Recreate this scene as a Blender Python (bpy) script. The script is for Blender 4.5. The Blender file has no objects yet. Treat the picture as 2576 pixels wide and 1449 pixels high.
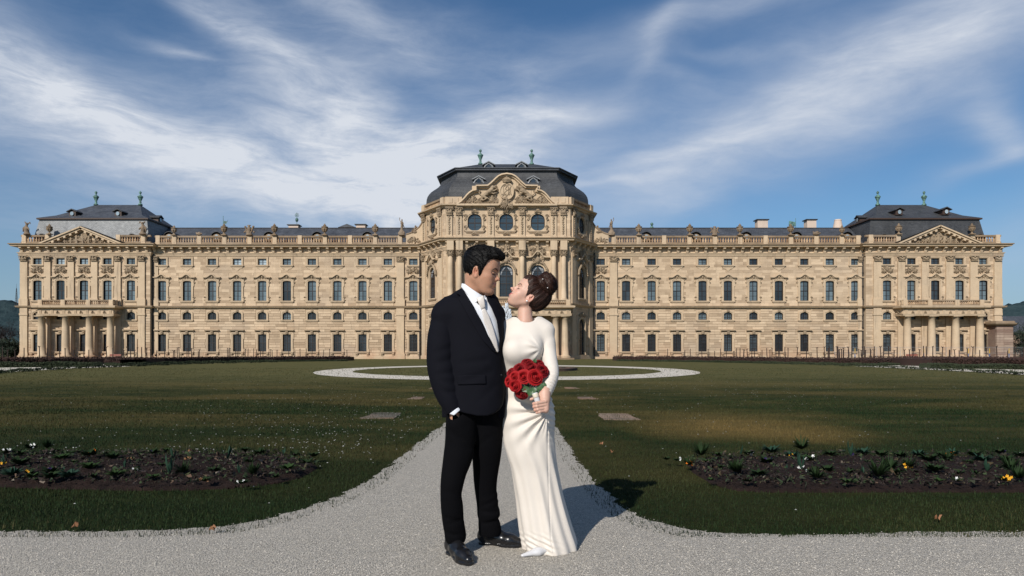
import bpy, math, random
import numpy as np
from mathutils import Vector, Matrix

# ------------------------------------------------------------------ camera, sky, sun, exposure
SC = bpy.context.scene
C = SC.collection
CAMZ, FPX, U0, V0 = 1.185, 1717.0, 1288.0, 885.6
cam_d = bpy.data.cameras.new('camera')
cam = bpy.data.objects.new('camera', cam_d); C.objects.link(cam)
cam.location = (0, 0, CAMZ); cam.rotation_euler = (math.radians(90), 0, 0)
cam_d.sensor_width = 36.0; cam_d.lens = 36.0 * FPX / 2576.0
cam_d.shift_y = (V0 - 724.5) / 2576.0
cam_d.clip_start = 0.1; cam_d.clip_end = 9000
SC.camera = cam
SC.render.resolution_x = 1024; SC.render.resolution_y = 576
SC.view_settings.view_transform = 'Standard'
try: SC.view_settings.look = 'None'
except Exception: pass
SC.view_settings.exposure = 0.0; SC.view_settings.gamma = 1.0
SC.view_settings.use_curve_mapping = False
SC.cycles.use_denoising = True
SC.cycles.max_bounces = 6

SUN_TO = Vector((-0.455, -0.89, 0.70)).normalized()          # towards the sun
sun_d = bpy.data.lights.new('sun', 'SUN'); sun_d.energy = 4.8; sun_d.angle = math.radians(0.53)
sun_d.color = (1.0, 0.945, 0.87)
sun = bpy.data.objects.new('sun', sun_d); C.objects.link(sun)
sun.rotation_euler = SUN_TO.to_track_quat('Z', 'Y').to_euler()
sun.location = SUN_TO * 60

class NT:
    """small helper to write node trees"""
    def __init__(s, tree): s.t = tree; s.n = tree.nodes; s.l = tree.links
    def new(s, typ, **kw):
        n = s.n.new(typ)
        for k, v in kw.items():
            if k == 'ins':
                for a, b in v.items(): s.put(n, a, b)
            else: setattr(n, k, v)
        return n
    def put(s, n, a, b):
        sock = n.inputs[a]
        if isinstance(b, bpy.types.NodeSocket): s.l.new(b, sock)
        else:
            if sock.type == 'RGBA' and hasattr(b, '__len__') and len(b) == 3: b = (*b, 1)
            sock.default_value = b
    def math(s, op, a, b=None, c=None, clamp=False):
        n = s.new('ShaderNodeMath', operation=op); n.use_clamp = clamp
        s.put(n, 0, a)
        if b is not None: s.put(n, 1, b)
        if c is not None: s.put(n, 2, c)
        return n.outputs[0]
    def mix(s, f, a, b, mode='MIX'):
        n = s.new('ShaderNodeMix', data_type='RGBA', blend_type=mode)
        s.put(n, 0, f); s.put(n, 6, a); s.put(n, 7, b)
        return n.outputs[2]
    def ramp(s, f, stops):
        n = s.new('ShaderNodeValToRGB'); s.put(n, 0, f)
        e = n.color_ramp.elements
        while len(e) < len(stops): e.new(0.5)
        for q, (p, col) in zip(e, stops):
            q.position = p; q.color = (*col, 1) if hasattr(col, '__len__') else (col, col, col, 1)
        return n.outputs[0]
    def noise(s, vec, scale, detail=3, rough=0.55, dist=0.0):
        n = s.new('ShaderNodeTexNoise'); s.put(n, 'Scale', scale); s.put(n, 'Detail', detail); s.put(n, 'Roughness', rough)
        s.put(n, 'Distortion', dist)
        if vec is not None: s.put(n, 'Vector', vec)
        return n.outputs[0]
    def maprange(s, v, a, b, c=0.0, d=1.0, smooth=False):
        n = s.new('ShaderNodeMapRange'); n.interpolation_type = 'SMOOTHSTEP' if smooth else 'LINEAR'; n.clamp = True
        s.put(n, 0, v); s.put(n, 1, a); s.put(n, 2, b); s.put(n, 3, c); s.put(n, 4, d)
        return n.outputs[0]
    def mapping(s, vec, scale=(1, 1, 1), rot=(0, 0, 0), loc=(0, 0, 0)):
        n = s.new('ShaderNodeMapping'); s.put(n, 'Vector', vec); s.put(n, 'Scale', scale); s.put(n, 'Rotation', rot); s.put(n, 'Location', loc)
        return n.outputs[0]

# sky: physical daylight sky with cirrus cloud laid over it by direction
world = bpy.data.worlds.new('World'); SC.world = world; world.use_nodes = True
w = NT(world.node_tree); w.n.clear()
sky = w.new('ShaderNodeTexSky', sky_type='NISHITA', sun_disc=False)
el = math.asin(SUN_TO.z)
sky.sun_elevation = el; sky.sun_rotation = math.atan2(SUN_TO.x, SUN_TO.y)
sky.altitude = 200; sky.air_density = 1.0; sky.dust_density = 0.6; sky.ozone_density = 3.0
geo = w.new('ShaderNodeTexCoord')
sep = w.new('ShaderNodeSeparateXYZ'); w.put(sep, 0, geo.outputs['Generated'])
X, Y, Z = sep.outputs
hz = w.math('SQRT', w.math('ADD', w.math('MULTIPLY', X, X), w.math('MULTIPLY', Y, Y)))
az = w.math('ARCTAN2', X, Y)                     # 0 straight ahead, + to the right
elv = w.math('ARCTAN2', Z, hz)
comb = w.new('ShaderNodeCombineXYZ'); w.put(comb, 0, az); w.put(comb, 1, elv)
AE = comb.outputs[0]
def pix_ae(u, v):                                  # picture point -> (azimuth, elevation)
    x = (u - U0) / FPX; z = (V0 - v) / FPX
    return math.atan(x), math.atan(z / math.hypot(1, x))
# large cloud banks: (u, v, half length px, half width px, tilt deg, strength)
BANKS = [(120, 320, 360, 110, 18, .60), (430, 380, 380, 80, 22, .62), (60, 190, 210, 50, 24, .45), (760, 470, 330, 55, 14, .80), (930, 420, 300, 85, 22, .95), (1060, 470, 200, 75, 10, .9), (1000, 300, 210, 60, 42, .62), (800, 200, 330, 50, 33, .60),
         (560, 60, 260, 36, 36, .42), (900, 50, 240, 40, 25, .40), (1180, 330, 240, 60, -16, .62), (1250, 420, 200, 80, -28, .72), (1420, 300, 190, 28, -8, .50), (1180, 110, 220, 60, 10, .30), (430, 128, 70, 9, 8, .45), (940, 560, 200, 30, 14, .55),
         (2150, 200, 700, 130, -22, .46), (1900, 330, 520, 70, -24, .46), (2450, 90, 420, 110, -14, .46), (1800, 30, 420, 45, -10, .50), (1650, 110, 130, 34, -48, .34), (1840, 138, 130, 13, 4, .26), (1690, 190, 110, 22, 14, .24), (1600, 415, 190, 20, -10, .42), (1560, 460, 150, 13, -7, .45),
         (2490, 330, 70, 40, 60, .60), (2500, 400, 90, 22, -12, .45), (1500, 370, 260, 60, -20, .28), (60, 560, 220, 60, 8, .30), (300, 300, 500, 160, 20, .20), (1000, 300, 500, 200, 30, .16), (2540, 640, 200, 90, -10, .30)]
# stretch-noise to break the banks
warp = w.noise(w.mapping(AE, (2.0, 3.4, 1)), 2.2, 2.5, 0.5)
warp2 = w.noise(w.mapping(AE, (2.0, 3.4, 1), loc=(7, 3, 0)), 2.2, 2.5, 0.5)
wa = w.math('MULTIPLY', w.math('SUBTRACT', warp, 0.5), 0.13)
we = w.math('MULTIPLY', w.math('SUBTRACT', warp2, 0.5), 0.10)
azw = w.math('ADD', az, wa); elw = w.math('ADD', elv, we)
tot = None
for (u, v, la, lb, tilt, st) in BANKS:
    a0, e0 = pix_ae(u, v)
    t = math.radians(-tilt); ca, sa = math.cos(t), math.sin(t)
    dx = w.math('SUBTRACT', azw, a0); dy = w.math('SUBTRACT', elw, e0)
    p = w.math('ADD', w.math('MULTIPLY', dx, ca), w.math('MULTIPLY', dy, sa))
    q = w.math('SUBTRACT', w.math('MULTIPLY', dy, ca), w.math('MULTIPLY', dx, sa))
    pp = w.math('POWER', w.math('ABSOLUTE', w.math('DIVIDE', p, la / FPX)), 2.0)
    qq = w.math('POWER', w.math('ABSOLUTE', w.math('DIVIDE', q, lb / FPX)), 2.0)
    g = w.math('MULTIPLY', w.math('EXPONENT', w.math('MULTIPLY', w.math('ADD', pp, qq), -0.8)), st)
    tot = g if tot is None else w.math('ADD', tot, w.math('MULTIPLY', g, w.math('SUBTRACT', 1.0, w.math('MULTIPLY', tot, 0.7))))
# everywhere else: a general scatter of cirrus, same look all round
gen = w.maprange(w.noise(w.mapping(geo.outputs['Generated'], (1.2, 1.2, 3.0), loc=(3, 1, 0)), 1.6, 4, .6), .45, .75, 0, .45, True)
outside = w.maprange(w.math('ABSOLUTE', az), 0.62, 0.9, 0, 1, True)
hi = w.maprange(elv, 0.50, 0.75, 0, 1, True)
outm = w.math('MAXIMUM', outside, hi)
tot = w.math('ADD', tot, w.math('MULTIPLY', gen, outm))
# fine fibres, drawn out along the wind, bent by a second noise
fv = w.new('ShaderNodeVectorMath', operation='ADD')
w.put(fv, 0, AE)
fc = w.new('ShaderNodeCombineXYZ'); w.put(fc, 0, w.math('MULTIPLY', wa, .6)); w.put(fc, 1, w.math('MULTIPLY', we, .55)); w.put(fv, 1, fc.outputs[0])
fib = w.noise(w.mapping(fv.outputs[0], (3.0, 11.0, 1), rot=(0, 0, math.radians(16))), 3.2, 10, 0.66, 0.25)
fib2 = w.noise(w.mapping(fv.outputs[0], (2.4, 8.0, 1), rot=(0, 0, math.radians(-22))), 3.0, 10, 0.64, 0.25)
side = w.maprange(az, -0.02, 0.22, 0, 1, True)
fb = w.math('ADD', w.math('MULTIPLY', fib, w.math('SUBTRACT', 1.0, side)), w.math('MULTIPLY', fib2, side))
fb = w.math('MULTIPLY', w.math('SUBTRACT', fb, 0.5), 1.9)
cov = w.math('ADD', tot, w.math('MULTIPLY', fb, w.math('ADD', 0.05, w.math('MULTIPLY', tot, w.math('SUBTRACT', 0.76, w.math('MULTIPLY', side, 0.22))))))
cov = w.maprange(cov, 0.02, 1.12, 0, 1, False)
hsv = w.new('ShaderNodeHueSaturation'); w.put(hsv, 'Saturation', 1.08); w.put(hsv, 'Value', 0.80); w.put(hsv, 'Color', sky.outputs[0])
skyc = w.mix(1.0, hsv.outputs[0], (0.78, 0.97, 1.07), 'MULTIPLY')
skyc = w.mix(w.maprange(elv, .22, -.02, 0, .75, True), skyc, (2.6, 3.65, 5.0))
SKY_S = 0.104
cl = w.mix(cov, skyc, w.mix(cov, (3.3, 4.15, 5.7), (6.6, 7.0, 7.7)))
bg = w.new('ShaderNodeBackground'); w.put(bg, 0, cl); w.put(bg, 1, SKY_S)
ow = w.new('ShaderNodeOutputWorld'); w.l.new(bg.outputs[0], ow.inputs[0])

# ------------------------------------------------------------------ helpers
def PX(u, v, d):                                   # picture point at depth d -> place
    return ((u - U0) * d / FPX, d, CAMZ + (V0 - v) * d / FPX)
def GD(v): return CAMZ * FPX / (v - V0)            # depth of a ground point seen at row v
def GP(u, v):
    d = GD(v); return ((u - U0) * d / FPX, d)

def tag(o, label=None, cat=None, group=None, kind=None):
    if label: o['label'] = label
    if cat: o['category'] = cat
    if group: o['group'] = group
    if kind: o['kind'] = kind
    return o
def thing(name, loc=(0, 0, 0), label=None, cat=None, group=None, rotz=0):
    o = bpy.data.objects.new(name, None); C.objects.link(o)
    o.location = loc; o.rotation_euler = (0, 0, rotz); o.empty_display_size = 0.2
    return tag(o, label, cat, group)
def mesh_obj(name, me, parent=None, loc=None):
    o = bpy.data.objects.new(name, me); C.objects.link(o)
    if parent: o.parent = parent
    if loc is not None: o.location = loc
    return o

class MB:
    """collects faces, then links them as one mesh"""
    def __init__(s): s.v = []; s.f = []; s.tone = []; s.ct = 0.5
    xf = None
    def add(s, vs, fs):
        b = len(s.v); s.v += [tuple(p) for p in vs] if s.xf is None else [s.xf(p) for p in vs]; s.f += [tuple(i + b for i in f) for f in fs]
        s.tone += [s.ct] * len(fs)
    def box(s, x0, x1, y0, y1, z0, z1):
        s.add([(x0, y0, z0), (x1, y0, z0), (x1, y1, z0), (x0, y1, z0), (x0, y0, z1), (x1, y0, z1), (x1, y1, z1), (x0, y1, z1)],
              [(3, 2, 1, 0), (4, 5, 6, 7), (0, 1, 5, 4), (1, 2, 6, 5), (2, 3, 7, 6), (3, 0, 4, 7)])
    def prism(s, pts, y0, y1):
        """polygon in x,z (any order) pushed from y0 (front) to y1"""
        n = len(pts)
        a = sum(pts[i][0] * pts[(i + 1) % n][1] - pts[(i + 1) % n][0] * pts[i][1] for i in range(n))
        if a < 0: pts = pts[::-1]
        s.add([(p[0], y0, p[1]) for p in pts] + [(p[0], y1, p[1]) for p in pts],
              [tuple(range(n)), tuple(range(2 * n - 1, n - 1, -1))] + [(i, i + n, (i + 1) % n + n, (i + 1) % n) for i in range(n)])
    def flat(s, pts, z0, z1):
        """polygon in x,y pushed from z0 to z1"""
        n = len(pts)
        a = sum(pts[i][0] * pts[(i + 1) % n][1] - pts[(i + 1) % n][0] * pts[i][1] for i in range(n))
        if a < 0: pts = pts[::-1]
        s.add([(p[0], p[1], z0) for p in pts] + [(p[0], p[1], z1) for p in pts],
              [tuple(range(n - 1, -1, -1)), tuple(range(n, 2 * n))] + [(i, (i + 1) % n, (i + 1) % n + n, i + n) for i in range(n)])
    def lathe(s, prof, c=(0, 0, 0), n=12, rx=1, ry=1):
        vs = []; fs = []
        for (r, z) in prof:
            for k in range(n):
                a = 2 * math.pi * k / n
                vs.append((c[0] + r * rx * math.cos(a), c[1] + r * ry * math.sin(a), c[2] + z))
        for i in range(len(prof) - 1):
            for k in range(n):
                k2 = (k + 1) % n
                fs.append((i * n + k, i * n + k2, (i + 1) * n + k2, (i + 1) * n + k))
        fs.append(tuple(range(n - 1, -1, -1))); fs.append(tuple((len(prof) - 1) * n + k for k in range(n)))
        s.add(vs, fs)
    def tube(s, pts, rad, n=6):
        pts = [Vector(p) for p in pts]
        if not hasattr(rad, '__len__'): rad = [rad] * len(pts)
        vs = []; fs = []; ref = None
        for i, p in enumerate(pts):
            t = (pts[min(i + 1, len(pts) - 1)] - pts[max(i - 1, 0)])
            t = t.normalized() if t.length > 1e-9 else Vector((0, 0, 1))
            if ref is None: ref = t.orthogonal().normalized()
            a = ref - t * ref.dot(t)
            a = a.normalized() if a.length > 1e-6 else t.orthogonal().normalized()
            ref = a; b = t.cross(a)
            for k in range(n):
                w_ = 2 * math.pi * k / n
                vs.append(tuple(p + (a * math.cos(w_) + b * math.sin(w_)) * rad[i]))
        for i in range(len(pts) - 1):
            for k in range(n):
                k2 = (k + 1) % n
                fs.append((i * n + k, i * n + k2, (i + 1) * n + k2, (i + 1) * n + k))
        fs.append(tuple(range(n - 1, -1, -1))); fs.append(tuple((len(pts) - 1) * n + k for k in range(n)))
        s.add(vs, fs)
    def ball(s, c, r, n=8, m=5):
        if not hasattr(r, '__len__'): r = (r, r, r)
        vs = [(c[0], c[1], c[2] + r[2])]; fs = []
        for i in range(1, m):
            th = math.pi * i / m
            for k in range(n):
                a = 2 * math.pi * k / n
                vs.append((c[0] + r[0] * math.sin(th) * math.cos(a), c[1] + r[1] * math.sin(th) * math.sin(a), c[2] + r[2] * math.cos(th)))
        vs.append((c[0], c[1], c[2] - r[2])); L = len(vs) - 1
        for k in range(n):
            k2 = (k + 1) % n
            fs.append((0, 1 + k, 1 + k2))
            for i in range(m - 2):
                fs.append((1 + i * n + k, 1 + (i + 1) * n + k, 1 + (i + 1) * n + k2, 1 + i * n + k2))
            fs.append((1 + (m - 2) * n + k, L, 1 + (m - 2) * n + k2))
        s.add(vs, fs)
    def mould(s, path, prof, closed=False):
        """sweep a profile [(out, z)...] along a plan path [(x, y)...]; out = to the right of the walk direction. mitred corners"""
        n = len(path); P = [Vector((p[0], p[1])) for p in path]; m = len(prof); vs = []; fs = []
        for i in range(n):
            if closed: a, b = P[(i - 1) % n], P[(i + 1) % n]
            else: a, b = P[max(i - 1, 0)], P[min(i + 1, n - 1)]
            d1 = (P[i] - a); d2 = (b - P[i])
            if d1.length < 1e-6: d1 = d2
            if d2.length < 1e-6: d2 = d1
            d1.normalize(); d2.normalize()
            n1 = Vector((d1.y, -d1.x)); n2 = Vector((d2.y, -d2.x)); nn = n1 + n2
            nn = nn / max(nn.dot(n1), .2)
            for (o, z) in prof: vs.append((P[i].x + nn.x * o, P[i].y + nn.y * o, z))
        for i in range(n if closed else n - 1):
            j = (i + 1) % n
            for k in range(m - 1): fs.append((i * m + k, j * m + k, j * m + k + 1, i * m + k + 1))
        if not closed:
            fs.append(tuple(range(m))); fs.append(tuple((n - 1) * m + k for k in range(m - 1, -1, -1)))
        s.add(vs, fs)
    def build(s, name, mat, parent=None, origin=(0, 0, 0), smooth=False, **kw):
        me = s.mesh(name, mat, origin, smooth)
        o = mesh_obj(name, me, parent)
        if parent is None: o.location = origin
        return tag(o, **kw) if kw else o
    def mesh(s, name, mat, origin=(0, 0, 0), smooth=False):
        me = bpy.data.meshes.new(name)
        ox, oy, oz = origin
        me.from_pydata([(a - ox, b - oy, c - oz) for a, b, c in s.v], [], s.f)
        if any(abs(t - .5) > 1e-6 for t in s.tone):
            at = me.attributes.new('tone', 'FLOAT', 'FACE'); at.data.foreach_set('value', s.tone)
        if mat: me.materials.append(mat)
        if smooth: me.polygons.foreach_set('use_smooth', [True] * len(me.polygons))
        me.update()
        return me

def np_mesh(name, V, F, mat, attr=None, smooth=False):
    """V (n,3), F (m,k) with constant k"""
    me = bpy.data.meshes.new(name)
    V = np.asarray(V, np.float32); F = np.asarray(F, np.int32); k = F.shape[1]
    me.vertices.add(len(V)); me.vertices.foreach_set('co', V.ravel())
    me.loops.add(F.size); me.loops.foreach_set('vertex_index', F.ravel())
    me.polygons.add(len(F)); me.polygons.foreach_set('loop_start', np.arange(0, F.size, k, dtype=np.int32))
    me.polygons.foreach_set('loop_total', np.full(len(F), k, np.int32))
    if smooth: me.polygons.foreach_set('use_smooth', np.ones(len(F), bool))
    if mat: me.materials.append(mat)
    if attr:
        for nm, (dom, typ, arr) in attr.items():
            a = me.attributes.new(nm, typ, dom)
            a.data.foreach_set('color' if 'COLOR' in typ else 'value', np.asarray(arr, np.float32).ravel())
    me.update(calc_edges=True); me.validate()
    return me

def material(name, fn, rough=0.7, **kw):
    m = bpy.data.materials.new(name); m.use_nodes = True
    t = NT(m.node_tree); b = t.n['Principled BSDF']
    t.put(b, 'Roughness', rough)
    tc = t.new('ShaderNodeTexCoord')
    for k, v in kw.items(): t.put(b, k.replace('_', ' '), v)
    fn(t, b, tc.outputs['Object'])
    return m
def bump(t, b, h, strength=0.4, dist=0.01):
    n = t.new('ShaderNodeBump'); t.put(n, 'Height', h); t.put(n, 'Strength', strength); t.put(n, 'Distance', dist)
    t.l.new(n.outputs[0], b.inputs['Normal'])
def attr(t, name):
    n = t.new('ShaderNodeAttribute'); n.attribute_name = name; return n
# ------------------------------------------------------------------ smooth solids for people, figures and cloth
class Field:
    def __init__(s, lo, hi, h):
        s.ax = [np.arange(a, b + h, h, dtype=np.float32) for a, b in zip(lo, hi)]
        s.D = np.full([len(a) for a in s.ax], 1.0, np.float32); s.h = h
    def sl(s, lo, hi, m=0.03):
        out = []
        for a, l, u in zip(s.ax, lo, hi):
            i0 = max(0, int(np.searchsorted(a, l - m)) - 1); i1 = min(len(a), int(np.searchsorted(a, u + m)) + 1)
            out.append(slice(i0, max(i1, i0)))
        return tuple(out)
    def grid(s, sl=None):
        sl = sl or (slice(None),) * 3
        x, y, z = (a[q] for a, q in zip(s.ax, sl))
        return x[:, None, None], y[None, :, None], z[None, None, :]
    def op(s, fn, lo=None, hi=None, k=0.0, mode='add', m=0.03):
        sl = s.sl(lo, hi, m + k) if lo is not None else (slice(None),) * 3
        if any(q.stop is not None and q.stop - q.start < 1 for q in sl): return s
        x, y, z = s.grid(sl); d = fn(x, y, z); a = s.D[sl]
        if mode == 'add': s.D[sl] = smin(a, d, k)
        elif mode == 'cut': s.D[sl] = -smin(-a, d, k)
        elif mode == 'both': s.D[sl] = -smin(-a, -d, k)
        elif mode == 'bump': s.D[sl] = a + d
        return s
    def ell(s, c, r, k=0.0, mode='add', rot=None):
        R = max(r); return s.op(lambda x, y, z: ell(x, y, z, c, r, rot), [q - R for q in c], [q + R for q in c], k, mode)
    def cap(s, a, b, ra, rb=None, k=0.0, mode='add', sq=(1, 1, 1)):
        rb = ra if rb is None else rb; R = max(ra, rb) * max(1 / q for q in sq)
        return s.op(lambda x, y, z: cap(x, y, z, a, b, ra, rb, sq), [min(p, q) - R for p, q in zip(a, b)], [max(p, q) + R for p, q in zip(a, b)], k, mode)
    def mesh(s): return surface_nets(s.D, s.ax)

def smin(a, b, k):
    if k <= 0: return np.minimum(a, b)
    h = np.maximum(k - np.abs(a - b), 0) / k
    return np.minimum(a, b) - h * h * (k * 0.25)
def ell(x, y, z, c, r, rot=None):
    x = x - c[0]; y = y - c[1]; z = z - c[2]
    if rot is not None:
        M = rot
        x, y, z = (M[0][0] * x + M[1][0] * y + M[2][0] * z, M[0][1] * x + M[1][1] * y + M[2][1] * z, M[0][2] * x + M[1][2] * y + M[2][2] * z)
    k0 = np.sqrt((x / r[0]) ** 2 + (y / r[1]) ** 2 + (z / r[2]) ** 2)
    k1 = np.sqrt((x / r[0] ** 2) ** 2 + (y / r[1] ** 2) ** 2 + (z / r[2] ** 2) ** 2) + 1e-6
    return k0 * (k0 - 1) / k1
def cap(x, y, z, a, b, ra, rb, sq=(1, 1, 1)):
    px, py, pz = x - a[0], y - a[1], z - a[2]
    bx, by, bz = b[0] - a[0], b[1] - a[1], b[2] - a[2]
    t = np.clip((px * bx + py * by + pz * bz) / (bx * bx + by * by + bz * bz + 1e-9), 0, 1)
    return np.sqrt(((px - bx * t) * sq[0]) ** 2 + ((py - by * t) * sq[1]) ** 2 + ((pz - bz * t) * sq[2]) ** 2) - (ra + (rb - ra) * t)
def poly2(u, v, P):
    """signed distance to a 2-D polygon"""
    n = len(P); d = None; sg = None
    for i in range(n):
        ax_, ay = P[i]; bx, by = P[(i + 1) % n]
        ex, ey = bx - ax_, by - ay; wx, wy = u - ax_, v - ay
        t = np.clip((wx * ex + wy * ey) / (ex * ex + ey * ey + 1e-12), 0, 1)
        q = (wx - ex * t) ** 2 + (wy - ey * t) ** 2
        c1 = v >= ay; c2 = v < by; c3 = ex * wy > ey * wx
        flip = (c1 & c2 & c3) | (~c1 & ~c2 & ~c3)
        d = q if d is None else np.minimum(d, q)
        sg = flip if sg is None else sg ^ flip
    return np.where(sg, -1.0, 1.0) * np.sqrt(d)
def pixpoly(P):
    """outline given in picture points, as a solid pushed through depth"""
    def f(x, y, z):
        u = U0 + FPX * x / y; v = V0 - FPX * (z - CAMZ) / y
        u, v = np.broadcast_arrays(u, v)
        return (poly2(u, v, P) * (4.05 / FPX)).astype(np.float32)
    return f

def surface_nets(D, ax):
    S = D < 0
    nx, ny, nz = D.shape
    cnt = np.zeros((nx - 1, ny - 1, nz - 1), np.int8)
    for i in (0, 1):
        for j in (0, 1):
            for k in (0, 1):
                cnt += S[i:nx - 1 + i, j:ny - 1 + j, k:nz - 1 + k]
    act = (cnt > 0) & (cnt < 8)
    I, J, K = np.nonzero(act)
    idx = np.full(act.shape, -1, np.int32); idx[I, J, K] = np.arange(len(I))
    corners = [(i, j, k) for i in (0, 1) for j in (0, 1) for k in (0, 1)]
    val = {c: D[I + c[0], J + c[1], K + c[2]] for c in corners}
    pos = np.zeros((len(I), 3), np.float64); n = np.zeros(len(I))
    for c in corners:
        for a in range(3):
            if c[a]: continue
            e = list(c); e[a] = 1; e = tuple(e)
            va, vb = val[c], val[e]; cr = (va < 0) != (vb < 0)
            t = np.where(cr, va / np.where(cr, va - vb, 1), 0)
            p = np.zeros((len(I), 3)) + np.array(c); p[:, a] += t
            pos += p * cr[:, None]; n += cr
    pos /= n[:, None]
    V = np.empty_like(pos)
    for a, ii in enumerate((I, J, K)):
        A = ax[a].astype(np.float64); V[:, a] = A[ii] + pos[:, a] * (A[np.minimum(ii + 1, len(A) - 1)] - A[ii])
    F = []
    # x edges
    for a in range(3):
        o = [(1, 2), (2, 0), (0, 1)][a]
        s0 = [slice(1, -1)] * 3; s1 = [slice(1, -1)] * 3
        s0[a] = slice(0, -1); s1[a] = slice(1, None)
        A, B = S[tuple(s0)], S[tuple(s1)]
        for flip, M in ((False, A & ~B), (True, ~A & B)):
            q = list(np.nonzero(M))
            for t in range(3):
                if t != a: q[t] = q[t] + 1
            def cell(db, dc):
                r = [x_.copy() for x_ in q]; r[o[0]] -= db; r[o[1]] -= dc
                return idx[tuple(r)]
            quad = np.stack([cell(1, 1), cell(0, 1), cell(0, 0), cell(1, 0)], 1)
            if flip: quad = quad[:, ::-1]
            F.append(quad)
    F = np.concatenate(F); F = F[(F >= 0).all(1)]
    return V, F
def smooth_mesh(V, F, it=1, lam=0.5):
    for _ in range(it):
        acc = np.zeros_like(V); n = np.zeros(len(V))
        for a in range(4):
            for b in ((a + 1) % 4, (a + 3) % 4):
                np.add.at(acc, F[:, a], V[F[:, b]]); np.add.at(n, F[:, a], 1)
        V = V + lam * (acc / np.maximum(n, 1)[:, None] - V)
    return V
def wob(x, y, z, f, seed=0):
    """cheap smooth noise, -1..1"""
    r = np.random.RandomState(seed); o = 0
    for _ in range(4):
        d = r.normal(size=3); d /= np.linalg.norm(d); p = r.uniform(0, 6.28)
        o = o + np.sin(f * r.uniform(.7, 1.5) * (d[0] * x + d[1] * y + d[2] * z) + p)
    return o / 4
def sdf_obj(name, fld, mat, parent, smooth_it=1, xf=None, color=None, extra=None):
    V, F = fld.mesh()
    if smooth_it: V = smooth_mesh(V, F, smooth_it)
    L = V.copy()
    if xf is not None: V = V @ np.array(xf[0]).T + np.array(xf[1])
    at = None
    if color is not None:
        c = color(L); at = {'col': ('POINT', 'FLOAT_COLOR', np.concatenate([c, np.ones((len(c), 1))], 1))}
    if extra is not None:
        V2, F2, c2 = extra
        F = np.concatenate([F, F2 + len(V)]); V = np.concatenate([V, V2])
        if at: at['col'] = ('POINT', 'FLOAT_COLOR', np.concatenate([at['col'][2], c2]))
    o = (0, 0, 0); q = parent
    while q is not None: o = tuple(a + b for a, b in zip(o, q.location)); q = q.parent
    me = np_mesh(name, V - np.array(o), F, mat, at, True)
    return mesh_obj(name, me, parent)

def spline_chain(ch, n=5):
    """smooth a list of (u, v, y, r) into many short links"""
    A = np.array(ch, float); out = []
    for i in range(len(A) - 1):
        p0, p1, p2, p3 = A[max(i - 1, 0)], A[i], A[i + 1], A[min(i + 2, len(A) - 1)]
        for k in range(n):
            t = k / n
            out.append(.5 * (2 * p1 + (p2 - p0) * t + (2 * p0 - 5 * p1 + 4 * p2 - p3) * t * t + (3 * p1 - p0 - 3 * p2 + p3) * t ** 3))
    return out + [A[-1]]
def chain(F, ch, k=.02, sq=(1, 1, 1), n=5):
    c = spline_chain(ch, n)
    T = Field((0, 0, 0), (.01, .01, .01), .01); T.ax = F.ax; T.h = F.h; T.D = np.full(F.D.shape, 1., np.float32)
    for p, q in zip(c, c[1:]): T.cap(PX(*p[:3]), PX(*q[:3]), p[3], q[3], .004, sq=sq)
    return T.D

def strands(fld, dirfn, n, L, rad, lift, seed, steps=7, keep=None, fray=.12):
    """fine hairs lying along a hair body; returns verts, quads in the field's own frame"""
    r = np.random.RandomState(seed); V, F = fld.mesh(); G = np.gradient(fld.D); h = fld.h
    if keep is not None: V = V[keep(V)]
    P = V[r.randint(0, len(V), n)].copy(); o = np.array([a[0] for a in fld.ax]); sh = np.array(fld.D.shape) - 2
    def samp(P):
        q = np.clip(np.round((P - o) / h).astype(int), 1, sh); i, j, k = q.T
        g = np.stack([G[0][i, j, k], G[1][i, j, k], G[2][i, j, k]], 1); g /= np.linalg.norm(g, axis=1)[:, None] + 1e-9
        return fld.D[i, j, k] + ((P - (o + q * h)) * g).sum(1), g
    ds = (L * r.uniform(.6, 1.2, n) / steps)[:, None]; dev = r.normal(size=(n, 3)) * fray; lf = lift * r.rand(n) ** 2; C_ = []
    for k in range(steps + 1):
        d0, g = samp(P); t = k / steps; P = P - g * np.clip(d0 - .0004 - lf * math.sin(t * 2.6), -.006, .006)[:, None]; C_.append(P.copy())
        d = dirfn(P) + dev; d = d - (d * g).sum(1)[:, None] * g; d /= np.linalg.norm(d, axis=1)[:, None] + 1e-9; P = P + d * ds
    C_ = np.stack(C_, 1); T = np.gradient(C_, axis=1); T /= np.linalg.norm(T, axis=2)[..., None] + 1e-9
    a = np.cross(T, np.array([.3, .5, .8])); a /= np.linalg.norm(a, axis=2)[..., None] + 1e-9; b = np.cross(T, a); R = rad * np.interp(np.linspace(0, 1, steps + 1), [0, .15, .7, 1], [.3, 1, .8, .1])[None, :, None]
    Vs = np.stack([C_ + (a * math.cos(q) + b * math.sin(q)) * R for q in (0, 2.094, 4.189)], 2).reshape(-1, 3)
    base = (np.arange(n) * (steps + 1) * 3)[:, None, None, None]; kk = (np.arange(steps) * 3)[None, :, None, None]; m3 = np.arange(3)
    quad = np.stack([m3, (m3 + 1) % 3, (m3 + 1) % 3 + 3, m3 + 3], 1)[None, None]; return Vs, (base + kk + quad).reshape(-1, 4)
def strand_obj(name, parts, xf, mat, root, flow):
    VV, FF, CC, off = [], [], [], 0
    for V, F in parts: VV.append(V); FF.append(F + off); off += len(V)
    V = np.concatenate(VV); F = np.concatenate(FF); c = np.concatenate([flow(V), np.ones((len(V), 1))], 1)
    W_ = V @ np.array(xf[0]).T + np.array(xf[1]) - np.array(root.location)
    o = mesh_obj(name, np_mesh(name, W_, F, mat, {'col': ('POINT', 'FLOAT_COLOR', c)}, True), root); o['kind'] = 'stuff'; return o
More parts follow.
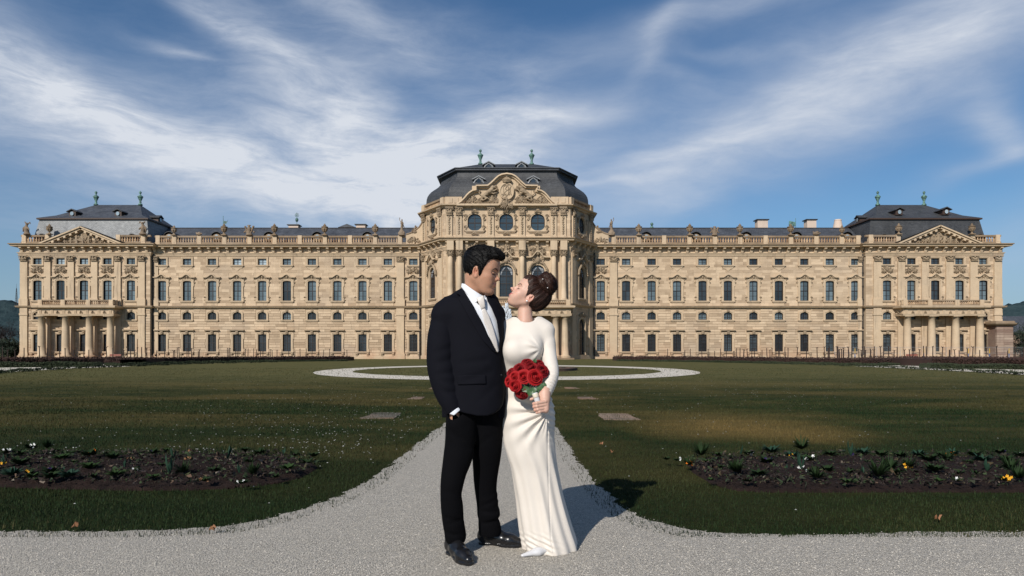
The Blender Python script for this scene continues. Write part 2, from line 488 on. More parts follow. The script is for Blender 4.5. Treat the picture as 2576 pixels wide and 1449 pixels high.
# ------------------------------------------------------------------ the palace
def m_stone(name, lo, hi, grime=.35, tone=True, rough=.85, rnd=False, red=.0):
    def f(t, b, oc):
        g = t.new('ShaderNodeNewGeometry').outputs['Position']
        n = t.noise(g, .35, 5, .6); n2 = t.noise(t.mapping(g, (1.2, 1.2, 6)), 1.3, 4, .6); n3 = t.noise(t.mapping(g, (2.2, 2.2, .16)), .9, 5, .65)
        if rnd: tn = t.new('ShaderNodeObjectInfo').outputs['Random']
        elif tone: tn = attr(t, 'tone').outputs['Fac']
        else: tn = t.noise(g, .9, 2)
        f_ = t.math('ADD', t.math('MULTIPLY', tn, .62), t.math('ADD', t.math('MULTIPLY', n2, .45), t.math('MULTIPLY', t.math('SUBTRACT', n, .5), .5)))
        c = t.mix(t.maprange(f_, .2, .95), lo, hi)
        c = t.mix(t.maprange(n3, .56, .74, 0, grime), c, (.13, .10, .075))
        sp = t.new('ShaderNodeSeparateXYZ'); t.put(sp, 0, g)
        base = t.math('MULTIPLY', t.maprange(sp.outputs[2], 3.2, .0, 0, 1), t.maprange(n, .40, .62, 0, .55))
        c = t.mix(base, c, (.40, .215, .13))
        wt = t.noise(t.mapping(g, (.16, .16, .3)), .7, 4, .6)
        c = t.mix(t.maprange(wt, .52, .68, 0, .42), c, (.36, .29, .22))
        t.put(b, 'Base Color', c); t.put(b, 'Specular IOR Level', .2)
        bump(t, b, t.math('ADD', n2, t.math('MULTIPLY', t.noise(g, 9, 4), .6)), .35, .03)
    return material(name, f, rough)
S_LO, S_HI = (.350, .255, .168), (.625, .480, .330)
M_ST = m_stone('sandstone', (.43, .322, .215), (.54, .416, .285), .30, False)
M_BLK = m_stone('sandstone_blocks', S_LO, S_HI, .22, True)
M_BLKR = m_stone('sandstone_block_single', S_LO, S_HI, .22, False, rnd=True)
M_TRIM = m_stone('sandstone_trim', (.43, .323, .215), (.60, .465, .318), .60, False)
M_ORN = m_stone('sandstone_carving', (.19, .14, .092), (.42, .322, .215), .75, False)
M_DARKST = m_stone('weathered_stone', (.12, .090, .062), (.36, .255, .16), .75, False)
M_BAL = m_stone('weathered_baluster', (.20, .12, .07), (.52, .36, .215), .60, False, rnd=True)
M_CHIM = m_stone('pale_chimney', (.52, .41, .33), (.62, .50, .41), .2, False)
def m_slate(name, a, b_, sc=.55):
    def f(t, b, oc):
        g = t.new('ShaderNodeNewGeometry').outputs['Position']
        m = t.mapping(g, (1, 1, 1.6), rot=(0, 0, 0))
        sp = t.new('ShaderNodeSeparateXYZ'); t.put(sp, 0, g)
        cm = t.new('ShaderNodeCombineXYZ'); t.put(cm, 0, t.math('ADD', sp.outputs[0], t.math('MULTIPLY', sp.outputs[1], .35))); t.put(cm, 1, t.math('MULTIPLY', sp.outputs[2], 1.4))
        br = t.new('ShaderNodeTexBrick'); t.put(br, 'Vector', cm.outputs[0]); t.put(br, 'Scale', 1.6); t.put(br, 'Mortar Size', .03); t.put(br, 'Brick Width', .7); t.put(br, 'Row Height', .36)
        t.put(br, 'Color1', (.35, .35, .35, 1)); t.put(br, 'Color2', (.75, .75, .75, 1)); t.put(br, 'Mortar', (0, 0, 0, 1)); br.offset = .5
        n = t.noise(t.mapping(g, (1, 1, .5)), sc, 6, .7); n2 = t.noise(g, 3.0, 4, .7)
        c = t.mix(t.maprange(t.math('ADD', t.math('MULTIPLY', n, .7), t.math('MULTIPLY', n2, .35)), .35, .7), a, b_)
        c = t.mix(.45, c, br.outputs[0], 'OVERLAY')
        t.put(b, 'Base Color', c)
        t.put(b, 'Roughness', t.maprange(n2, .3, .7, .42, .75)); bump(t, b, br.outputs['Fac'], .6, -.02)
    return material(name, f, .55)
M_SLATE = m_slate('slate', (.030, .032, .038), (.085, .092, .105))
M_SLATE_P = m_slate('pale_slate', (.13, .135, .14), (.30, .305, .30), .8)
M_SLATE_D = m_slate('dark_slate', (.026, .027, .029), (.064, .066, .070))
M_WOODBR = material('brown_timber', lambda t, b, oc: t.put(b, 'Base Color', t.mix(t.noise(oc, 8, 3), (.030, .017, .012), (.065, .035, .022))), .6)
M_COP = material('verdigris_copper', lambda t, b, oc: t.put(b, 'Base Color', t.mix(t.maprange(t.noise(oc, 3.5, 5), .35, .65), (.030, .055, .050), (.13, .27, .22))), .6)
M_FRAME = material('window_frame_paint', lambda t, b, oc: t.put(b, 'Base Color', (.018, .011, .009)), .5)
M_LEAD = material('downpipe_metal', lambda t, b, oc: t.put(b, 'Base Color', t.mix(t.noise(oc, 2, 4), (.012, .009, .008), (.035, .026, .02))), .5)
def m_glass(name, a, b_, rough=.12):
    def f(t, b, oc):
        r = t.new('ShaderNodeObjectInfo').outputs['Random']
        n = t.noise(t.mapping(oc, (1, 1, 1.6)), 1.5, 3)
        sp = t.new('ShaderNodeSeparateXYZ'); t.put(sp, 0, oc)
        # leaded bars of the small panes
        wx = t.math('PINGPONG', t.math('MULTIPLY', sp.outputs[0], 1.0), .17); wz = t.math('PINGPONG', sp.outputs[2], .21)
        line = t.math('MAXIMUM', t.maprange(wx, .014, .006), t.maprange(wz, .016, .008))
        c = t.mix(t.math('MULTIPLY', t.math('ADD', r, t.math('MULTIPLY', n, .5)), .75), a, b_)
        c = t.mix(t.math('MULTIPLY', line, .45), c, (.015, .012, .010))
        t.put(b, 'Base Color', c); t.put(b, 'Specular IOR Level', .8)
        bump(t, b, t.noise(oc, 2.5, 2), .10, .05)
    return material(name, f, rough)
M_GL_B = m_glass('glass_with_blind', (.035, .050, .060), (.15, .20, .225))
M_GL_D = m_glass('dark_glass', (.006, .008, .010), (.040, .050, .060))
M_GL_L = m_glass('glass_pale_curtain', (.16, .22, .26), (.42, .50, .54))
M_CURT = material('white_curtain', lambda t, b, oc: t.put(b, 'Base Color', t.mix(t.noise(t.mapping(oc, (14, 1, 1)), 1.0, 2), (.22, .24, .26), (.38, .40, .42))), .8)

PAL = thing('palace', (-.8, 110.3, 0), 'long baroque sandstone palace with slate mansard roofs and domed centre behind the lawn', 'palace')
PO = tuple(PAL.location)
YW, YPAV, YC = 117.0, 116.2, 110.3
def q_(u, v, d): return ((u - U0) * d / FPX, CAMZ + (V0 - v) * d / FPX)
def xw(u, d=YW): return (u - U0) * d / FPX
def zw(v, d=YW): return CAMZ + (V0 - v) * d / FPX

class Fr:
    """a wall's own frame: x runs along the wall, -y is out of it"""
    def __init__(s, p, ang=0.0): s.p = p; s.a = ang; s.c = math.cos(ang); s.s = math.sin(ang)
    def xf(s, q): return (s.p[0] + q[0] * s.c - q[1] * s.s, s.p[1] + q[0] * s.s + q[1] * s.c, q[2])
    def put(s, name, me, x, out, z, parent=PAL, sc=(1, 1, 1)):
        o = mesh_obj(name, me, parent); w_ = s.xf((x, -out, z)); o.location = (w_[0] - PO[0], w_[1] - PO[1], w_[2] - PO[2]); o.rotation_euler = (0, 0, s.a); o.scale = sc
        return o
def fmb(fr): m = MB(); m.xf = fr.xf; return m
FW = Fr((0, YW)); FP = Fr((0, YPAV)); FC_ = Fr((0, YC))
CXL, CXR = -11.0, 9.4; BXL, BXR = -15.4, 13.8
la = math.atan2(YC - YW, CXL - BXL); FOL = Fr((BXL, YW), la); LOB = math.hypot(CXL - BXL, YW - YC)
ra_ = math.atan2(YW - YC, BXR - CXR); FOR = Fr((CXR, YC), ra_)
PL0, PL1 = xw(50, YPAV), xw(378, YPAV); PR0, PR1 = xw(2178, YPAV), xw(2521, YPAV)
BACK = 134.0

WHOLES = {}                                         # openings by frame, for wall, blocks
def wall(fr, x0, x1, z0, z1, holes, name='wall', depth=.45, mat=None):
    xs = sorted({x0, x1, *[h[0] for h in holes], *[h[1] for h in holes]}); zs = sorted({z0, z1, *[h[2] for h in holes], *[h[3] for h in holes]})
    m = fmb(fr)
    for a, b in zip(xs, xs[1:]):
        for c, d in zip(zs, zs[1:]):
            cx, cz = (a + b) / 2, (c + d) / 2
            if any(h[0] < cx < h[1] and h[2] < cz < h[3] for h in holes): continue
            m.add([(a, 0, c), (b, 0, c), (b, 0, d), (a, 0, d)], [(0, 1, 2, 3)])
    for (a, b, c, d) in holes:
        m.add([(a, 0, c), (b, 0, c), (b, 0, d), (a, 0, d), (a, depth, c), (b, depth, c), (b, depth, d), (a, depth, d)],
              [(0, 4, 5, 1), (1, 5, 6, 2), (2, 6, 7, 3), (3, 7, 4, 0)])
    m.build(name, mat or M_ST, PAL, PO)

# ---- shared window parts --------------------------------------------------------------
def arch_pts(w, z0, z1, rise, n=9, cx=0):
    """outline of an opening, from bottom left up over the arch to bottom right"""
    P = [(cx - w / 2, z0)]
    for i in range(n):
        t = i / (n - 1); a = math.pi * (1 - t)
        P.append((cx + w / 2 * math.cos(a), z1 - rise + rise * math.sin(a)) if rise > 0 else (cx - w / 2 + w * t, z1))
    P.append((cx + w / 2, z0)); return P
def ring(m, inner, outer, y0, y1, yi):
    """band between two outlines: front at y0, outer edge back to y1, inner edge back to yi"""
    n = len(inner); V_ = [(p[0], y0, p[1]) for p in outer] + [(p[0], y0, p[1]) for p in inner] + [(p[0], y1, p[1]) for p in outer] + [(p[0], yi, p[1]) for p in inner]
    F_ = []
    for i in range(n):
        j = (i + 1) % n
        F_ += [(i, i + n, j + n, j), (i, j, j + 2 * n, i + 2 * n), (i + n, i + 3 * n, j + 3 * n, j + n)]
    m.add(V_, F_)
def surround(w, h, rise, bw, cap_=None, name='window_surround', ears=True, sill=True):
    m = MB(); inn = arch_pts(w, 0, h, rise); out = [(x * (w + 2 * bw) / w, z + (bw if 0 < i < len(inn) - 1 else -.0)) for i, (x, z) in enumerate(inn)]
    ring(m, inn, out, -.10, 0, .30)
    inn2 = [(x * (w + bw * .9) / w, z + (bw * .45 if 0 < i < len(inn) - 1 else 0)) for i, (x, z) in enumerate(inn)]
    ring(m, inn2, out, -.16, -.09, -.09)
    if sill:
        m.box(-w / 2 - bw - .12, w / 2 + bw + .12, -.30, .3, -.16, 0); m.box(-w / 2 - bw, w / 2 + bw, -.20, .0, -.30, -.163)
    if ears:
        for s in (-1, 1):
            m.box(s * (w / 2 + bw + .06) - .08, s * (w / 2 + bw + .06) + .08, -.15, 0, h * .72, h + bw * .8)
            m.box(s * (w / 2 + bw + .04) - .07, s * (w / 2 + bw + .04) + .07, -.15, 0, 0, h * .16)
    return m.mesh(name, M_TRIM)
def wframe(w, h, rise, cols=2, rows=(.5,), name='window', fw=.085, small=(0, 0), arc=True):
    m = MB(); inn = arch_pts(w - 2 * fw, fw, h - fw, max(rise - fw * .2, 0)); out = arch_pts(w + .04, -.02, h + .02, rise); ring(m, inn, out, .20, .30, .27)
    for c in range(1, cols):
        x = -w / 2 + w * c / cols; m.box(x - fw * .62, x + fw * .62, .19, .28, 0, h - .01)
    for r in rows: m.box(-w / 2, w / 2, .195, .28, h * r - fw * .62, h * r + fw * .62)
    nc, nr = small
    for c in range(1, nc * cols):
        if c % nc: x = -w / 2 + w * c / (nc * cols); m.box(x - .018, x + .018, .22, .26, 0, h - .02)
    for r in range(1, nr):
        z = h * r / nr
        if all(abs(z - h * q) > .1 for q in rows): m.box(-w / 2, w / 2, .22, .26, z - .018, z + .018)
    return m.mesh(name, M_FRAME)
def pane_meshes(w, h, cols, rows, mat):
    out = []; zs = [0] + [h * r for r in rows] + [h]
    for c in range(cols):
        for a, b in zip(zs, zs[1:]):
            m = MB(); x0 = -w / 2 + w * c / cols; m.box(x0, x0 + w / cols, .262, .275, a, b); out.append(m.mesh('pane', mat))
    return out
def spiral(m, c, R, turns, r0, flip=1, y=-.1, n=14, a0=0):
    P = []; rr = []
    for i in range(n + 1):
        t = i / n; a = a0 + flip * turns * 2 * math.pi * t; r = R * (1 - t * .88)
        P.append((c[0] + r * math.cos(a), y - .05 * t, c[1] + r * math.sin(a))); rr.append(r0 * (1 - .5 * t))
    m.tube(P, rr, 5)
def relief(w, h, seed, n=16, base=0.12, figs=0):
    """carved ornament: scrolls, leaves and heads inside a w x h field"""
    m = MB(); r = random.Random(seed); sc = min(w, h)
    for s in (-1, 1):
        spiral(m, (s * w * .30, h * .36), h * .30, 1.3, base * .42, s, -.10, a0=math.pi / 2)
        spiral(m, (s * w * .40, h * .20), h * .20, 1.1, base * .36, -s, -.08, a0=-math.pi / 2)
        m.tube([(s * w * .10, -.08, h * .1), (s * w * .24, -.13, h * .30), (s * w * .38, -.12, h * .22), (s * w * .5, -.06, h * .02)], [base * .3, base * .5, base * .4, base * .15], 5)
    m.ball((0, -.12, h * .55), (w * .11, .14, h * .36), 8, 6); m.ball((0, -.20, h * .62), (w * .065, .10, h * .22), 7, 5)
    for i in range(n):
        x = r.uniform(-.48, .48) * w; top = h * (1 - 1.1 * abs(x / w)); z = r.uniform(.02, 1) * top
        a = r.uniform(0, 3.14); L = r.uniform(.06, .15) * sc * 1.6; q = r.uniform(.25, .55) * base
        m.tube([(x - L * math.cos(a), -.05, z - L * math.sin(a)), (x, -.05 - q * 1.3, z + L * .2), (x + L * math.cos(a), -.04, z + L * math.sin(a))], [q * .4, q, q * .3], 5)
    for i in range(figs):
        x = (i + .5) / figs * w - w / 2; top = h * (1.02 - 1.25 * abs(x / w)); fh = max(top, .35) * r.uniform(.75, 1.0)
        lean = r.uniform(-.3, .3)
        m.tube([(x, -.12, .02), (x + lean * .2, -.22, fh * .42), (x + lean * .5, -.20, fh * .80)], [fh * .16, fh * .15, fh * .12], 7); m.ball((x + lean * .6, -.24, fh * .98), fh * .095, 7, 5)
        for s in (-1, 1):
            m.tube([(x + lean * .45, -.22, fh * .76), (x + s * fh * .22 + lean * .3, -.28, fh * r.uniform(.5, .8)), (x + s * fh * .36, -.22, fh * r.uniform(.3, 1.0))], [fh * .06, fh * .05, fh * .035], 5)
            m.tube([(x, -.14, fh * .3), (x + s * fh * r.uniform(.12, .3), -.28, fh * r.uniform(.22, .38)), (x + s * fh * r.uniform(.2, .5), -.16, fh * r.uniform(.03, .2))], [fh * .12, fh * .10, fh * .06], 5)
    return m
def capital_mesh(w, h, name='capital'):
    m = MB()
    m.box(-w * .40, w * .40, -.16, .05, 0, h * .85); m.box(-w * .62, w * .62, -.34, .05, h * .86, h); m.box(-w * .48, w * .48, -.22, .05, -.08, 0)
    for s in (-1, 1):
        spiral(m, (s * w * .44, h * .66), h * .19, 1.2, .055, s, -.24, 10); m.tube([(s * w * .12, -.2, h * .05), (s * w * .24, -.28, h * .35), (s * w * .36, -.30, h * .50)], [.05, .075, .04], 5)
        m.tube([(s * w * .36, -.18, h * .02), (s * w * .42, -.30, h * .28), (s * w * .54, -.30, h * .36)], [.05, .07, .03], 5)
    m.ball((0, -.26, h * .72), (.12, .12, .13), 7, 5); m.ball((0, -.24, h * .28), (.13, .10, .17), 7, 5)
    return m.mesh(name, M_ORN)
def hood_mesh(w, rise, th=.22, name='window_hood', proj=.42, curve=True):
    m = MB(); n = 19; top = []
    for i in range(n):
        t = -1 + 2 * i / (n - 1); a = abs(t)
        z = rise * (math.cos(min(a / .62, 1) * math.pi) * .5 + .5) if curve else 0
        top.append((t * w / 2, z))
    for lay, (y, z0, z1) in enumerate(((-proj, .08, th), (-proj * .62, -.04, .078))):
        for (a, b) in zip(top, top[1:]):
            m.add([(a[0], y, a[1] + z0), (b[0], y, b[1] + z0), (b[0], y, b[1] + z1), (a[0], y, a[1] + z1), (a[0], 0, a[1] + z0), (b[0], 0, b[1] + z0), (b[0], 0, b[1] + z1), (a[0], 0, a[1] + z1)],
                  [(0, 1, 2, 3), (3, 2, 6, 7), (1, 0, 4, 5)])
        for s in (0, -1):
            a = top[s]; m.add([(a[0], y, a[1] + z0), (a[0], y, a[1] + z1), (a[0], 0, a[1] + z1), (a[0], 0, a[1] + z0)], [(0, 1, 2, 3)])
    return m.mesh(name, M_TRIM)
ww_m, hh_m = 1.44, zw(706.5) - zw(757)
ww_u, hh_u = 1.45, zw(651) - zw(667); ww_l, hh_l = 1.46, zw(785.5) - zw(804.6); ww_g, hh_g = 1.42, zw(841) - zw(884.3)
Z_M, Z_U, Z_L, Z_G = zw(757), zw(667), zw(804.6), zw(884.3)
KIND = {}
def reg(k, w, h, rise, cols, rows, small, glasses, bw, ears):
    KIND[k] = dict(w=w, h=h, rise=rise, frame=wframe(w, h, rise, cols, rows, small=small), panes=[pane_meshes(w - .03, h - .02, cols, rows, g) for g in glasses], sur=surround(w, h, rise, bw, ears=ears), bw=bw)
reg('main', ww_m, hh_m, .18, 2, (.5,), (1, 4), (M_GL_B, M_GL_L, M_GL_D), .34, True)
reg('upper', ww_u, hh_u, 0, 2, (), (1, 2), (M_GL_B, M_GL_L, M_GL_D), .30, False)
reg('low', ww_l, hh_l, .42, 2, (), (2, 3), (M_GL_D, M_GL_B), .28, False)
reg('ground', ww_g, hh_g, 0, 2, (.5,), (2, 6), (M_GL_D, M_GL_B), .34, True)
HOOD_M = hood_mesh(2.95, .48); HOOD_G = hood_mesh(2.5, 0, .20, curve=False, proj=.5)
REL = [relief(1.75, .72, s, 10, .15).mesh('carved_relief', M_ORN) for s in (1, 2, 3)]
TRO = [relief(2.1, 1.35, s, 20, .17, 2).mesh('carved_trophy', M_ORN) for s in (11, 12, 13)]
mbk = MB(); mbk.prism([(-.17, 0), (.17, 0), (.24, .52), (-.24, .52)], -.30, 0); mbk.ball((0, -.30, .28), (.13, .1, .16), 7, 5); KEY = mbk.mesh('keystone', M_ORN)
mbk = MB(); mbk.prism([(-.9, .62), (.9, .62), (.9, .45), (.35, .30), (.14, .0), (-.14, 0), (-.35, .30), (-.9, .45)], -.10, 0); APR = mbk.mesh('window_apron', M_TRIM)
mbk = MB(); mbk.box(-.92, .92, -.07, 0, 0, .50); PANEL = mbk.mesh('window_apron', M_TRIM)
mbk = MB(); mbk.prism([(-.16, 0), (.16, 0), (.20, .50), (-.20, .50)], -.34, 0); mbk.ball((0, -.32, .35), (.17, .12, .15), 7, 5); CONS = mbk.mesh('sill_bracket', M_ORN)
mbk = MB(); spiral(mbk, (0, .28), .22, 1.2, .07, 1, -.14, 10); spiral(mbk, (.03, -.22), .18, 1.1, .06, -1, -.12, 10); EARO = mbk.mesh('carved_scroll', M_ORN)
rw = random.Random(7)
def window(fr, k, x, z, glass=0, sc=(1, 1, 1), name='window'):
    K = KIND[k]; fo = fr.put(name, K['frame'], x, 0, z, sc=sc)
    for me in K['panes'][glass]: mesh_obj('pane', me, fo)
    fr.put('window_surround', K['sur'], x, 0, z, sc=sc)
    return fo
def bay(fr, x, holes, avoid, pav=False, gl=(0, 0, 0, 0), trophy=None, k=0):
    s = 1.0
    for kk, z in (('main', Z_M), ('upper', Z_U), ('low', Z_L), ('ground', Z_G)):
        K = KIND[kk]; holes.append((x - K['w'] / 2, x + K['w'] / 2, z, z + K['h'])); b = K['bw'] + .12
        avoid.append((x - K['w'] / 2 - b, x + K['w'] / 2 + b, z - .30, z + K['h'] + b))
    window(fr, 'main', x, Z_M, gl[0]); window(fr, 'upper', x, Z_U, gl[1]); window(fr, 'low', x, Z_L, gl[2]); window(fr, 'ground', x, Z_G, gl[3])
    zt = Z_M + hh_m
    fr.put('window_hood', HOOD_M, x, 0, zw(700)); fr.put('carved_relief', REL[k % 3], x, .05, zt + .22)
    for s in (-1, 1): fr.put('carved_scroll', EARO, x + s * 1.18, 0, zt + .0, sc=(s, 1, 1)); fr.put('carved_scroll', EARO, x + s * 1.16, 0, Z_M + .35, sc=(s, 1, .8))
    fr.put('window_apron', PANEL, x, 0, Z_M - .82)
    if trophy is None: fr.put('window_apron', APR, x, 0, Z_U - .98)
    else: fr.put('carved_trophy', TRO[k % 3], x, .03, zw(689) + .12)
    fr.put('window_hood', HOOD_G, x, 0, zw(832.5)); fr.put('keystone', KEY, x, .05, zw(840.5)); fr.put('keystone', KEY, x, .05, Z_L + hh_l + .05, sc=(.9, .8, .62))
    for s in (-1, 1): fr.put('sill_bracket', CONS, x + s * .95, 0, Z_G - .78)
    avoid.append((x - 1.5, x + 1.5, zw(701) - .05, zw(689) + .1)); avoid.append((x - 1.3, x + 1.3, zw(833) - .05, zw(828)))

def blocks(fr, x0, x1, z0, z1, hgt, avoid, proud, gap, jgap, out, rnd, lmin=1.1, lmax=2.1):
    nrow = max(1, round((z1 - z0) / hgt)); hgt = (z1 - z0) / nrow
    for r in range(nrow):
        a, b = z0 + r * hgt + gap / 2, z0 + (r + 1) * hgt - gap / 2
        cuts = sorted((h[0], h[1]) for h in avoid if h[2] < b - .02 and h[3] > a + .02); x = x0 - rnd.uniform(0, 1.2)
        segs = [(x0, x1)]
        for c in cuts:
            ns = []
            for (p, q) in segs:
                if c[1] <= p or c[0] >= q: ns.append((p, q))
                else:
                    if c[0] > p: ns.append((p, c[0]))
                    if c[1] < q: ns.append((c[1], q))
            segs = ns
        while x < x1:
            L = rnd.uniform(lmin, lmax); p, q = x + jgap / 2, x + L - jgap / 2; x += L
            for (c, d) in segs:
                e, f = max(p, c), min(q, d)
                if f - e > .14: out.append((fr, e, f, a, b, proud + rnd.uniform(0, .022), rnd.random()))
BL_R, BL_S = [], []                                     # rusticated, smooth
rb = random.Random(5)
ZS0, ZS1 = zw(776), zw(770)                                # string course
ZA0, ZA1, ZB1, ZC0, ZC1 = zw(645), zw(637), zw(623.5), zw(622.5), zw(616)
def facade(fr, x0, x1, bays, pil, gl_fn, trophies=()):
    holes, avoid = [], []
    for i, x in enumerate(bays): bay(fr, x, holes, avoid, gl=gl_fn(i), trophy=1 if i in trophies else None, k=i)
    for (a, b) in pil: avoid.append((a - .02, b + .02, 0, 30))
    wall(fr, x0, x1, 0, ZC1, holes)
    blocks(fr, x0, x1, .62, ZS0, .435, avoid, .055, .055, .018, BL_R, rb)
    blocks(fr, x0, x1, ZS1 + .05, ZA0, .47, avoid, .018, .008, .010, BL_S, rb)
    return avoid
CAPM = capital_mesh(1.05, .85)
def pilaster(fr, a, b, proud=.28, cap_=True):
    m = fmb(fr); c = (a + b) / 2; w = b - a
    m.box(a - .16, b + .16, -proud - .14, .0, .003, .9); m.box(a - .08, b + .08, -proud - .06, 0, .903, 1.1); m.box(a, b, -proud, .0, 1.103, zw(794)); m.box(a - .10, b + .10, -proud - .10, 0, zw(794) + .003, zw(789)); m.box(a - .02, b + .02, -proud - .02, 0, zw(789) + .003, ZS0)
    m.box(a - .14, b + .14, -proud - .12, 0, ZS1 + .003, zw(753)); m.box(a - .06, b + .06, -proud - .06, 0, zw(753) + .003, zw(750.5)); m.box(a, b, -proud, 0, zw(750.5) + .003, zw(657.5) if cap_ else ZA0)
    m.build('pilaster', M_TRIM, PAL, PO)
    if cap_: fr.put('capital', CAPM, c, proud, zw(657.5), sc=(w / 1.05, 1, (ZA0 - zw(657.5)) / .85))
LW = [408, 471, 534, 597, 660, 722, 785, 849, 912, 976, 1040]; RW = [1511, 1575, 1639, 1703, 1767, 1831, 1895, 1959, 2023, 2087, 2151]
def glw(i): return (0 if rw.random() < .75 else 2, 0 if rw.random() < .7 else 1, 0 if rw.random() < .8 else 1, 0 if rw.random() < .85 else 1)
def glr(i): return (0 if rw.random() < .55 else 2, 0 if rw.random() < .5 else 2, 0 if rw.random() < .55 else 1, 0 if rw.random() < .6 else 1)
PILW = [(xw(998), xw(1017)), (xw(1533), xw(1552))]
facade(FW, PL1, BXL, [xw(u) for u in LW], [PILW[0]], glw, (10,)); facade(FW, BXR, PR0, [xw(u) for u in RW], [PILW[1]], glr, (0,))
for a, b in PILW: pilaster(FW, a, b, .34)
PPL = [(xw(a, YPAV), xw(b, YPAV)) for a, b in ((53, 71), (113, 129), (172, 188), (231, 247), (289.5, 305.5), (349, 366))]
PPR = [(xw(a, YPAV), xw(b, YPAV)) for a, b in ((2196, 2215), (2257, 2274.5), (2317, 2334.5), (2378, 2396), (2438.5, 2457), (2499, 2517))]
facade(FP, PL0, PL1, [xw(u, YPAV) for u in (95, 153, 212, 271, 330)], PPL, glw, range(5)); facade(FP, PR0, PR1, [xw(u, YPAV) for u in (2231, 2292, 2352, 2413, 2473)], PPR, glr, range(5))
for a, b in PPL + PPR: pilaster(FP, a, b)
pilaster(FW, PL1 + .35, PL1 + 1.0, .2); pilaster(FW, PR0 - 1.0, PR0 - .35, .2)
# ends and back of the building
m = MB(); m.add([(PL0, BACK, 0), (PL0, YPAV, 0), (PL0, YPAV, ZC1), (PL0, BACK, ZC1), (PR1, YPAV, 0), (PR1, BACK, 0), (PR1, BACK, ZC1), (PR1, YPAV, ZC1)], [(0, 1, 2, 3), (4, 5, 6, 7), (5, 0, 3, 6)])
for (x, y0, y1) in ((PL1, YPAV, YW), (PR0, YPAV, YW)): m.add([(x, y0, 0), (x, y1, 0), (x, y1, ZC1), (x, y0, ZC1)], [(0, 1, 2, 3)])
m.build('wall', M_ST, PAL, PO)
for fr_, L in ((Fr((PL0, BACK), -math.pi / 2), BACK - YPAV), (Fr((PR1, YPAV), math.pi / 2), BACK - YPAV)):
    blocks(fr_, 0, L, .62, ZS0, .435, [], .055, .055, .018, BL_R, rb)

# ---- mouldings that run round the whole front
PATH = [(PL0, BACK), (PL0, YPAV), (PL1, YPAV), (PL1, YW), (BXL, YW), (CXL, YC), (CXR, YC), (BXR, YW), (PR0, YW), (PR0, YPAV), (PR1, YPAV), (PR1, BACK)]
def course(name, prof, mat=M_TRIM, path=PATH):
    m = MB(); m.mould(path, prof); return m.build(name, mat, PAL, PO)
course('plinth', [(0, 0), (.30, 0), (.30, .50), (.22, .60), (0, .60)])
course('string_course', [(0, ZS0), (.20, ZS0), (.28, ZS0 + .12), (.48, ZS0 + .17), (.52, ZS1 - .06), (.30, ZS1), (0, ZS1 + .05)])
course('architrave', [(0, ZA0), (.12, ZA0), (.14, ZA0 + .2), (.20, ZA0 + .21), (.22, ZA1 - .15), (.32, ZA1 - .12), (.34, ZA1), (.04, ZA1 + .02), (.03, ZB1)])
course('cornice', [(0, ZB1 + .003), (.55, ZB1 + .003), (.98, ZB1 + .05), (1.02, ZC0 + .12), (1.16, ZC1 - .14), (1.20, ZC1 - .03), (.5, ZC1 + .05), (0, ZC1 + .06)], M_TRIM)
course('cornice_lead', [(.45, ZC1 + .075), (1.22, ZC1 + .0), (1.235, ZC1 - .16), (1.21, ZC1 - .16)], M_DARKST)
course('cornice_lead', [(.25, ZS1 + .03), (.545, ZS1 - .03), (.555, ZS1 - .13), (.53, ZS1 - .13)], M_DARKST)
mbk = MB(); mbk.prism([(0, 0), (0, .86), (.80, .86), (.80, .62), (.62, .50), (.42, .42), (.30, .0)], -.21, .21)
mbk.v = [(y, -x, z) for (x, y, z) in mbk.v]; mbk.f = [f[::-1] for f in mbk.f]
MODIL = mbk.mesh('cornice_bracket', M_TRIM)
nb = 0; zmod = ZB1 - .86
for i in range(len(PATH) - 1):
    (xa, ya), (xb, yb) = PATH[i], PATH[i + 1]; L = math.hypot(xb - xa, yb - ya)
    if L < 2 or (i in (0, len(PATH) - 2)): continue
    fr = Fr((xa, ya), math.atan2(yb - ya, xb - xa)); n = max(2, round((L - 1.0) / 1.56)); 
    for k in range(n + 1): fr.put('cornice_bracket', MODIL, .5 + (L - 1.0) * k / n, 0, zmod); nb += 1

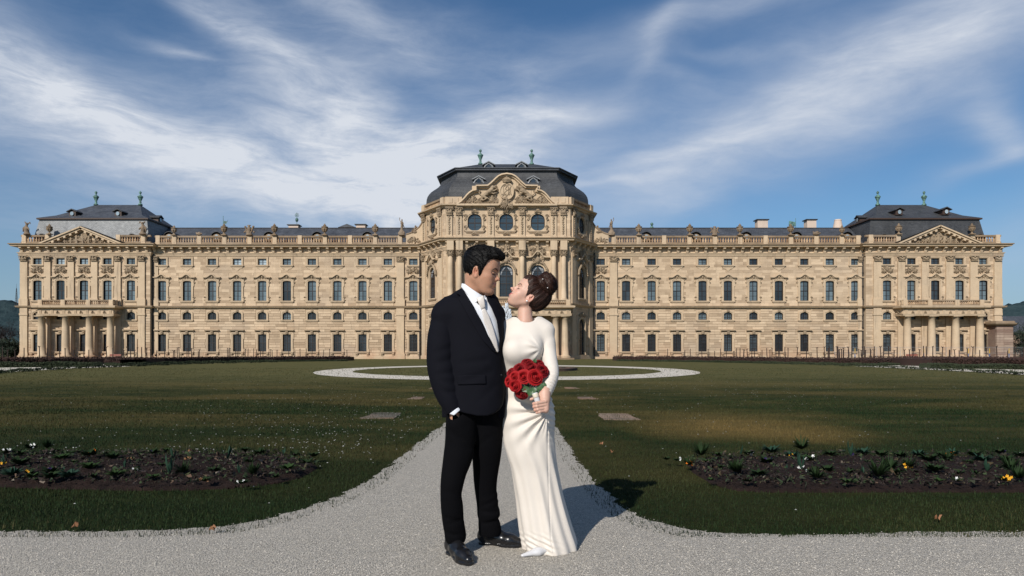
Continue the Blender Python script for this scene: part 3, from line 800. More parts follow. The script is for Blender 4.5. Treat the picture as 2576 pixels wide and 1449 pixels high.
# ---- roof balustrade
ZP0, ZP1, ZR0, ZR1 = ZC1 + .03, zw(609.4), zw(597.2), zw(592.7)
def bal_mesh(h, r=.17): 
    m = MB(); m.lathe([(r * .95, 0), (r * .95, h * .08), (r * .62, h * .14), (r * 1.1, h * .34), (r * 1.05, h * .46), (r * .52, h * .66), (r * .50, h * .80), (r * .85, h * .88), (r * .92, h)], n=8); return m.mesh('baluster', M_BAL, smooth=True)
BAL = bal_mesh(ZR0 - ZP1); nbal = 0; bal_extra = MB()
def balustrade(fr, x0, x1, piers, back=.05, zb=(ZP0, ZP1, ZR0, ZR1), gap=.44, mesh=None, solid=(), pw=.36, out=-.30):
    global nbal
    z0, z1, z2, z3 = zb; m = fmb(fr)
    m.box(x0, x1, -out - .24, -out + .24, z0, z1); m.box(x0, x1, -out - .23, -out + .23, z2, z3)
    m.build('balustrade_rail', M_DARKST, PAL, PO)
    ps = sorted(piers)
    for p in ps:
        m = fmb(fr); m.box(p - pw, p + pw, -out - .33, -out + .33, z0 + .003, z3 + .03); m.box(p - pw * .7, p + pw * .7, -out - .36, -out - .325, z1, z2); m.build('balustrade_pier', M_TRIM, PAL, PO)
    for a, b in zip(ps, ps[1:]):
        if any(s_[0] < (a + b) / 2 < s_[1] for s_ in solid):
            continue
        n = int(round((b - a - 2 * pw) / gap)); 
        for k in range(n):
            x = a + pw + (b - a - 2 * pw) * (k + .5) / n
            if nbal < 290: fr.put('baluster', mesh or BAL, x, out, z1); nbal += 1
            else:
                w_ = fr.xf((x, -out, 0)); h = z2 - z1; r = .17 * h / (ZR0 - ZP1)
                bal_extra.lathe([(r * .75, 0), (r * .42, h * .12), (r, h * .35), (r * .40, h * .68), (r * .62, h * .86), (r * .72, h)], (w_[0], w_[1], z1), 6)
pl = [xw(438 + 63.2 * k) for k in range(10)]; pr = [xw(1606.8 + 63.9 * k) for k in range(9)]
balustrade(FW, PL1 + .3, xw(1022), [PL1 + .85] + pl[:-1] + [xw(1006)]); balustrade(FW, xw(1530), PR0 - .3, [xw(1544)] + pr + [PR0 - .85])
balustrade(FP, PL0 + .1, xw(112, YPAV), [xw(60, YPAV), xw(123, YPAV) - .3]); balustrade(FP, xw(290, YPAV), PL1, [xw(297, YPAV), xw(360, YPAV)])
balustrade(FP, PR0, xw(2270, YPAV), [PR0 + .9, xw(2260.5, YPAV)]); balustrade(FP, xw(2445, YPAV), PR1 - .1, [xw(2447, YPAV), xw(2511, YPAV)])

# ---- end pavilion pediments and porticoes
def pediment(fr, xa, xm, xb, z0, zt, depth=1.05, seed=1):
    m = fmb(fr); m.prism([(xa + .6, z0 + .06), (xb - .6, z0 + .06), (xm, zt - .7)], -.12, .6); m.build('pediment', M_TRIM, PAL, PO)
    for (a, b) in (((xa, z0 + .05), (xm, zt)), ((xm, zt), (xb, z0 + .05))):
        d = Vector((b[0] - a[0], b[1] - a[1])); L = d.length; d /= L; n_ = Vector((-d.y, d.x))
        if n_.y > 0: n_ = -n_
        m = fmb(fr)
        for (o0, o1, y) in ((0, .22, -depth - .1), (.223, .50, -depth + .12), (.503, .70, -.45)):
            P = [(a[0] + n_.x * o, a[1] + n_.y * o) for o in (o0, o1)]; Q = [(b[0] + n_.x * o, b[1] + n_.y * o) for o in (o0, o1)]
            m.prism([P[0], Q[0], Q[1], P[1]], y, .5)
        k_ = int(L / .95)
        for i in range(1, k_):
            c = (a[0] + d.x * L * i / k_ + n_.x * .6, a[1] + d.y * L * i / k_ + n_.y * .6)
            m.prism([(c[0] - d.x * .2 - n_.x * .12, c[1] - d.y * .2 - n_.y * .12), (c[0] + d.x * .2 - n_.x * .12, c[1] + d.y * .2 - n_.y * .12), (c[0] + d.x * .2 + n_.x * .2, c[1] + d.y * .2 + n_.y * .2), (c[0] - d.x * .2 + n_.x * .2, c[1] - d.y * .2 + n_.y * .2)], -.95, 0)
        m.build('raking_cornice', M_TRIM, PAL, PO)
    # slates over the back of the gable
    m = fmb(fr); m.add([(xa, -.9, z0 + .3), (xm, -.9, zt + .06), (xm, 5.5, zt + .06), (xa, 5.5, z0 + .3), (xb, -.9, z0 + .3), (xb, 5.5, z0 + .3)], [(0, 1, 2, 3), (1, 4, 5, 2)]); m.build('gable_roof', M_SLATE_D, PAL, PO)
    r = relief((xb - xa) * .66, (zt - z0) * .66, seed, 46, .17, 9); r.xf = None
    me = r.mesh('carved_relief', M_ORN); fr.put('carved_relief', me, xm, .14, z0 + .12)
pediment(FP, xw(97.7, 115.2), xw(202, 115.2), xw(305, 115.2), ZC1, zw(569, 115.2), seed=21)
pediment(FP, xw(2259.5, 115.2), xw(2365.7, 115.2), xw(2472, 115.2), ZC1, zw(565.8, 115.2), seed=22)

COLM = {}
def column(x, y, z0, z1, r, name='column', cap_h=.45, ornate=False):
    key = (round(z1 - z0, 2), r, ornate)
    if key not in COLM:
        m = MB(); h = z1 - z0
        m.box(-r * 1.45, r * 1.45, -r * 1.45, r * 1.45, 0, .22)
        P = [(r * 1.35, .22), (r * 1.38, .34), (r * 1.15, .42), (r * 1.02, .52)] + [(r * (1 - .17 * t ** 1.8), .52 + (h - .52 - cap_h) * t) for t in (0, .25, .5, .75, 1)]
        if not ornate: P += [(r * .95, h - cap_h + .03), (r * .83, h - cap_h + .08), (r * .83, h - cap_h + .2), (r * 1.15, h - .16)]
        m.lathe(P, n=20); 
        if not ornate: m.box(-r * 1.3, r * 1.3, -r * 1.3, r * 1.3, h - .157, h)
        COLM[key] = m.mesh(name, M_TRIM); COLM[key].polygons.foreach_set('use_smooth', [len(p.vertices) == 4 and abs(p.normal.z) < .4 and p.area > .02 for p in COLM[key].polygons])
    o = mesh_obj(name, COLM[key], PAL, (x - PO[0], y - PO[1], z0 - PO[2]))
    if ornate:
        for q in range(4):
            a = q * math.pi / 2; c = mesh_obj('capital', CAPC, o); c.location = (math.sin(a) * r * .55, -math.cos(a) * r * .55, (z1 - z0) - cap_h); c.rotation_euler = (0, 0, a); c.scale = (r * 2 / 1.0, 1, cap_h / .85)
    return o
CAPC = capital_mesh(.9, .85)
def portico(xa, xb, yf, yb, cols, r=.62, zb=(zw(754.5), zw(756.5), zw(765), zw(768)), frieze=True, ztop=None):
    zc0 = zw(794); sc = yf / YW; path = [(xa, yb), (xa, yf), (xb, yf), (xb, yb)]
    Z = lambda v: CAMZ + (V0 - v) * yf / FPX
    m = MB(); m.box(xa + .003, xb - .003, yf + .003, yb - .01, Z(794), Z(775)); m.build('entablature', M_ST, PAL, PO)
    course('architrave', [(0, Z(794)), (.10, Z(794)), (.12, Z(790.5)), (.18, Z(790)), (.18, Z(789)), (0, Z(789))], path=path)
    course('cornice', [(0, Z(777)), (.25, Z(776)), (.60, Z(774)), (.66, Z(769.5)), (.2, Z(768.2)), (0, Z(768))], path=path)
    m = MB(); m.flat([(xa, yf), (xb, yf), (xb, yb), (xa, yb)], Z(775) + .003, Z(768.3)); m.build('balcony_floor', M_DARKST, PAL, PO)
    # triglyphs and carved squares
    n = int(round((xb - xa) / 1.02)); n += 1 - n % 2
    tm = MB()
    for k in (-1, 0, 1): tm.box(k * .16 - .055, k * .16 + .055, -.09, 0, 0, .66)
    tm.box(-.27, .27, -.06, 0, -.1, -.003); T_ = tm.mesh('triglyph', M_TRIM); R3 = relief(.45, .5, 31, 6, .10).mesh('carved_square', M_ORN)
    for fr, L in ((Fr((xa, yf)), xb - xa), (Fr((xb, yf), math.pi / 2), yb - yf), (Fr((xa, yb), -math.pi / 2), yb - yf)):
        k_ = n if L > 5 else 3
        for k in range(k_):
            x = (k + .5) / k_ * L; fr.put('triglyph' if k % 2 == 0 else 'carved_square', T_ if k % 2 == 0 else R3, x, .0, Z(788.2))
    for x in cols: column(x, yf + r + .12, .25, Z(794), r)
    m = MB(); m.box(xa - .5, xb + .5, yf - .5, yb, .0, .25); m.build('step', M_DARKST, PAL, PO)
    # balcony rail
    zz = (Z(768), Z(765), Z(757), Z(754.3)); bm = bal_mesh(zz[2] - zz[1], .12)
    ncol = len(cols); ps = [xa + .35] + [(a + b) / 2 for a, b in zip(cols[:-1], cols[1:])][::1] + [xb - .35]
    ps = [xa + .40, xa + (xb - xa) / 3, xa + 2 * (xb - xa) / 3, xb - .40] if xb - xa < 16 else [xa + .4] + [xa + (xb - xa) * k / 5 for k in range(1, 5)] + [xb - .4]
    balustrade(Fr((0, yf)), xa, xb, ps, zb=zz, gap=.33, mesh=bm, pw=.35)
    for fr, L in ((Fr((xb, yf), math.pi / 2), yb - yf), (Fr((xa, yb), -math.pi / 2), yb - yf)): balustrade(fr, .66, L - .1, [.95, L - .4], zb=zz, gap=.33, mesh=bm, pw=.28)
YP = 113.9
portico(xw(94, YP), xw(285, YP), YP, YPAV, [xw(u, YP + .7) for u in (104.6, 165.0, 224.8, 284.8 - 7)])
portico(xw(2272, YP), xw(2477, YP), YP, YPAV, [xw(u, YP + .7) for u in (2282 + 1, 2344, 2404.5, 2465.5)])

# ---- centre block: three faces
FCX = -.8
def zc(v, d=YC): return CAMZ + (V0 - v) * d / FPX
cw = {}
def wkey(name, w, h, rise, cols, rows, small, gl, bw, curtain=False):
    KIND[name] = dict(w=w, h=h, rise=rise, frame=wframe(w, h, rise, cols, rows, small=small, fw=.10), panes=[pane_meshes(w - .03, h - .02, cols, rows, g) for g in gl], sur=surround(w, h, rise, bw, ears=False, sill=True), bw=bw)
M_GL_R = m_glass('round_window_glass', (.022, .034, .044), (.05, .075, .09))
wkey('round', 2.25, zc(538) - zc(580.5), .95, 2, (.46,), (1, 4), (M_GL_R,), .30)
wkey('arch', 2.2, zc(666.5) - zc(747), 1.08, 2, (.42, .66, .82), (2, 8), (M_GL_D,), .32)
wkey('doorarch', 2.3, zc(800) - zc(893), 1.1, 2, (.40, .72), (2, 8), (M_GL_D,), .30)
mo = MB(); spiral(mo, (0, .3), .30, 1.3, .09, 1, -.16, 12); spiral(mo, (.05, -.25), .24, 1.1, .08, -1, -.14, 12); mo.ball((0, -.14, 0), (.16, .12, .2), 7, 5); VOL = mo.mesh('carved_scroll', M_ORN)
shell = MB()
for k in range(-4, 5): shell.tube([(0, -.1, 0), (k * .10, -.26, .36 - .022 * k * k), (k * .13, -.2, .52 - .035 * k * k)], [.05, .08, .05], 5)
for s in (-1, 1): spiral(shell, (s * .42, .08), .20, 1.2, .07, s, -.16, 10)
SHELL = shell.mesh('carved_shell', M_ORN)
GAR = MB(); rg = random.Random(3)
for k in range(9): z = 2.9 * k / 8; GAR.ball((rg.uniform(-.07, .07), -.05, z), (.13 + .05 * (k % 2), .10, .17), 7, 5); GAR.tube([(-.2, -.03, z), (0, -.09, z + .12), (.2, -.03, z + .02)], [.03, .06, .03], 5)
GARL = GAR.mesh('carved_garland', M_ORN)
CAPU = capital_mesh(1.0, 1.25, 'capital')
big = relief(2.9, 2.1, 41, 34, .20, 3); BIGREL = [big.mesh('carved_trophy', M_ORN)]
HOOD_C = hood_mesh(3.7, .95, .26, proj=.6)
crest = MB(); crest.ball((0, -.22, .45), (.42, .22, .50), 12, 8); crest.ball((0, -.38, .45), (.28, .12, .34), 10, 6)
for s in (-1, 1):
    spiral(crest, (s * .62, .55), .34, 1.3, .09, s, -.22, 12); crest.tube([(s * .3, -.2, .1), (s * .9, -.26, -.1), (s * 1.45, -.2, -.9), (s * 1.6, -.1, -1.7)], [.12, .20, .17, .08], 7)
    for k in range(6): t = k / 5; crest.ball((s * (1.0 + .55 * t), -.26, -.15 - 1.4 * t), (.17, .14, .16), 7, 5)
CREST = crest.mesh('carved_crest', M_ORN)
def centre_face(fr, L, wins, pilx, colx, doors=True, frontface=False):
    holes, avoid = [], []
    for x in wins:
        for kk, z in (('round', zc(580.5)), ('arch', zc(747)), ('doorarch', zc(893))):
            K = KIND[kk]
            nar = 1.0 if frontface else .93
            holes.append((x - K['w'] * nar / 2, x + K['w'] * nar / 2, z, z + K['h'])); avoid.append((x - K['w'] / 2 - .62, x + K['w'] / 2 + .62, z - .35, z + K['h'] + .6))
            window(fr, kk, x, z, 0, sc=(nar, 1, 1))
            if kk == 'arch':                         # drawn curtains behind the glass edge
                m = fmb(fr)
                for s in (-1, 1):
                    for (za, zb_) in ((.70, .95),):
                        h = K['h']; xo = s * (K['w'] * nar / 2 - .10)
                        m.prism([(x + xo, z + h * za), (x + xo, z + h * zb_ - (.35 if zb_ > .9 else 0)), (x + s * .12, z + h * zb_ - .05), (x + xo - s * .38, z + h * (za + .1)), (x + xo - s * .18, z + h * za)], .245, .255)
                m.build('curtain', M_CURT, PAL, PO)
        zr = zc(580.5); h = KIND['round']['h']
        fr.put('carved_shell', SHELL, x, .1, zr + h + .22); fr.put('carved_shell', SHELL, x, .1, zr - .62, sc=(1, 1, -.9) if False else (1, 1, .8))
        for s in (-1, 1):
            for zz in (.12, .78): fr.put('carved_scroll', VOL, x + s * 1.42, .02, zr + h * zz, sc=(s, 1, .9))
        # frame the round window's lower corners into a bowl
        m = fmb(fr); w_ = KIND['round']['w'] * (1.0 if frontface else .93)
        for s in (-1, 1): m.prism([(x + s * w_ / 2, zr - .02), (x + s * w_ / 2, zr + .72), (x + s * (w_ / 2 - .12), zr + .42), (x + s * (w_ / 2 - .48), zr + .12), (x + s * (w_ / 2 - .9), zr - .02)], -.14, .30)
        m.build('window_corner', M_TRIM, PAL, PO)
        za = zc(747) + KIND['arch']['h']
        fr.put('window_hood', HOOD_C, x, .05, za + 1.05); fr.put('carved_crest', CREST, x, .10, za + .30); fr.put('carved_trophy', BIGREL[0], x, .15, za + 1.62, sc=(.8, 1, .95 if frontface else .8))
        fr.put('carved_relief', REL[0], x, .1, zc(893) + KIND['doorarch']['h'] + .35, sc=(1.3, 1, 1.2))
    for x in pilx:
        m = fmb(fr); m.box(x - .48, x + .48, -.24, 0, zc(596), zc(541)); m.box(x - .58, x + .58, -.30, 0, zc(598.2) + .06, zc(594)); m.build('pilaster', M_TRIM, PAL, PO)
        fr.put('capital', CAPU, x, .24, zc(541)); fr.put('carved_garland', GARL, x, .24, zc(588)); avoid.append((x - .6, x + .6, ZC1, 40))
    for x in colx:
        avoid.append((x - .75, x + .75, ZS1, ZA0)); m = fmb(fr); m.box(x - .62, x + .62, -.22, 0, ZS1 + .05, ZA0); m.build('pilaster', M_TRIM, PAL, PO)
        if frontface: column(*fr.xf((x, -.66, 0))[:2], ZS1 + .35, ZA0, .44, 'column', .86, True); m = fmb(fr); m.box(x - .66, x + .66, -1.2, 0, ZS1 + .053, ZS1 + .35); m.box(x - .55, x + .55, -1.02, 0, ZA0 + .003, ZB1); m.build('pedestal', M_TRIM, PAL, PO)
        else: fr.put('capital', CAPM, x, .22, zw(657.5), sc=(1, 1, (ZA0 - zw(657.5)) / .85))
        m = fmb(fr); m.box(x - .62, x + .62, -.26, 0, .6, ZS0); m.build('pilaster', M_TRIM, PAL, PO); avoid.append((x - .65, x + .65, 0, ZS0))
    wall(fr, 0, L, 0, zc(522), holes)
    blocks(fr, 0, L, .62, ZS0, .435, avoid, .055, .055, .018, BL_R, rb); blocks(fr, 0, L, ZS1 + .05, ZA0, .47, avoid, .018, .008, .010, BL_S, rb); blocks(fr, 0, L, ZC1 + .1, zc(524), .47, avoid, .018, .008, .010, BL_S, rb)
LF = CXR - CXL; FC2 = Fr((CXL, YC))
centre_face(FC2, LF, [xw(u, YC) - CXL for u in (1194.3, 1273.5, 1353)], [xw(u, YC) - CXL for u in (1130.5, 1154.5, 1235, 1313.5, 1392.5, 1416.5)], [xw(u, YC - .6) - CXL for u in (1133, 1156, 1235, 1313.5, 1393, 1418)], frontface=True)
centre_face(FOL, LOB, [LOB * .50], [LOB * .13, LOB * .87], [LOB * .12, LOB * .88]); centre_face(FOR, LOB, [LOB * .50], [LOB * .13, LOB * .87], [LOB * .12, LOB * .88])
m = MB()
for x in (BXL, BXR):
    m.add([(x, YW, ZC1 - 1), (x, YW + 9, ZC1 - 1), (x, YW + 9, zc(522)), (x, YW, zc(522))], [(0, 1, 2, 3)])
m.build('wall', M_ST, PAL, PO)
CP = [(BXL, YW + 9), (BXL, YW), (CXL, YC), (CXR, YC), (BXR, YW), (BXR, YW + 9)]
course('cornice', [(0, zc(523)), (.25, zc(523)), (.35, zc(520)), (.75, zc(518)), (.80, zc(515.5)), (.3, zc(514.5)), (0, zc(514))], path=CP)
course('parapet_base', [(0, ZC1 + .05), (.12, ZC1 + .05), (.12, zc(594)), (0, zc(593))], path=CP)
ZQ = (zc(514), zc(511), zc(501), zc(496))
for fr, L in ((FOL, LOB), (FOR, LOB)): balustrade(fr, .2, L - .2, [.55, L - .55], zb=ZQ, gap=.42, mesh=bal_mesh(ZQ[2] - ZQ[1], .17), out=-.15, pw=.5)
m = fmb(FC2)
for (a, b) in ((1120, 1162), (1386, 1430)):
    m.box(xw(a, YC) - CXL, xw(b, YC) - CXL, -.05, .5, zc(514), zc(495))
m.build('parapet', M_TRIM, PAL, PO)
m = fmb(FC2)
for u in (1133, 1148, 1400, 1417): m.box(xw(u, YC) - CXL - .32, xw(u, YC) - CXL + .32, -.13, .0, zc(510.5), zc(498))
m.build('parapet_panels', M_TRIM, PAL, PO)
# the great curved gable
GL = [(1149.5, 515), (1160, 509), (1169, 500), (1175, 492.5), (1181, 486.6), (1189, 481.5), (1198, 479.8), (1198.3, 469), (1212, 469), (1227.5, 468.5), (1234, 463.5), (1240.5, 457.5), (1247, 451), (1254, 445), (1262.4, 441), (1275, 439)]
GX = [(x, z) for x, z in (q_(u, v, YC) for u, v in GL)]; mid = GX[-1][0]; GX = GX + [(2 * mid - x, z) for x, z in GX[-2::-1]]
m = MB(); m.prism(GX, YC - .05, YC + .55); m.build('gable', M_TRIM, PAL, PO)
m = MB(); V_ = []; F_ = []
for i, (x, z) in enumerate(GX):
    a = GX[max(i - 1, 0)]; b = GX[min(i + 1, len(GX) - 1)]; d = Vector((b[0] - a[0], b[1] - a[1])).normalized(); n_ = Vector((d.y, -d.x))
    for (o, y) in ((-.12, .6), (-.12, -.72), (.10, -.78), (.16, -.45), (.36, -.40), (.48, -.02)): V_.append((x + n_.x * o, YC + y, z + n_.y * o))
for i in range(len(GX) - 1):
    for k in range(5): F_.append((i * 6 + k, i * 6 + k + 1, i * 6 + 7 + k, i * 6 + 6 + k))
m.add(V_, F_); m.build('gable_moulding', M_TRIM, PAL, PO)
m = MB(); m.box(xw(1149, YC), 2 * mid - xw(1149, YC), YC - .85, YC, zc(519.5), zc(514.8)); m.build('gable_base_moulding', M_TRIM, PAL, PO)
# coat of arms with the monogram
cz = q_(0, 482.5, YC)[1]
m = MB(); P = [(mid + 1.10 * math.cos(a), cz + 1.30 * math.sin(a)) for a in np.linspace(0, 2 * math.pi, 28, endpoint=False)]; m.prism(P, YC - .42, YC)
m.tube([(x, YC - .44, z) for x, z in P] + [(P[0][0], YC - .44, P[0][1])], .13, 6); m.build('shield', M_TRIM, PAL, PO)
m = MB()
def stroke(pts, r=.065): 
    q = spline_chain([(a, b, 0, 0) for a, b in pts], 5); m.tube([(mid + p[0] * .80, YC - .45, cz + p[1] * .72) for p in q], r * .85, 6)
stroke([(-.10, 1.30), (-.42, 1.42), (-.72, 1.20), (-.70, .80), (-.62, .2), (-.62, -.6), (-.80, -1.05), (-1.05, -.95), (-.98, -.65), (-.70, -.78), (-.30, -.80), (-.15, -.55)])
stroke([(-.55, 1.05), (-.22, 1.35), (.02, 1.05), (-.30, .50), (.30, .12), (.42, -.45), (.0, -.95), (-.45, -.60), (-.25, -.05), (.22, .30), (.35, .85), (.05, 1.25), (-.2, .9)])
stroke([(.10, 1.30), (.45, 1.45), (.80, 1.20), (.70, .5), (.78, -.3), (.95, -1.10), (1.15, -.80)]); stroke([(.75, 1.0), (.45, .3), (.20, -.7), (-.10, -1.20), (-.5, -1.35)]); stroke([(.30, -.2), (.75, -.15)]); stroke([(.42, -.95), (.62, -.55), (.95, -.75)])
m.build('monogram', M_ORN, PAL, PO)
m = MB(); kz = cz + 1.40
m.lathe([(.62, 0), (.70, .10), (.64, .2), (.80, .38), (.60, .62), (.22, .80), (.08, .85)], (mid, YC - .35, kz), 14, 1, .7)
for k in range(-3, 4): m.tube([(mid + k * .19, YC - .80 + .06 * abs(k), kz + .15), (mid + k * .23, YC - .92 + .08 * abs(k), kz + .42), (mid + k * .07, YC - .6, kz + .80)], [.07, .08, .05], 6)
m.ball((mid, YC - .5, kz + .92), .12, 8, 6); m.build('crown', M_ORN, PAL, PO)
def lion(s, seed):
    F = Field((-2.4, -1.3, -.4), (2.4, .5, 4.4), .075)
    F.cap((-.9 * s, -.2, 1.1), (.5 * s, -.35, 2.5), .45, .52, .2); F.cap((.5 * s, -.35, 2.5), (.95 * s, -.45, 3.2), .50, .42, .25); F.ell((1.0 * s, -.5, 3.45), (.42, .40, .42), .15); F.ell((1.32 * s, -.62, 3.35), (.24, .22, .20), .1)
    F.cap((.5 * s, -.4, 2.3), (1.3 * s, -.6, 2.5), .24, .16, .1); F.cap((1.3 * s, -.6, 2.5), (1.85 * s, -.5, 2.95), .17, .14, .1); F.cap((.3 * s, -.4, 2.1), (1.2 * s, -.55, 1.7), .22, .15, .1); F.cap((1.2 * s, -.5, 1.7), (1.6 * s, -.4, 2.0), .15, .13, .1)
    F.cap((-.9 * s, -.2, 1.1), (-.2 * s, -.5, .6), .36, .24, .15); F.cap((-.2 * s, -.5, .6), (-.9 * s, -.4, .05), .20, .15, .1); F.cap((-1.0 * s, -.2, 1.0), (-1.3 * s, -.3, .1), .30, .16, .15)
    F.cap((-1.2 * s, -.15, 1.3), (-1.9 * s, -.2, 2.0), .12, .08, .1); F.cap((-1.9 * s, -.2, 2.0), (-1.6 * s, -.2, 2.6), .08, .14, .05)
    x, y, z = F.grid(); F.D = F.D + (.05 * wob(x, y, z, 9, seed) + .035 * wob(x, y, z, 24, seed + 1)).astype(np.float32)
    V, Fc = F.mesh(); return np_mesh('lion', V, Fc, M_ORN, None, True)
for s, seed in ((1, 3), (-1, 4)):
    o = mesh_obj('lion_figure', lion(s, seed), PAL, (mid - s * 3.05 - PO[0], YC - .15 - PO[1], zc(506))); o.scale = (.80, .8, .62)
for (dx, w_, h_, sd) in ((-5.5, 2.2, 1.3, 51), (5.5, 2.2, 1.3, 52), (-2.35, 1.9, 1.7, 53), (2.35, 1.9, 1.7, 54), (-3.9, 1.6, 1.3, 55), (3.9, 1.6, 1.3, 56), (-1.9, 1.0, 1.0, 58), (1.9, 1.0, 1.0, 59)):
    z0_ = zc(513) + (2.1 if abs(dx) < 2 else 0)
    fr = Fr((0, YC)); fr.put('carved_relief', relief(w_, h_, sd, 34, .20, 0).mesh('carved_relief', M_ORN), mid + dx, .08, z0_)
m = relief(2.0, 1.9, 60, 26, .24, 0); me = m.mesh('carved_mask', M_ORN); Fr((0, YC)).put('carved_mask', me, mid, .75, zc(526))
# garden portico of the centre
portico(xw(1112, 107.4), xw(1436, 107.4), 107.4, YC, [xw(u, 108) for u in (1124, 1148, 1235, 1311, 1397.5, 1421.5)], .56)
# curved flank walls up to the domed block
for s, x0 in ((-1, BXL), (1, BXR)):
    m = MB(); P = [(x0, ZC1), (x0, zw(560)), (x0 + s * .5, zw(571)), (x0 + s * 1.2, zw(580)), (x0 + s * 2.0, zw(586.5)), (x0 + s * 2.75, zw(590)), (x0 + s * 2.75, ZC1)]
    m.prism(P, YW - .05, YW + .5); m.build('flank_wall', M_TRIM, PAL, PO)
    m = MB(); m.tube([(p[0], YW, p[1]) for p in P[1:-1]], .16, 6); m.build('flank_moulding', M_DARKST, PAL, PO)
    FW.put('carved_relief', relief(2.3, 1.2, 61 + s, 20, .17).mesh('carved_relief', M_ORN), x0 + s * 1.35, .06, ZC1 + .35)

# ---- joined blocks: the largest in view stay single stones
allb = BL_R + BL_S
sc_ = sorted(range(len(allb)), key=lambda i: -((allb[i][2] - allb[i][1]) * (allb[i][4] - allb[i][3]) * (1 if i < len(BL_R) else .8) * (1 if allb[i][0] in (FW, FP, FC2) else .1)))
single = set(sc_[:300])
ub = MB(); ub.box(0, 1, -1, 0, 0, 1); UNIT = ub.mesh('stone_block', M_BLKR)
mm = MB()
for i, (fr, a, b, c, d, pr_, tn) in enumerate(allb):
    if i in single: fr.put('stone_block', UNIT, a, 0, c, sc=(b - a, pr_, d - c))
    else:
        mm.xf = fr.xf; mm.ct = min(max(tn, .001), .999); y = -pr_
        mm.add([(a, y, c), (b, y, c), (b, y, d), (a, y, d), (a, 0, c), (b, 0, c), (b, 0, d), (a, 0, d)], [(0, 1, 2, 3), (0, 4, 5, 1), (1, 5, 6, 2), (2, 6, 7, 3), (3, 7, 4, 0)])
mm.build('stone_blocks', M_BLK, PAL, PO, kind='stuff')
if bal_extra.v: bal_extra.build('balusters', M_BAL, PAL, PO, kind='stuff')

# ---- roofs
def roof_wing(x0, x1):
    m = MB(); y0, y1, y2 = YW + .9, 125.0, BACK; z0, z1 = ZC1 + .2, zw(574.2, 125)
    m.add([(x0, y0, z0), (x1, y0, z0), (x1, y1, z1), (x0, y1, z1), (x1, y2, z0), (x0, y2, z0)], [(0, 1, 2, 3), (3, 2, 4, 5), (1, 4, 2), (0, 3, 5)]); r = m.build('roof', M_SLATE, PAL, PO)
    m = MB(); m.tube([(x0, y1, z1 + .03), (x1, y1, z1 + .03)], .09, 6); m.build('ridge_cap', M_LEAD, PAL, PO)
    m = MB(); m.add([(x0, YW + .05, ZC1 + .04), (x1, YW + .05, ZC1 + .04), (x1, y0 + .3, ZC1 + .04), (x0, y0 + .3, ZC1 + .04)], [(0, 1, 2, 3)]); m.build('gutter_floor', M_DARKST, PAL, PO)
    return r
roof_wing(-64, -12); roof_wing(11, 63)
def roof_pav(xl, xr, mat_low, flip=1, rl=None, rr_=None):
    y0, y1 = 116.9, 133.5; z0 = ZC1 + .05; ze = zw(549, 117.6); zr = zw(515.5, 125.2)
    A = [(xl, y0), (xr, y0), (xr, y1), (xl, y1)]; B = [(xl + .85, y0 + .8), (xr - .85, y0 + .8), (xr - .85, y1 - .8), (xl + .85, y1 - .8)]; Cc = [(xl + .5, y0 + .45), (xr - .5, y0 + .45), (xr - .5, y1 - .45), (xl + .5, y1 - .45)]
    m = MB(); m.add([(*p, z0) for p in A] + [(*p, z0 + (ze - z0) * .55) for p in Cc] + [(*p, ze - .12) for p in B], [(i, (i + 1) % 4, 4 + (i + 1) % 4, 4 + i) for i in range(4)] + [(4 + i, 4 + (i + 1) % 4, 8 + (i + 1) % 4, 8 + i) for i in range(4)]); m.build('lower_roof', mat_low, PAL, PO)
    m = MB(); E = [(B[0][0] - .35, B[0][1] - .35), (B[1][0] + .35, B[1][1] - .35), (B[2][0] + .35, B[2][1] + .35), (B[3][0] - .35, B[3][1] + .35)]
    m.flat(E, ze - .22, ze + .02); m.build('eaves', M_WOODBR, PAL, PO)
    rl = rl if rl is not None else xl + 6.2; rr_ = rr_ if rr_ is not None else xr - 6.2
    m = MB(); K = [(xl + 2.6, y0 + 2.5), (xr - 2.6, y0 + 2.5), (xr - 2.6, y1 - 2.5), (xl + 2.6, y1 - 2.5)]; zk = ze + .85
    m.add([(*p, ze + .023) for p in E] + [(*p, zk) for p in K] + [(rl, 125.2, zr), (rr_, 125.2, zr)],
          [(i, (i + 1) % 4, 4 + (i + 1) % 4, 4 + i) for i in range(4)] + [(4, 5, 9, 8), (5, 6, 9), (6, 7, 8, 9), (7, 4, 8)]); rf = m.build('upper_roof', M_SLATE if mat_low is M_SLATE_P else M_SLATE_D, PAL, PO)
    return rl, rr_, zr, ze
def finial(x, y, z, s=1.0):
    m = MB(); m.lathe([(.42 * s, 0), (.36 * s, .25 * s), (.16 * s, .42 * s), (.22 * s, .62 * s), (.16 * s, .75 * s), (.44 * s, 1.45 * s), (.52 * s, 1.62 * s), (.30 * s, 1.80 * s), (.12 * s, 1.95 * s), (.12 * s, 2.15 * s), (.24 * s, 2.28 * s), (.20 * s, 2.5 * s), (.06 * s, 2.62 * s)], (x, y, z), 12); m.build('finial', M_COP, PAL, PO, True)
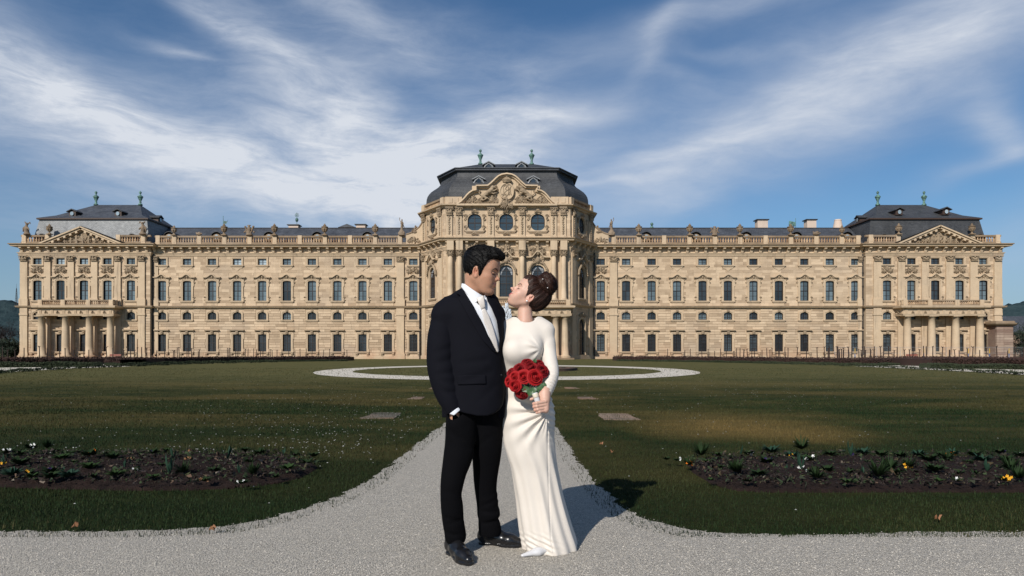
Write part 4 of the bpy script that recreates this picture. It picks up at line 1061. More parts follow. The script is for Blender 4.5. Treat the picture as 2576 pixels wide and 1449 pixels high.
def dormer(x, y, z, s=1.0, kind='gable', ang=0):
    """small roof window; front faces -y before turning"""
    fr = Fr((x, y), ang); m = fmb(fr); w, h = .62 * s, 1.0 * s
    if kind == 'arch':
        P = arch_pts(2 * w, 0, h, .5 * s); m.prism([(a, z + b) for a, b in P], -.1, 2.2 * s); d = m.build('dormer', M_DARKST, PAL, PO)
        m = fmb(fr); V_ = []
        Pc = [(-w * 1.5, .18 * s)] + [(w * 1.35 * math.cos(math.pi * (1 - i / 8)), h - .35 * s + .75 * s * math.sin(math.pi * i / 8) * 1.0) for i in range(1, 8)] + [(w * 1.5, .18 * s)]
        for (a, b), (c, e) in zip(Pc, Pc[1:]): m.add([(a, -.25, z + b), (c, -.25, z + e), (c, 2.4 * s, z + e), (a, 2.4 * s, z + b), (a, -.25, z + b - .12), (c, -.25, z + e - .12)], [(0, 1, 2, 3), (4, 5, 1, 0)])
        m.build('dormer_roof', M_SLATE_D, d, PO)
    else:
        m.box(-w, w, 0, 2.6 * s, z, z + h); d = m.build('dormer', M_WOODBR if kind == 'gable' else M_LEADG, PAL, PO)
        m = fmb(fr); m.prism([(-w * 1.55, z + h * .92), (0, z + h * 1.42), (w * 1.55, z + h * .92), (w * 1.55, z + h * .80), (0, z + h * 1.26), (-w * 1.55, z + h * .80)], -.3, 3.2 * s); m.build('dormer_roof', M_SLATE_D if kind == 'gable' else M_LEADG, d, PO)
        if kind == 'lead':
            m = fmb(fr)
            for q in (-1, 1): m.tube([(q * w * .95, -.05, z), (q * w * 1.15, -.1, z + h * .35), (q * w * .8, -.1, z + h * .7), (0, -.12, z + h * 1.1)], [.12 * s, .13 * s, .12 * s, .10 * s], 6)
            m.build('dormer_scroll', M_LEADG, d, PO)
    m = fmb(fr); m.lathe([(.30 * s, 0), (.30 * s, .06)], n=14); m.v = [fr.xf((q[0], q[1], q[2])) for q in [(math.cos(2 * math.pi * k / 14) * .32 * s, -.13 - .03 * j, z + h * .52 + math.sin(2 * math.pi * k / 14) * .36 * s) for j in range(2) for k in range(14)]]
    m.build('dormer_window', M_GL_D if kind == 'lead' else M_GL_L, d, PO)
M_LEADG = material('lead_grey', lambda t, b, oc: t.put(b, 'Base Color', t.mix(t.noise(oc, 3, 4), (.10, .11, .12), (.26, .27, .28))), .5)
for (xl, xr, ml, ua, ub_, us, vs_) in ((-82.3, -62.1, M_SLATE_P, 241.6, 353, ((182, 545), (297, 545)), 1), (61.0, 81.4, M_SLATE_D, 2208, 2324.5, ((2262, 541), (2380, 540)), 1)):
    rl, rr_, zr, ze = roof_pav(xl, xr, ml, rl=xw(ua, 125.2), rr_=xw(ub_, 125.2))
    finial(rl, 125.2, zr - .1); finial(rr_, 125.2, zr - .1)
    for (u, v) in us: dormer(xw(u, 118.9), 118.9, zw(v, 118.9) + .02, .95)
    xi = xr - 1.6 if xr < 0 else xl + 1.6
    dormer(xi, 123.5, ze + .35, .95, ang=math.pi / 2 if xr < 0 else -math.pi / 2)
for (u, d_) in ((108, 117.2), (334, 117.2), (2223, 117.2), (2463, 117.2)): dormer(xw(u, d_), d_ - .1, ZC1 + .75, .85, 'arch')
for u in (548, 679, 800, 926, 429): dormer(xw(u, 119), 118.6, ZC1 + 1.05, 1.1, 'arch')
for u in (1624.5, 1749, 1875, 2000.7, 2128): dormer(xw(u, 119), 118.6, ZC1 + 1.05, 1.1, 'arch')

# bell-shaped roof of the centre
def oct_(ins, yb=YW + 12):
    """plan outline of the centre drawn in by ins, 6 corners"""
    c = FCX; hf = 9.5 - ins * .70; hb = 13.85 - ins * 1.30
    return [(c - hb, yb), (c - hb, YW - .3 + ins * .95), (c - hf, YC + .7 + ins), (c + hf, YC + .7 + ins), (c + hb, YW - .3 + ins * .95), (c + hb, yb)]
prof = [(.12, 24.6), (.02, 25.8), (0, 26.6), (.04, 27.2), (.14, 27.7), (.32, 28.15), (.58, 28.6), (.90, 29.0), (1.22, 29.35), (1.50, 29.7), (1.72, 30.1), (1.84, 30.55), (1.90, 31.0), (1.88, 31.15)]
m = MB(); V_ = []
for ins, z in prof: V_ += [(x, y, z) for x, y in oct_(ins)]
m.add(V_, [(i * 6 + k, i * 6 + k + 1, i * 6 + 7 + k, i * 6 + 6 + k) for i in range(len(prof) - 1) for k in range(5)]); o = m.build('dome_roof', M_SLATE_D, PAL, PO)
ztop = prof[-1][1]; ET = oct_(1.45); m = MB(); m.flat(ET, ztop, ztop + .28); m.flat(oct_(1.28), ztop + .283, ztop + .42); m.build('roof_curb', M_LEADG2 if False else M_SLATE, PAL, PO)
RZ = zw(413, 121.0); xa_, xb_ = xw(1208, 121), xw(1344, 121); T3 = oct_(1.6)
m = MB(); m.add([(x, y, ztop + .423) for x, y in T3] + [(xa_, 121, RZ), (xb_, 121, RZ), (xb_, 127, RZ), (xa_, 127, RZ)], [(2, 3, 7, 6), (3, 4, 7), (4, 5, 8, 7), (1, 2, 6), (0, 1, 6, 9), (6, 7, 8, 9)]); m.build('top_roof', M_SLATE_D, PAL, PO)
for u in (1208.5, 1337.5):
    finial(xw(u, 121), 121, RZ - .1, 1.05)
for u, v, d_ in ((1229.5, 429.5, 114.2), (1312, 429.5, 114.2)): dormer(xw(u, d_), d_, zw(v, d_), 1.12, 'lead')
for u, v, d_ in ((1204.5, 467, 112.0), (1341.5, 467, 112.0)): dormer(xw(u, d_), d_, zw(v, d_), 1.15, 'lead')
for u, v in ((1204.5, 468.6), (1341.5, 468.6)): m = MB(); m.box(xw(u, YC) - 1.1, xw(u, YC) + 1.1, YC + .1, YC + 1.6, zc(479), zc(v) + .1); m.build('dormer_base', M_TRIM, PAL, PO)

# chimneys, vanes, poles
def chimney(u, v0, v1, w, d_=127.0, cone=False):
    x = xw(u, d_); z1 = zw(v0, d_); z0 = zw(v1, d_) - .6; m = MB()
    if cone: m.lathe([(.95, 0), (.62, z1 - z0 - .25), (.66, z1 - z0 - .2), (.60, z1 - z0)], (x, d_, z0), 14)
    else: m.box(x - w / 2, x + w / 2, d_ - .6, d_ + .9, z0, z1 - .15)
    o = m.build('chimney', M_CHIM, PAL, PO)
    if not cone: m = MB(); m.flat([(x - w / 2 - .25, d_ - .8), (x + w / 2 + .2, d_ - .8), (x + w / 2 + .2, d_ + 1.1), (x - w / 2 - .25, d_ + 1.1)], z1 - .147, z1); m.build('chimney_cap', M_LEAD, o, PO)
chimney(1916, 552.8, 573.5, 1.9); chimney(2038.6, 552.8, 573.5, 1.7); chimney(2107.8, 552.5, 570, 1.4, cone=True); chimney(740.5, 566, 574, 1.8); chimney(909, 565, 574, 1.7)
m = MB(); xg = xw(875.7, 130); m.add([(xg - 1.7, 129, zw(574, 130)), (xg + 1.7, 129, zw(574, 130)), (xg, 129, zw(565.5, 130)), (xg, 133, zw(565.5, 130)), (xg - 1.7, 133, zw(574, 130)), (xg + 1.7, 133, zw(574, 130))], [(0, 1, 2), (0, 2, 3, 4), (1, 5, 3, 2)]); m.build('roof_lantern', M_SLATE, PAL, PO)
def vane(u, vt, vb, kind):
    d_ = 127; x = xw(u, d_); z0, z1 = zw(vb, d_), zw(vt, d_); m = MB(); m.tube([(x, d_, z0 - .5), (x, d_, z1)], .045, 6)
    if kind == 'flag': m.prism([(x + .08, z1 - .9), (x + .7, z1 - 1.05), (x + .95, z1 - .7), (x + .55, z1 - 1.5), (x + .08, z1 - 1.5)], d_ - .02, d_ + .02)
    if kind == 'flagl': m.prism([(x - .08, z1 - .7), (x - 1.2, z1 - .5), (x - 1.3, z1 - 1.3), (x - .08, z1 - 1.5)], d_ - .02, d_ + .02)
    if kind == 'star':
        m.ball((x, d_, z0 + .95), (.30, .30, .40), 8, 6)
        for k in range(4): a = k * math.pi / 4; m.tube([(x - .45 * math.cos(a), d_, z1 - .5 - .45 * math.sin(a)), (x + .45 * math.cos(a), d_, z1 - .5 + .45 * math.sin(a))], .03, 4)
        m.tube([(x + .32 * math.cos(a), d_, z1 - .5 + .32 * math.sin(a)) for a in np.linspace(0, 6.283, 13)], .035, 4)
    if kind == 'ball': m.lathe([(.5, 0), (.28, .45), (.1, .6), (.28, .85), (.26, 1.1), (.06, 1.25)], (x, d_, z0 - .2), 10)
    m.build('weather_vane', M_COP, PAL, PO)
vane(561.5, 543, 574, 'flag'); vane(746.8, 534.5, 566, 'star'); vane(2001.5, 549, 574, 'flagl'); vane(1639.8, 562, 574, 'ball')
# rain pipes
def pipe(x, y, z0, z1, r=.13):
    m = MB(); m.tube([(x, y, z0), (x, y, z1)], r, 8)
    for k in range(4): z = z0 + (z1 - z0) * (k + .5) / 4; m.tube([(x, y, z - .06), (x, y, z + .06)], r * 1.4, 8)
    m.build('downpipe', M_LEAD, PAL, PO)
for x, y in ((PL1 + .22, YW - .25), (PR0 - .22, YW - .25)): pipe(x, y, 0, ZS0); pipe(x, y, ZS1, ZA1)
for x in (BXL - .35, BXR + .30): pipe(x, YW - .3, 0, ZS0); pipe(x, YW - .3, ZS1, ZA1)
# iron window bars of the right-hand ground floor
gb = MB()
for k in range(9): gb.box(-.64 + .16 * k - .014, -.64 + .16 * k + .014, -.12, -.09, -.0, hh_g)
for k in range(5): gb.box(-.68, .68, -.10, -.075, hh_g * (k + .5) / 5 - .015, hh_g * (k + .5) / 5 + .015)
GRL = gb.mesh('window_grille', M_LEAD)
for u in RW: FW.put('window_grille', GRL, xw(u), .0, Z_G)
for u in LW[-2:]: FW.put('window_grille', GRL, xw(u), .0, Z_G)
for u in (2231, 2292, 2352, 2413, 2473): FP.put('window_grille', GRL, xw(u, YPAV), 0, Z_G)
# ------------------------------------------------------------------ ground, paths, hills
def m_grass_ground():
    def f(t, b, oc):
        g = t.new('ShaderNodeNewGeometry').outputs['Position']
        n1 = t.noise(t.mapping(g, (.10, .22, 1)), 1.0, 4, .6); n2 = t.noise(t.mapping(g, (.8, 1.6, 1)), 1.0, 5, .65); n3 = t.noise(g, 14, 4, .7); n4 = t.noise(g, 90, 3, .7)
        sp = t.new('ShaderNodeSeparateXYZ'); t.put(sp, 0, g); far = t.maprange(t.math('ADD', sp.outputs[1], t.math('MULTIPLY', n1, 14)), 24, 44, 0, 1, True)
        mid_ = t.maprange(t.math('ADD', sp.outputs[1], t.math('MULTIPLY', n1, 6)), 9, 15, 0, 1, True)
        a = t.mix(t.maprange(n2, .35, .68), (.005, .013, .003), (.014, .024, .007)); a = t.mix(t.math('MULTIPLY', mid_, .8), a, t.mix(t.maprange(n2, .35, .66), (.014, .024, .007), (.075, .068, .022)))  # near lawn coloured darker for foreground shade; turns to drier olive farther off
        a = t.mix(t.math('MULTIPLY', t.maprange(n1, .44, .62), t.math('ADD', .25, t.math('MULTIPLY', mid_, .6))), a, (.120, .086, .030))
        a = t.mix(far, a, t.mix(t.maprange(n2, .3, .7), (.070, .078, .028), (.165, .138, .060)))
        a = t.mix(t.maprange(n3, .35, .7, 0, .55), a, (.018, .026, .008)); a = t.mix(t.maprange(n4, .5, .8, 0, .5), a, (.12, .10, .045))
        # a dry, trodden patch right of the path
        dx = t.math('DIVIDE', t.math('SUBTRACT', sp.outputs[0], 3.6), 2.0); dy = t.math('DIVIDE', t.math('SUBTRACT', sp.outputs[1], 10.6), 2.2)
        r = t.math('ADD', t.math('MULTIPLY', dx, dx), t.math('MULTIPLY', dy, dy))
        a = t.mix(t.math('MULTIPLY', t.maprange(t.math('ADD', r, t.math('MULTIPLY', n2, 1.6)), 2.0, .3, 0, 1, True), .8), a, (.19, .125, .042))
        t.put(b, 'Base Color', a); t.put(b, 'Specular IOR Level', .05)
        bump(t, b, t.math('ADD', t.math('MULTIPLY', n3, 1.0), t.math('MULTIPLY', n4, .35)), .8, .05)
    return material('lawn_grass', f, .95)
def m_gravel(name, k=1.0, fine=150):
    def f(t, b, oc):
        g = t.new('ShaderNodeNewGeometry').outputs['Position']
        v = t.new('ShaderNodeTexVoronoi'); t.put(v, 'Vector', g); t.put(v, 'Scale', fine); v2 = t.new('ShaderNodeTexVoronoi'); t.put(v2, 'Vector', g); t.put(v2, 'Scale', fine * .45)
        col = t.ramp(t.math('FRACT', t.math('MULTIPLY', v.outputs['Position'] if 'Position' in v.outputs else v.outputs[0], 1.0)) if False else t.new('ShaderNodeSeparateColor').outputs[0], [(0, .3), (1, .3)]) if False else None
        sc = t.new('ShaderNodeSeparateColor'); t.put(sc, 0, v.outputs['Color'])
        c = t.ramp(sc.outputs[0], [(0, (.15 * k, .14 * k, .12 * k)), (.25, (.29 * k, .265 * k, .225 * k)), (.55, (.39 * k, .355 * k, .30 * k)), (.8, (.46 * k, .42 * k, .355 * k)), (1, (.54 * k, .50 * k, .44 * k))])
        c = t.mix(t.maprange(v.outputs['Distance'], .25, .75, 0, .55), c, (.10, .10, .10))
        n = t.noise(g, 1.3, 4, .6); c = t.mix(t.maprange(n, .35, .7, 0, .22), c, (.30 * k, .27 * k, .23 * k))
        t.put(b, 'Base Color', c); t.put(b, 'Specular IOR Level', .25)
        h = t.math('SUBTRACT', t.math('ADD', t.math('MULTIPLY', t.noise(g, 60, 3), .5), 1.0), t.math('ADD', v.outputs['Distance'], t.math('MULTIPLY', v2.outputs['Distance'], .7)))
        bump(t, b, h, .9, .012)
    return material(name, f, .85)
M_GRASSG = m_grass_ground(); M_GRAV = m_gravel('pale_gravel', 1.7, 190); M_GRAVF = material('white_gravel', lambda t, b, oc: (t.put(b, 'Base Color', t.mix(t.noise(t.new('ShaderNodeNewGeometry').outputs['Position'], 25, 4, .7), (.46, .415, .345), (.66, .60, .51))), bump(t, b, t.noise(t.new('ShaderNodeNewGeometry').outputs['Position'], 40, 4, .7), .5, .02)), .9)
def sheet(name, pts, z, mat, **kw):
    m = MB(); a = sum(pts[i][0] * pts[(i + 1) % len(pts)][1] - pts[(i + 1) % len(pts)][0] * pts[i][1] for i in range(len(pts)))
    if a < 0: pts = pts[::-1]
    m.add([(p[0], p[1], z) for p in pts], [tuple(range(len(pts)))]); return m.build(name, mat, None, **kw)
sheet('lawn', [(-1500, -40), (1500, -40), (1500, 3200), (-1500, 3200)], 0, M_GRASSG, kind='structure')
rp = random.Random(11)
def jag(pts, amp, step=.09):
    """walk along an outline in small uneven steps"""
    out = []
    for a, b in zip(pts, pts[1:]):
        L = math.hypot(b[0] - a[0], b[1] - a[1]); n = max(1, int(L / step))
        for k in range(n):
            t = k / n; nx, ny = -(b[1] - a[1]) / L, (b[0] - a[0]) / L; j = rp.gauss(0, amp) + amp * 1.5 * math.sin((a[0] + t * L) * 5.1)
            out.append((a[0] + (b[0] - a[0]) * t + nx * j, a[1] + (b[1] - a[1]) * t + ny * j))
    return out + [pts[-1]]
LEFT_E = [GP(*p) for p in ((0, 1339), (220, 1338), (420, 1335), (560, 1327), (660, 1308), (760, 1280), (850, 1250), (930, 1210), (990, 1165), (1040, 1125), (1085, 1090), (1118, 1066))]
LEFT_E = [(-9, 4.53)] + LEFT_E + [(-1.02, 14), (-.95, 20), (-.95, 29.5)]
RIGHT_E = [GP(*p) for p in ((1393, 1066), (1420, 1105), (1450, 1155), (1490, 1205), (1545, 1260), (1600, 1297), (1690, 1325), (1800, 1343), (1950, 1347), (2200, 1342), (2576, 1338))]
RIGHT_E = [(.62, 29.5), (.60, 20), (.62, 14)] + RIGHT_E + [(9, 4.54)]
le, re_ = jag(LEFT_E, .013, .05), jag(RIGHT_E, .013, .05)
sheet('gravel_path', le + re_ + [(9, -6), (-9, -6)], .004, M_GRAV, kind='structure')
# ring path round the fountain
def ell_pts(cx, cy, a, b, n=96): return [(cx + a * math.cos(2 * math.pi * k / n), cy + b * math.sin(2 * math.pi * k / n)) for k in range(n)]
RX = -.3
O_ = ell_pts(RX, 45.1, 11.9, 16.6); I_ = ell_pts(RX, 44.9, 9.75, 12.6)
m = MB(); m.add([(x + rp.gauss(0, .03), y + rp.gauss(0, .05), .008) for x, y in O_] + [(x + rp.gauss(0, .03), y + rp.gauss(0, .05), .008) for x, y in I_], [(k, (k + 1) % 96, 96 + (k + 1) % 96, 96 + k) for k in range(96)])
m.build('ring_path', M_GRAVF, None, kind='structure')
sheet('side_path', [GP(*p) for p in ((-700, 928), (0, 924.9), (233, 923), (232.6, 914.2), (265, 915), (296, 920.6), (330, 921.8), (207, 925.3), (74, 932.7), (0, 937.5), (-700, 975))], .004, M_GRAVF, kind='structure')
sheet('side_path', [GP(*p) for p in ((2150, 921.3), (2240, 920), (2306, 916.8), (2336, 916.8), (2337.6, 926), (2576, 930), (3300, 938), (3300, 985), (2576, 942.5), (2451, 935.4), (2300, 928), (2179, 922.6))], .004, M_GRAVF, kind='structure')
def inside_path(x, y):
    if y > 45 or y < 3: return False
    def edge(E):
        for a, b in zip(E, E[1:]):
            lo, hi = sorted((a[1], b[1]))
            if lo <= y <= hi and hi > lo: return a[0] + (b[0] - a[0]) * (y - a[1]) / (b[1] - a[1])
        return None
    if y < 4.5: return True
    l, r = edge(LEFT_E), edge(RIGHT_E)
    return l is not None and r is not None and l < x < r
def pin(x, y, P):
    c = np.zeros(np.shape(x), bool)
    for (ax_, ay), (bx, by) in zip(P, P[1:] + P[:1]):
        k = ((ay > y) != (by > y)) & (x < (bx - ax_) * (y - ay) / (by - ay + 1e-12) + ax_); c ^= k
    return c
PPOLY = LEFT_E + RIGHT_E + [(9, -6), (-9, -6)]
def path_np(x, y, m=0.0):
    sg = np.where(x > -.2, 1, -1) * np.where(y < 12, 1, .3)
    return pin(x + sg * m, y + m * (y < 12), PPOLY)

# loose stones on the near gravel
def scatter_rng(n, y0, y1, seed, pw=1.6, wid=.80):
    r = np.random.RandomState(seed); y = y0 + (y1 - y0) * r.rand(n) ** pw; x = (r.rand(n) * 2 - 1) * (wid * y + .3); return x, y, r
def stones(n, y0, y1, seed, s0, s1, mat, name):
    x, y, r = scatter_rng(n, y0, y1, seed, 1.5); k = path_np(x, y, -.02); x, y = x[k], y[k]; k = path_np(x, y, .10) | (r.rand(len(x)) < .35); x, y = x[k], y[k]; n = len(x)
    base = np.array([(1, 0, 0), (-1, 0, 0), (0, 1, 0), (0, -1, 0), (0, 0, 1), (0, 0, -1)], np.float32); fc = np.array([(0, 2, 4), (2, 1, 4), (1, 3, 4), (3, 0, 4)], np.int32)
    s = (s0 + (s1 - s0) * r.rand(n) ** 2)[:, None]; sc = s * (.6 + .8 * r.rand(n, 3)) * np.array([1, 1, .5])
    a = r.rand(n) * 6.28; V = base[None] * sc[:, None, :] + r.normal(size=(n, 6, 3)) * (s * .14)[:, None, :]
    c, sn = np.cos(a)[:, None], np.sin(a)[:, None]; vx = V[:, :, 0] * c - V[:, :, 1] * sn; vy = V[:, :, 0] * sn + V[:, :, 1] * c
    P = np.stack([vx + x[:, None], vy + y[:, None], V[:, :, 2] + .006], 2).reshape(-1, 3); F = (fc[None] + (np.arange(n) * 6)[:, None, None]).reshape(-1, 3)
    tone = np.repeat(r.rand(n), 6)
    me = np_mesh(name, P, F, mat, {'tone': ('POINT', 'FLOAT', tone)}); o = mesh_obj(name, me); tag(o, kind='stuff'); return o
M_PEB = material('pebble', lambda t, b, oc: t.put(b, 'Base Color', t.ramp(attr(t, 'tone').outputs['Fac'], [(0, (.38, .35, .30)), (.3, (.49, .45, .385)), (.7, (.56, .515, .44)), (1, (.64, .59, .51))])), .8)
stones(160000, 3.3, 11, 1, .0022, .0056, M_PEB, 'gravel_stones')

# grass blades and clover on the near lawn
BEDS = []                                            # filled below: (test function)
BED_L = [GP(*p) for p in ((-260, 1158), (60, 1150), (300, 1148), (520, 1147), (690, 1152), (780, 1162), (800, 1178), (770, 1200), (700, 1218), (560, 1232), (380, 1236), (160, 1232), (-20, 1226), (-300, 1222))]
BED_R = [GP(*p) for p in ((1725, 1166), (1790, 1156), (1900, 1152), (2150, 1152), (2400, 1152), (2700, 1156), (3000, 1160), (3000, 1236), (2700, 1240), (2400, 1241), (2150, 1240), (1950, 1240), (1850, 1236), (1790, 1220), (1745, 1195))]
def blades(n, y0, y1, seed, h0, h1, w, name, mat, pw=1.5, edge=0):
    x, y, r = scatter_rng(n, y0, y1, seed, pw)
    onp = path_np(x, y, 0.0); near = path_np(x, y, .16) ; k = ~onp | ((~near) & (r.rand(n) < .55))
    k &= ~(pin(x, y, BED_L) | pin(x, y, BED_R)) | (r.rand(n) < .02)
    dens = .5 + .5 * np.sin(x * 2.1 + np.sin(y * 1.7) * 1.5) * np.sin(y * 1.3 + x * .6); k &= r.rand(n) < .45 + .55 * dens
    x, y = x[k], y[k]; n = len(x)
    h = (h0 + (h1 - h0) * r.rand(n) ** 2.2) * (1 + .03 * (y - y0)); a = r.rand(n) * 6.28; lean = r.rand(n) * .75 * h; ww = w * (1 + .10 * (y - 4))
    dx, dy = np.cos(a), np.sin(a); px, py = -dy * ww, dx * ww
    P = np.stack([np.stack([x - px, y - py, 0 * x], 1), np.stack([x + px, y + py, 0 * x], 1), np.stack([x + dx * lean * .35 + px * .8, y + dy * lean * .35 + py * .8, h * .6], 1), np.stack([x + dx * lean * .35 - px * .8, y + dy * lean * .35 - py * .8, h * .6], 1), np.stack([x + dx * lean, y + dy * lean, h], 1)], 1).reshape(-1, 3)
    b = (np.arange(n) * 5)[:, None]; F = np.concatenate([b + np.array([[0, 1, 2]]), b + np.array([[0, 2, 3]]), b + np.array([[3, 2, 4]])])
    big = .5 + .5 * np.sin(x * .9 + 2 * np.sin(y * .5)) * np.cos(y * .8); tone = np.repeat(np.clip(.6 * r.rand(n) + .4 * big, 0, 1), 5)
    me = np_mesh(name, P, F, mat, {'tone': ('POINT', 'FLOAT', tone)}); o = mesh_obj(name, me); tag(o, kind='stuff'); return o
def gb_mat(t, b, oc):
    c = t.ramp(attr(t, 'tone').outputs['Fac'], [(0, (.003, .010, .003)), (.45, (.008, .022, .006)), (.78, (.018, .034, .009)), (.93, (.045, .045, .016)), (1, (.11, .085, .036))])
    g = t.new('ShaderNodeNewGeometry').outputs['Position']; sp = t.new('ShaderNodeSeparateXYZ'); t.put(sp, 0, g)
    far = t.maprange(sp.outputs[1], 10, 34, 0, .8, True); c = t.mix(far, c, (.050, .052, .018)); n1b = t.noise(t.mapping(g, (.10, .22, 1)), 1.0, 4, .6); c = t.mix(t.math('MULTIPLY', t.maprange(n1b, .46, .62), t.maprange(sp.outputs[1], 5, 16, .15, .7)), c, (.11, .082, .030))  # blades near the camera carry foreground shade in their colour, lighter farther off
    nz = t.noise(t.mapping(g, (.8, 1.6, 1)), 1.0, 4, .6); dx = t.math('DIVIDE', t.math('SUBTRACT', sp.outputs[0], 3.6), 2.0); dy = t.math('DIVIDE', t.math('SUBTRACT', sp.outputs[1], 10.6), 2.2)
    r = t.math('ADD', t.math('ADD', t.math('MULTIPLY', dx, dx), t.math('MULTIPLY', dy, dy)), t.math('MULTIPLY', nz, 1.6)); c = t.mix(t.maprange(r, 2.0, .3, 0, .8, True), c, (.20, .13, .045))
    t.put(b, 'Base Color', c); t.put(b, 'Specular IOR Level', .15)
M_BLADE = material('grass_blade', gb_mat, .75)
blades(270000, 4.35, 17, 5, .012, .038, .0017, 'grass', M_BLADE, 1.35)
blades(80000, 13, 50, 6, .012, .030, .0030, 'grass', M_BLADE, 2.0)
# daisies
def daisies(n, cx, cy, sx, sy, seed):
    r = np.random.RandomState(seed); x = cx + r.normal(size=n) * sx; y = cy + r.normal(size=n) * sy; k = (y > 4.9) & ~path_np(x, y, -.1) & ~pin(x, y, BED_L) & ~pin(x, y, BED_R) & (np.abs(x) < .8 * y) & (((x - RX) / 12.4) ** 2 + ((y - 45) / 17.3) ** 2 > 1)
    x, y = x[k], y[k]; n = len(x); s = (.0045 + .005 * r.rand(n)) * (1 + .018 * y); P = []; a = np.arange(6) * math.pi / 3
    h = .026 + .014 * r.rand(n); V = np.zeros((n, 7, 3)); V[:, 0] = np.stack([x, y, h + s * .5], 1)
    for i in range(6): V[:, i + 1] = np.stack([x + s * np.cos(a[i]), y + s * np.sin(a[i]), h], 1)
    F = np.concatenate([(np.arange(n) * 7)[:, None] + np.array([[0, i + 1, (i + 1) % 6 + 1]]) for i in range(6)])
    return V.reshape(-1, 3), F
M_DAISY = material('daisy_white', lambda t, b, oc: t.put(b, 'Base Color', (.42, .42, .38)), .8)
DP = [daisies(n, *a) for n, *a in ((240, -3.4, 10.5, 1.7, 2.2, 1), (150, -5.5, 16, 2.6, 3, 2), (130, -2.2, 9.0, .8, 1.6, 3), (150, 5.5, 19, 3.2, 3.5, 4), (60, 3.0, 12, 1.6, 3, 5), (110, -4, 8.0, 2.2, .35, 6), (40, 5, 9, 3, 1.5, 7), (120, 9, 24, 4.5, 4, 8), (100, -9, 24, 5, 5, 9))]
off = 0; VV = []; FF = []
for V_, F_ in DP: VV.append(V_); FF.append(F_ + off); off += len(V_)
tag(mesh_obj('daisies', np_mesh('daisies', np.concatenate(VV), np.concatenate(FF), M_DAISY)), kind='stuff')

# stone slabs let into the lawn
SLAB_T = ['pale weathered stone slab in the lawn left of the man, nearest of its row', 'small stone slab in the lawn left of the man, middle of its row', 'farthest small stone slab in the lawn just left of the man',
          'rough grey stone slab in the lawn right of the woman, nearest of its row', 'small stone slab in the lawn right of the woman, middle of its row', 'farthest small stone slab in the lawn just right of the woman']
M_SLAB = m_stone('slab_stone', (.045, .038, .028), (.17, .15, .12), .7, False)
for i, (ua, ub_, va, vb) in enumerate(((905.7, 993, 1039.5, 1053.5), (1023, 1062, 998.7, 1004.5), (1077, 1094, 975, 978), (1520, 1611, 1041.5, 1057), (1458, 1505, 998.7, 1004.5), (1423, 1458, 974.5, 978))):
    (xa, y1), (xb, y0) = GP(ua + 6, va), GP(ub_, vb); xa0 = GP(ua, vb)[0]
    m = MB(); r = random.Random(i); P = jag([(xa0, y0), (xb, y0), (xb - .05, y1), (xa0 + .03, y1), (xa0, y0)], .012, .12)[:-1]; m.flat(P, -.03, .014 if i in (0, 3) else .008)
    c = ((xa + xb) / 2, (y0 + y1) / 2, 0); m.build('stone_slab', M_SLAB, None, c, label=SLAB_T[i], cat='stone slab')

# dry leaves on the grass
M_DRY = material('dry_leaf', lambda t, b, oc: t.put(b, 'Base Color', (.24, .11, .05)), .8)
for i, (u, v, lb) in enumerate(((1513, 1124, 'curled brown dry leaf on the grass right of the dress, above the shadow'), (1350 + 1010, 1187 + 130, 'pale brown dry leaf on the dark grass near the right edge'), (1540, 1144, 'small tan leaf on the grass beside the right path edge'), (478, 1140 + 2, 'tan leaf in the grass behind the left flower bed'), (190, 1337, 'flat brown leaf on the gravel edge at the left'), (534, 1345, 'reddish leaf lying on the gravel edge, lower left'))):
    x, y = GP(u, v); m = MB(); r = random.Random(i + 40); s = .018 + .007 * r.random(); P = []
    for k in range(9): a = k / 9 * 6.283; rr = s * (1 + .45 * math.sin(3 * a + i)); P.append((x + rr * math.cos(a), y + rr * .7 * math.sin(a), .045 + .02 * math.sin(a * 2 + i)))
    m.add(P + [(x, y, .035)], [(k, (k + 1) % 9, 9) for k in range(9)]); m.build('dry_leaf', M_DRY, None, (x, y, .03), label=lb, cat='leaf')

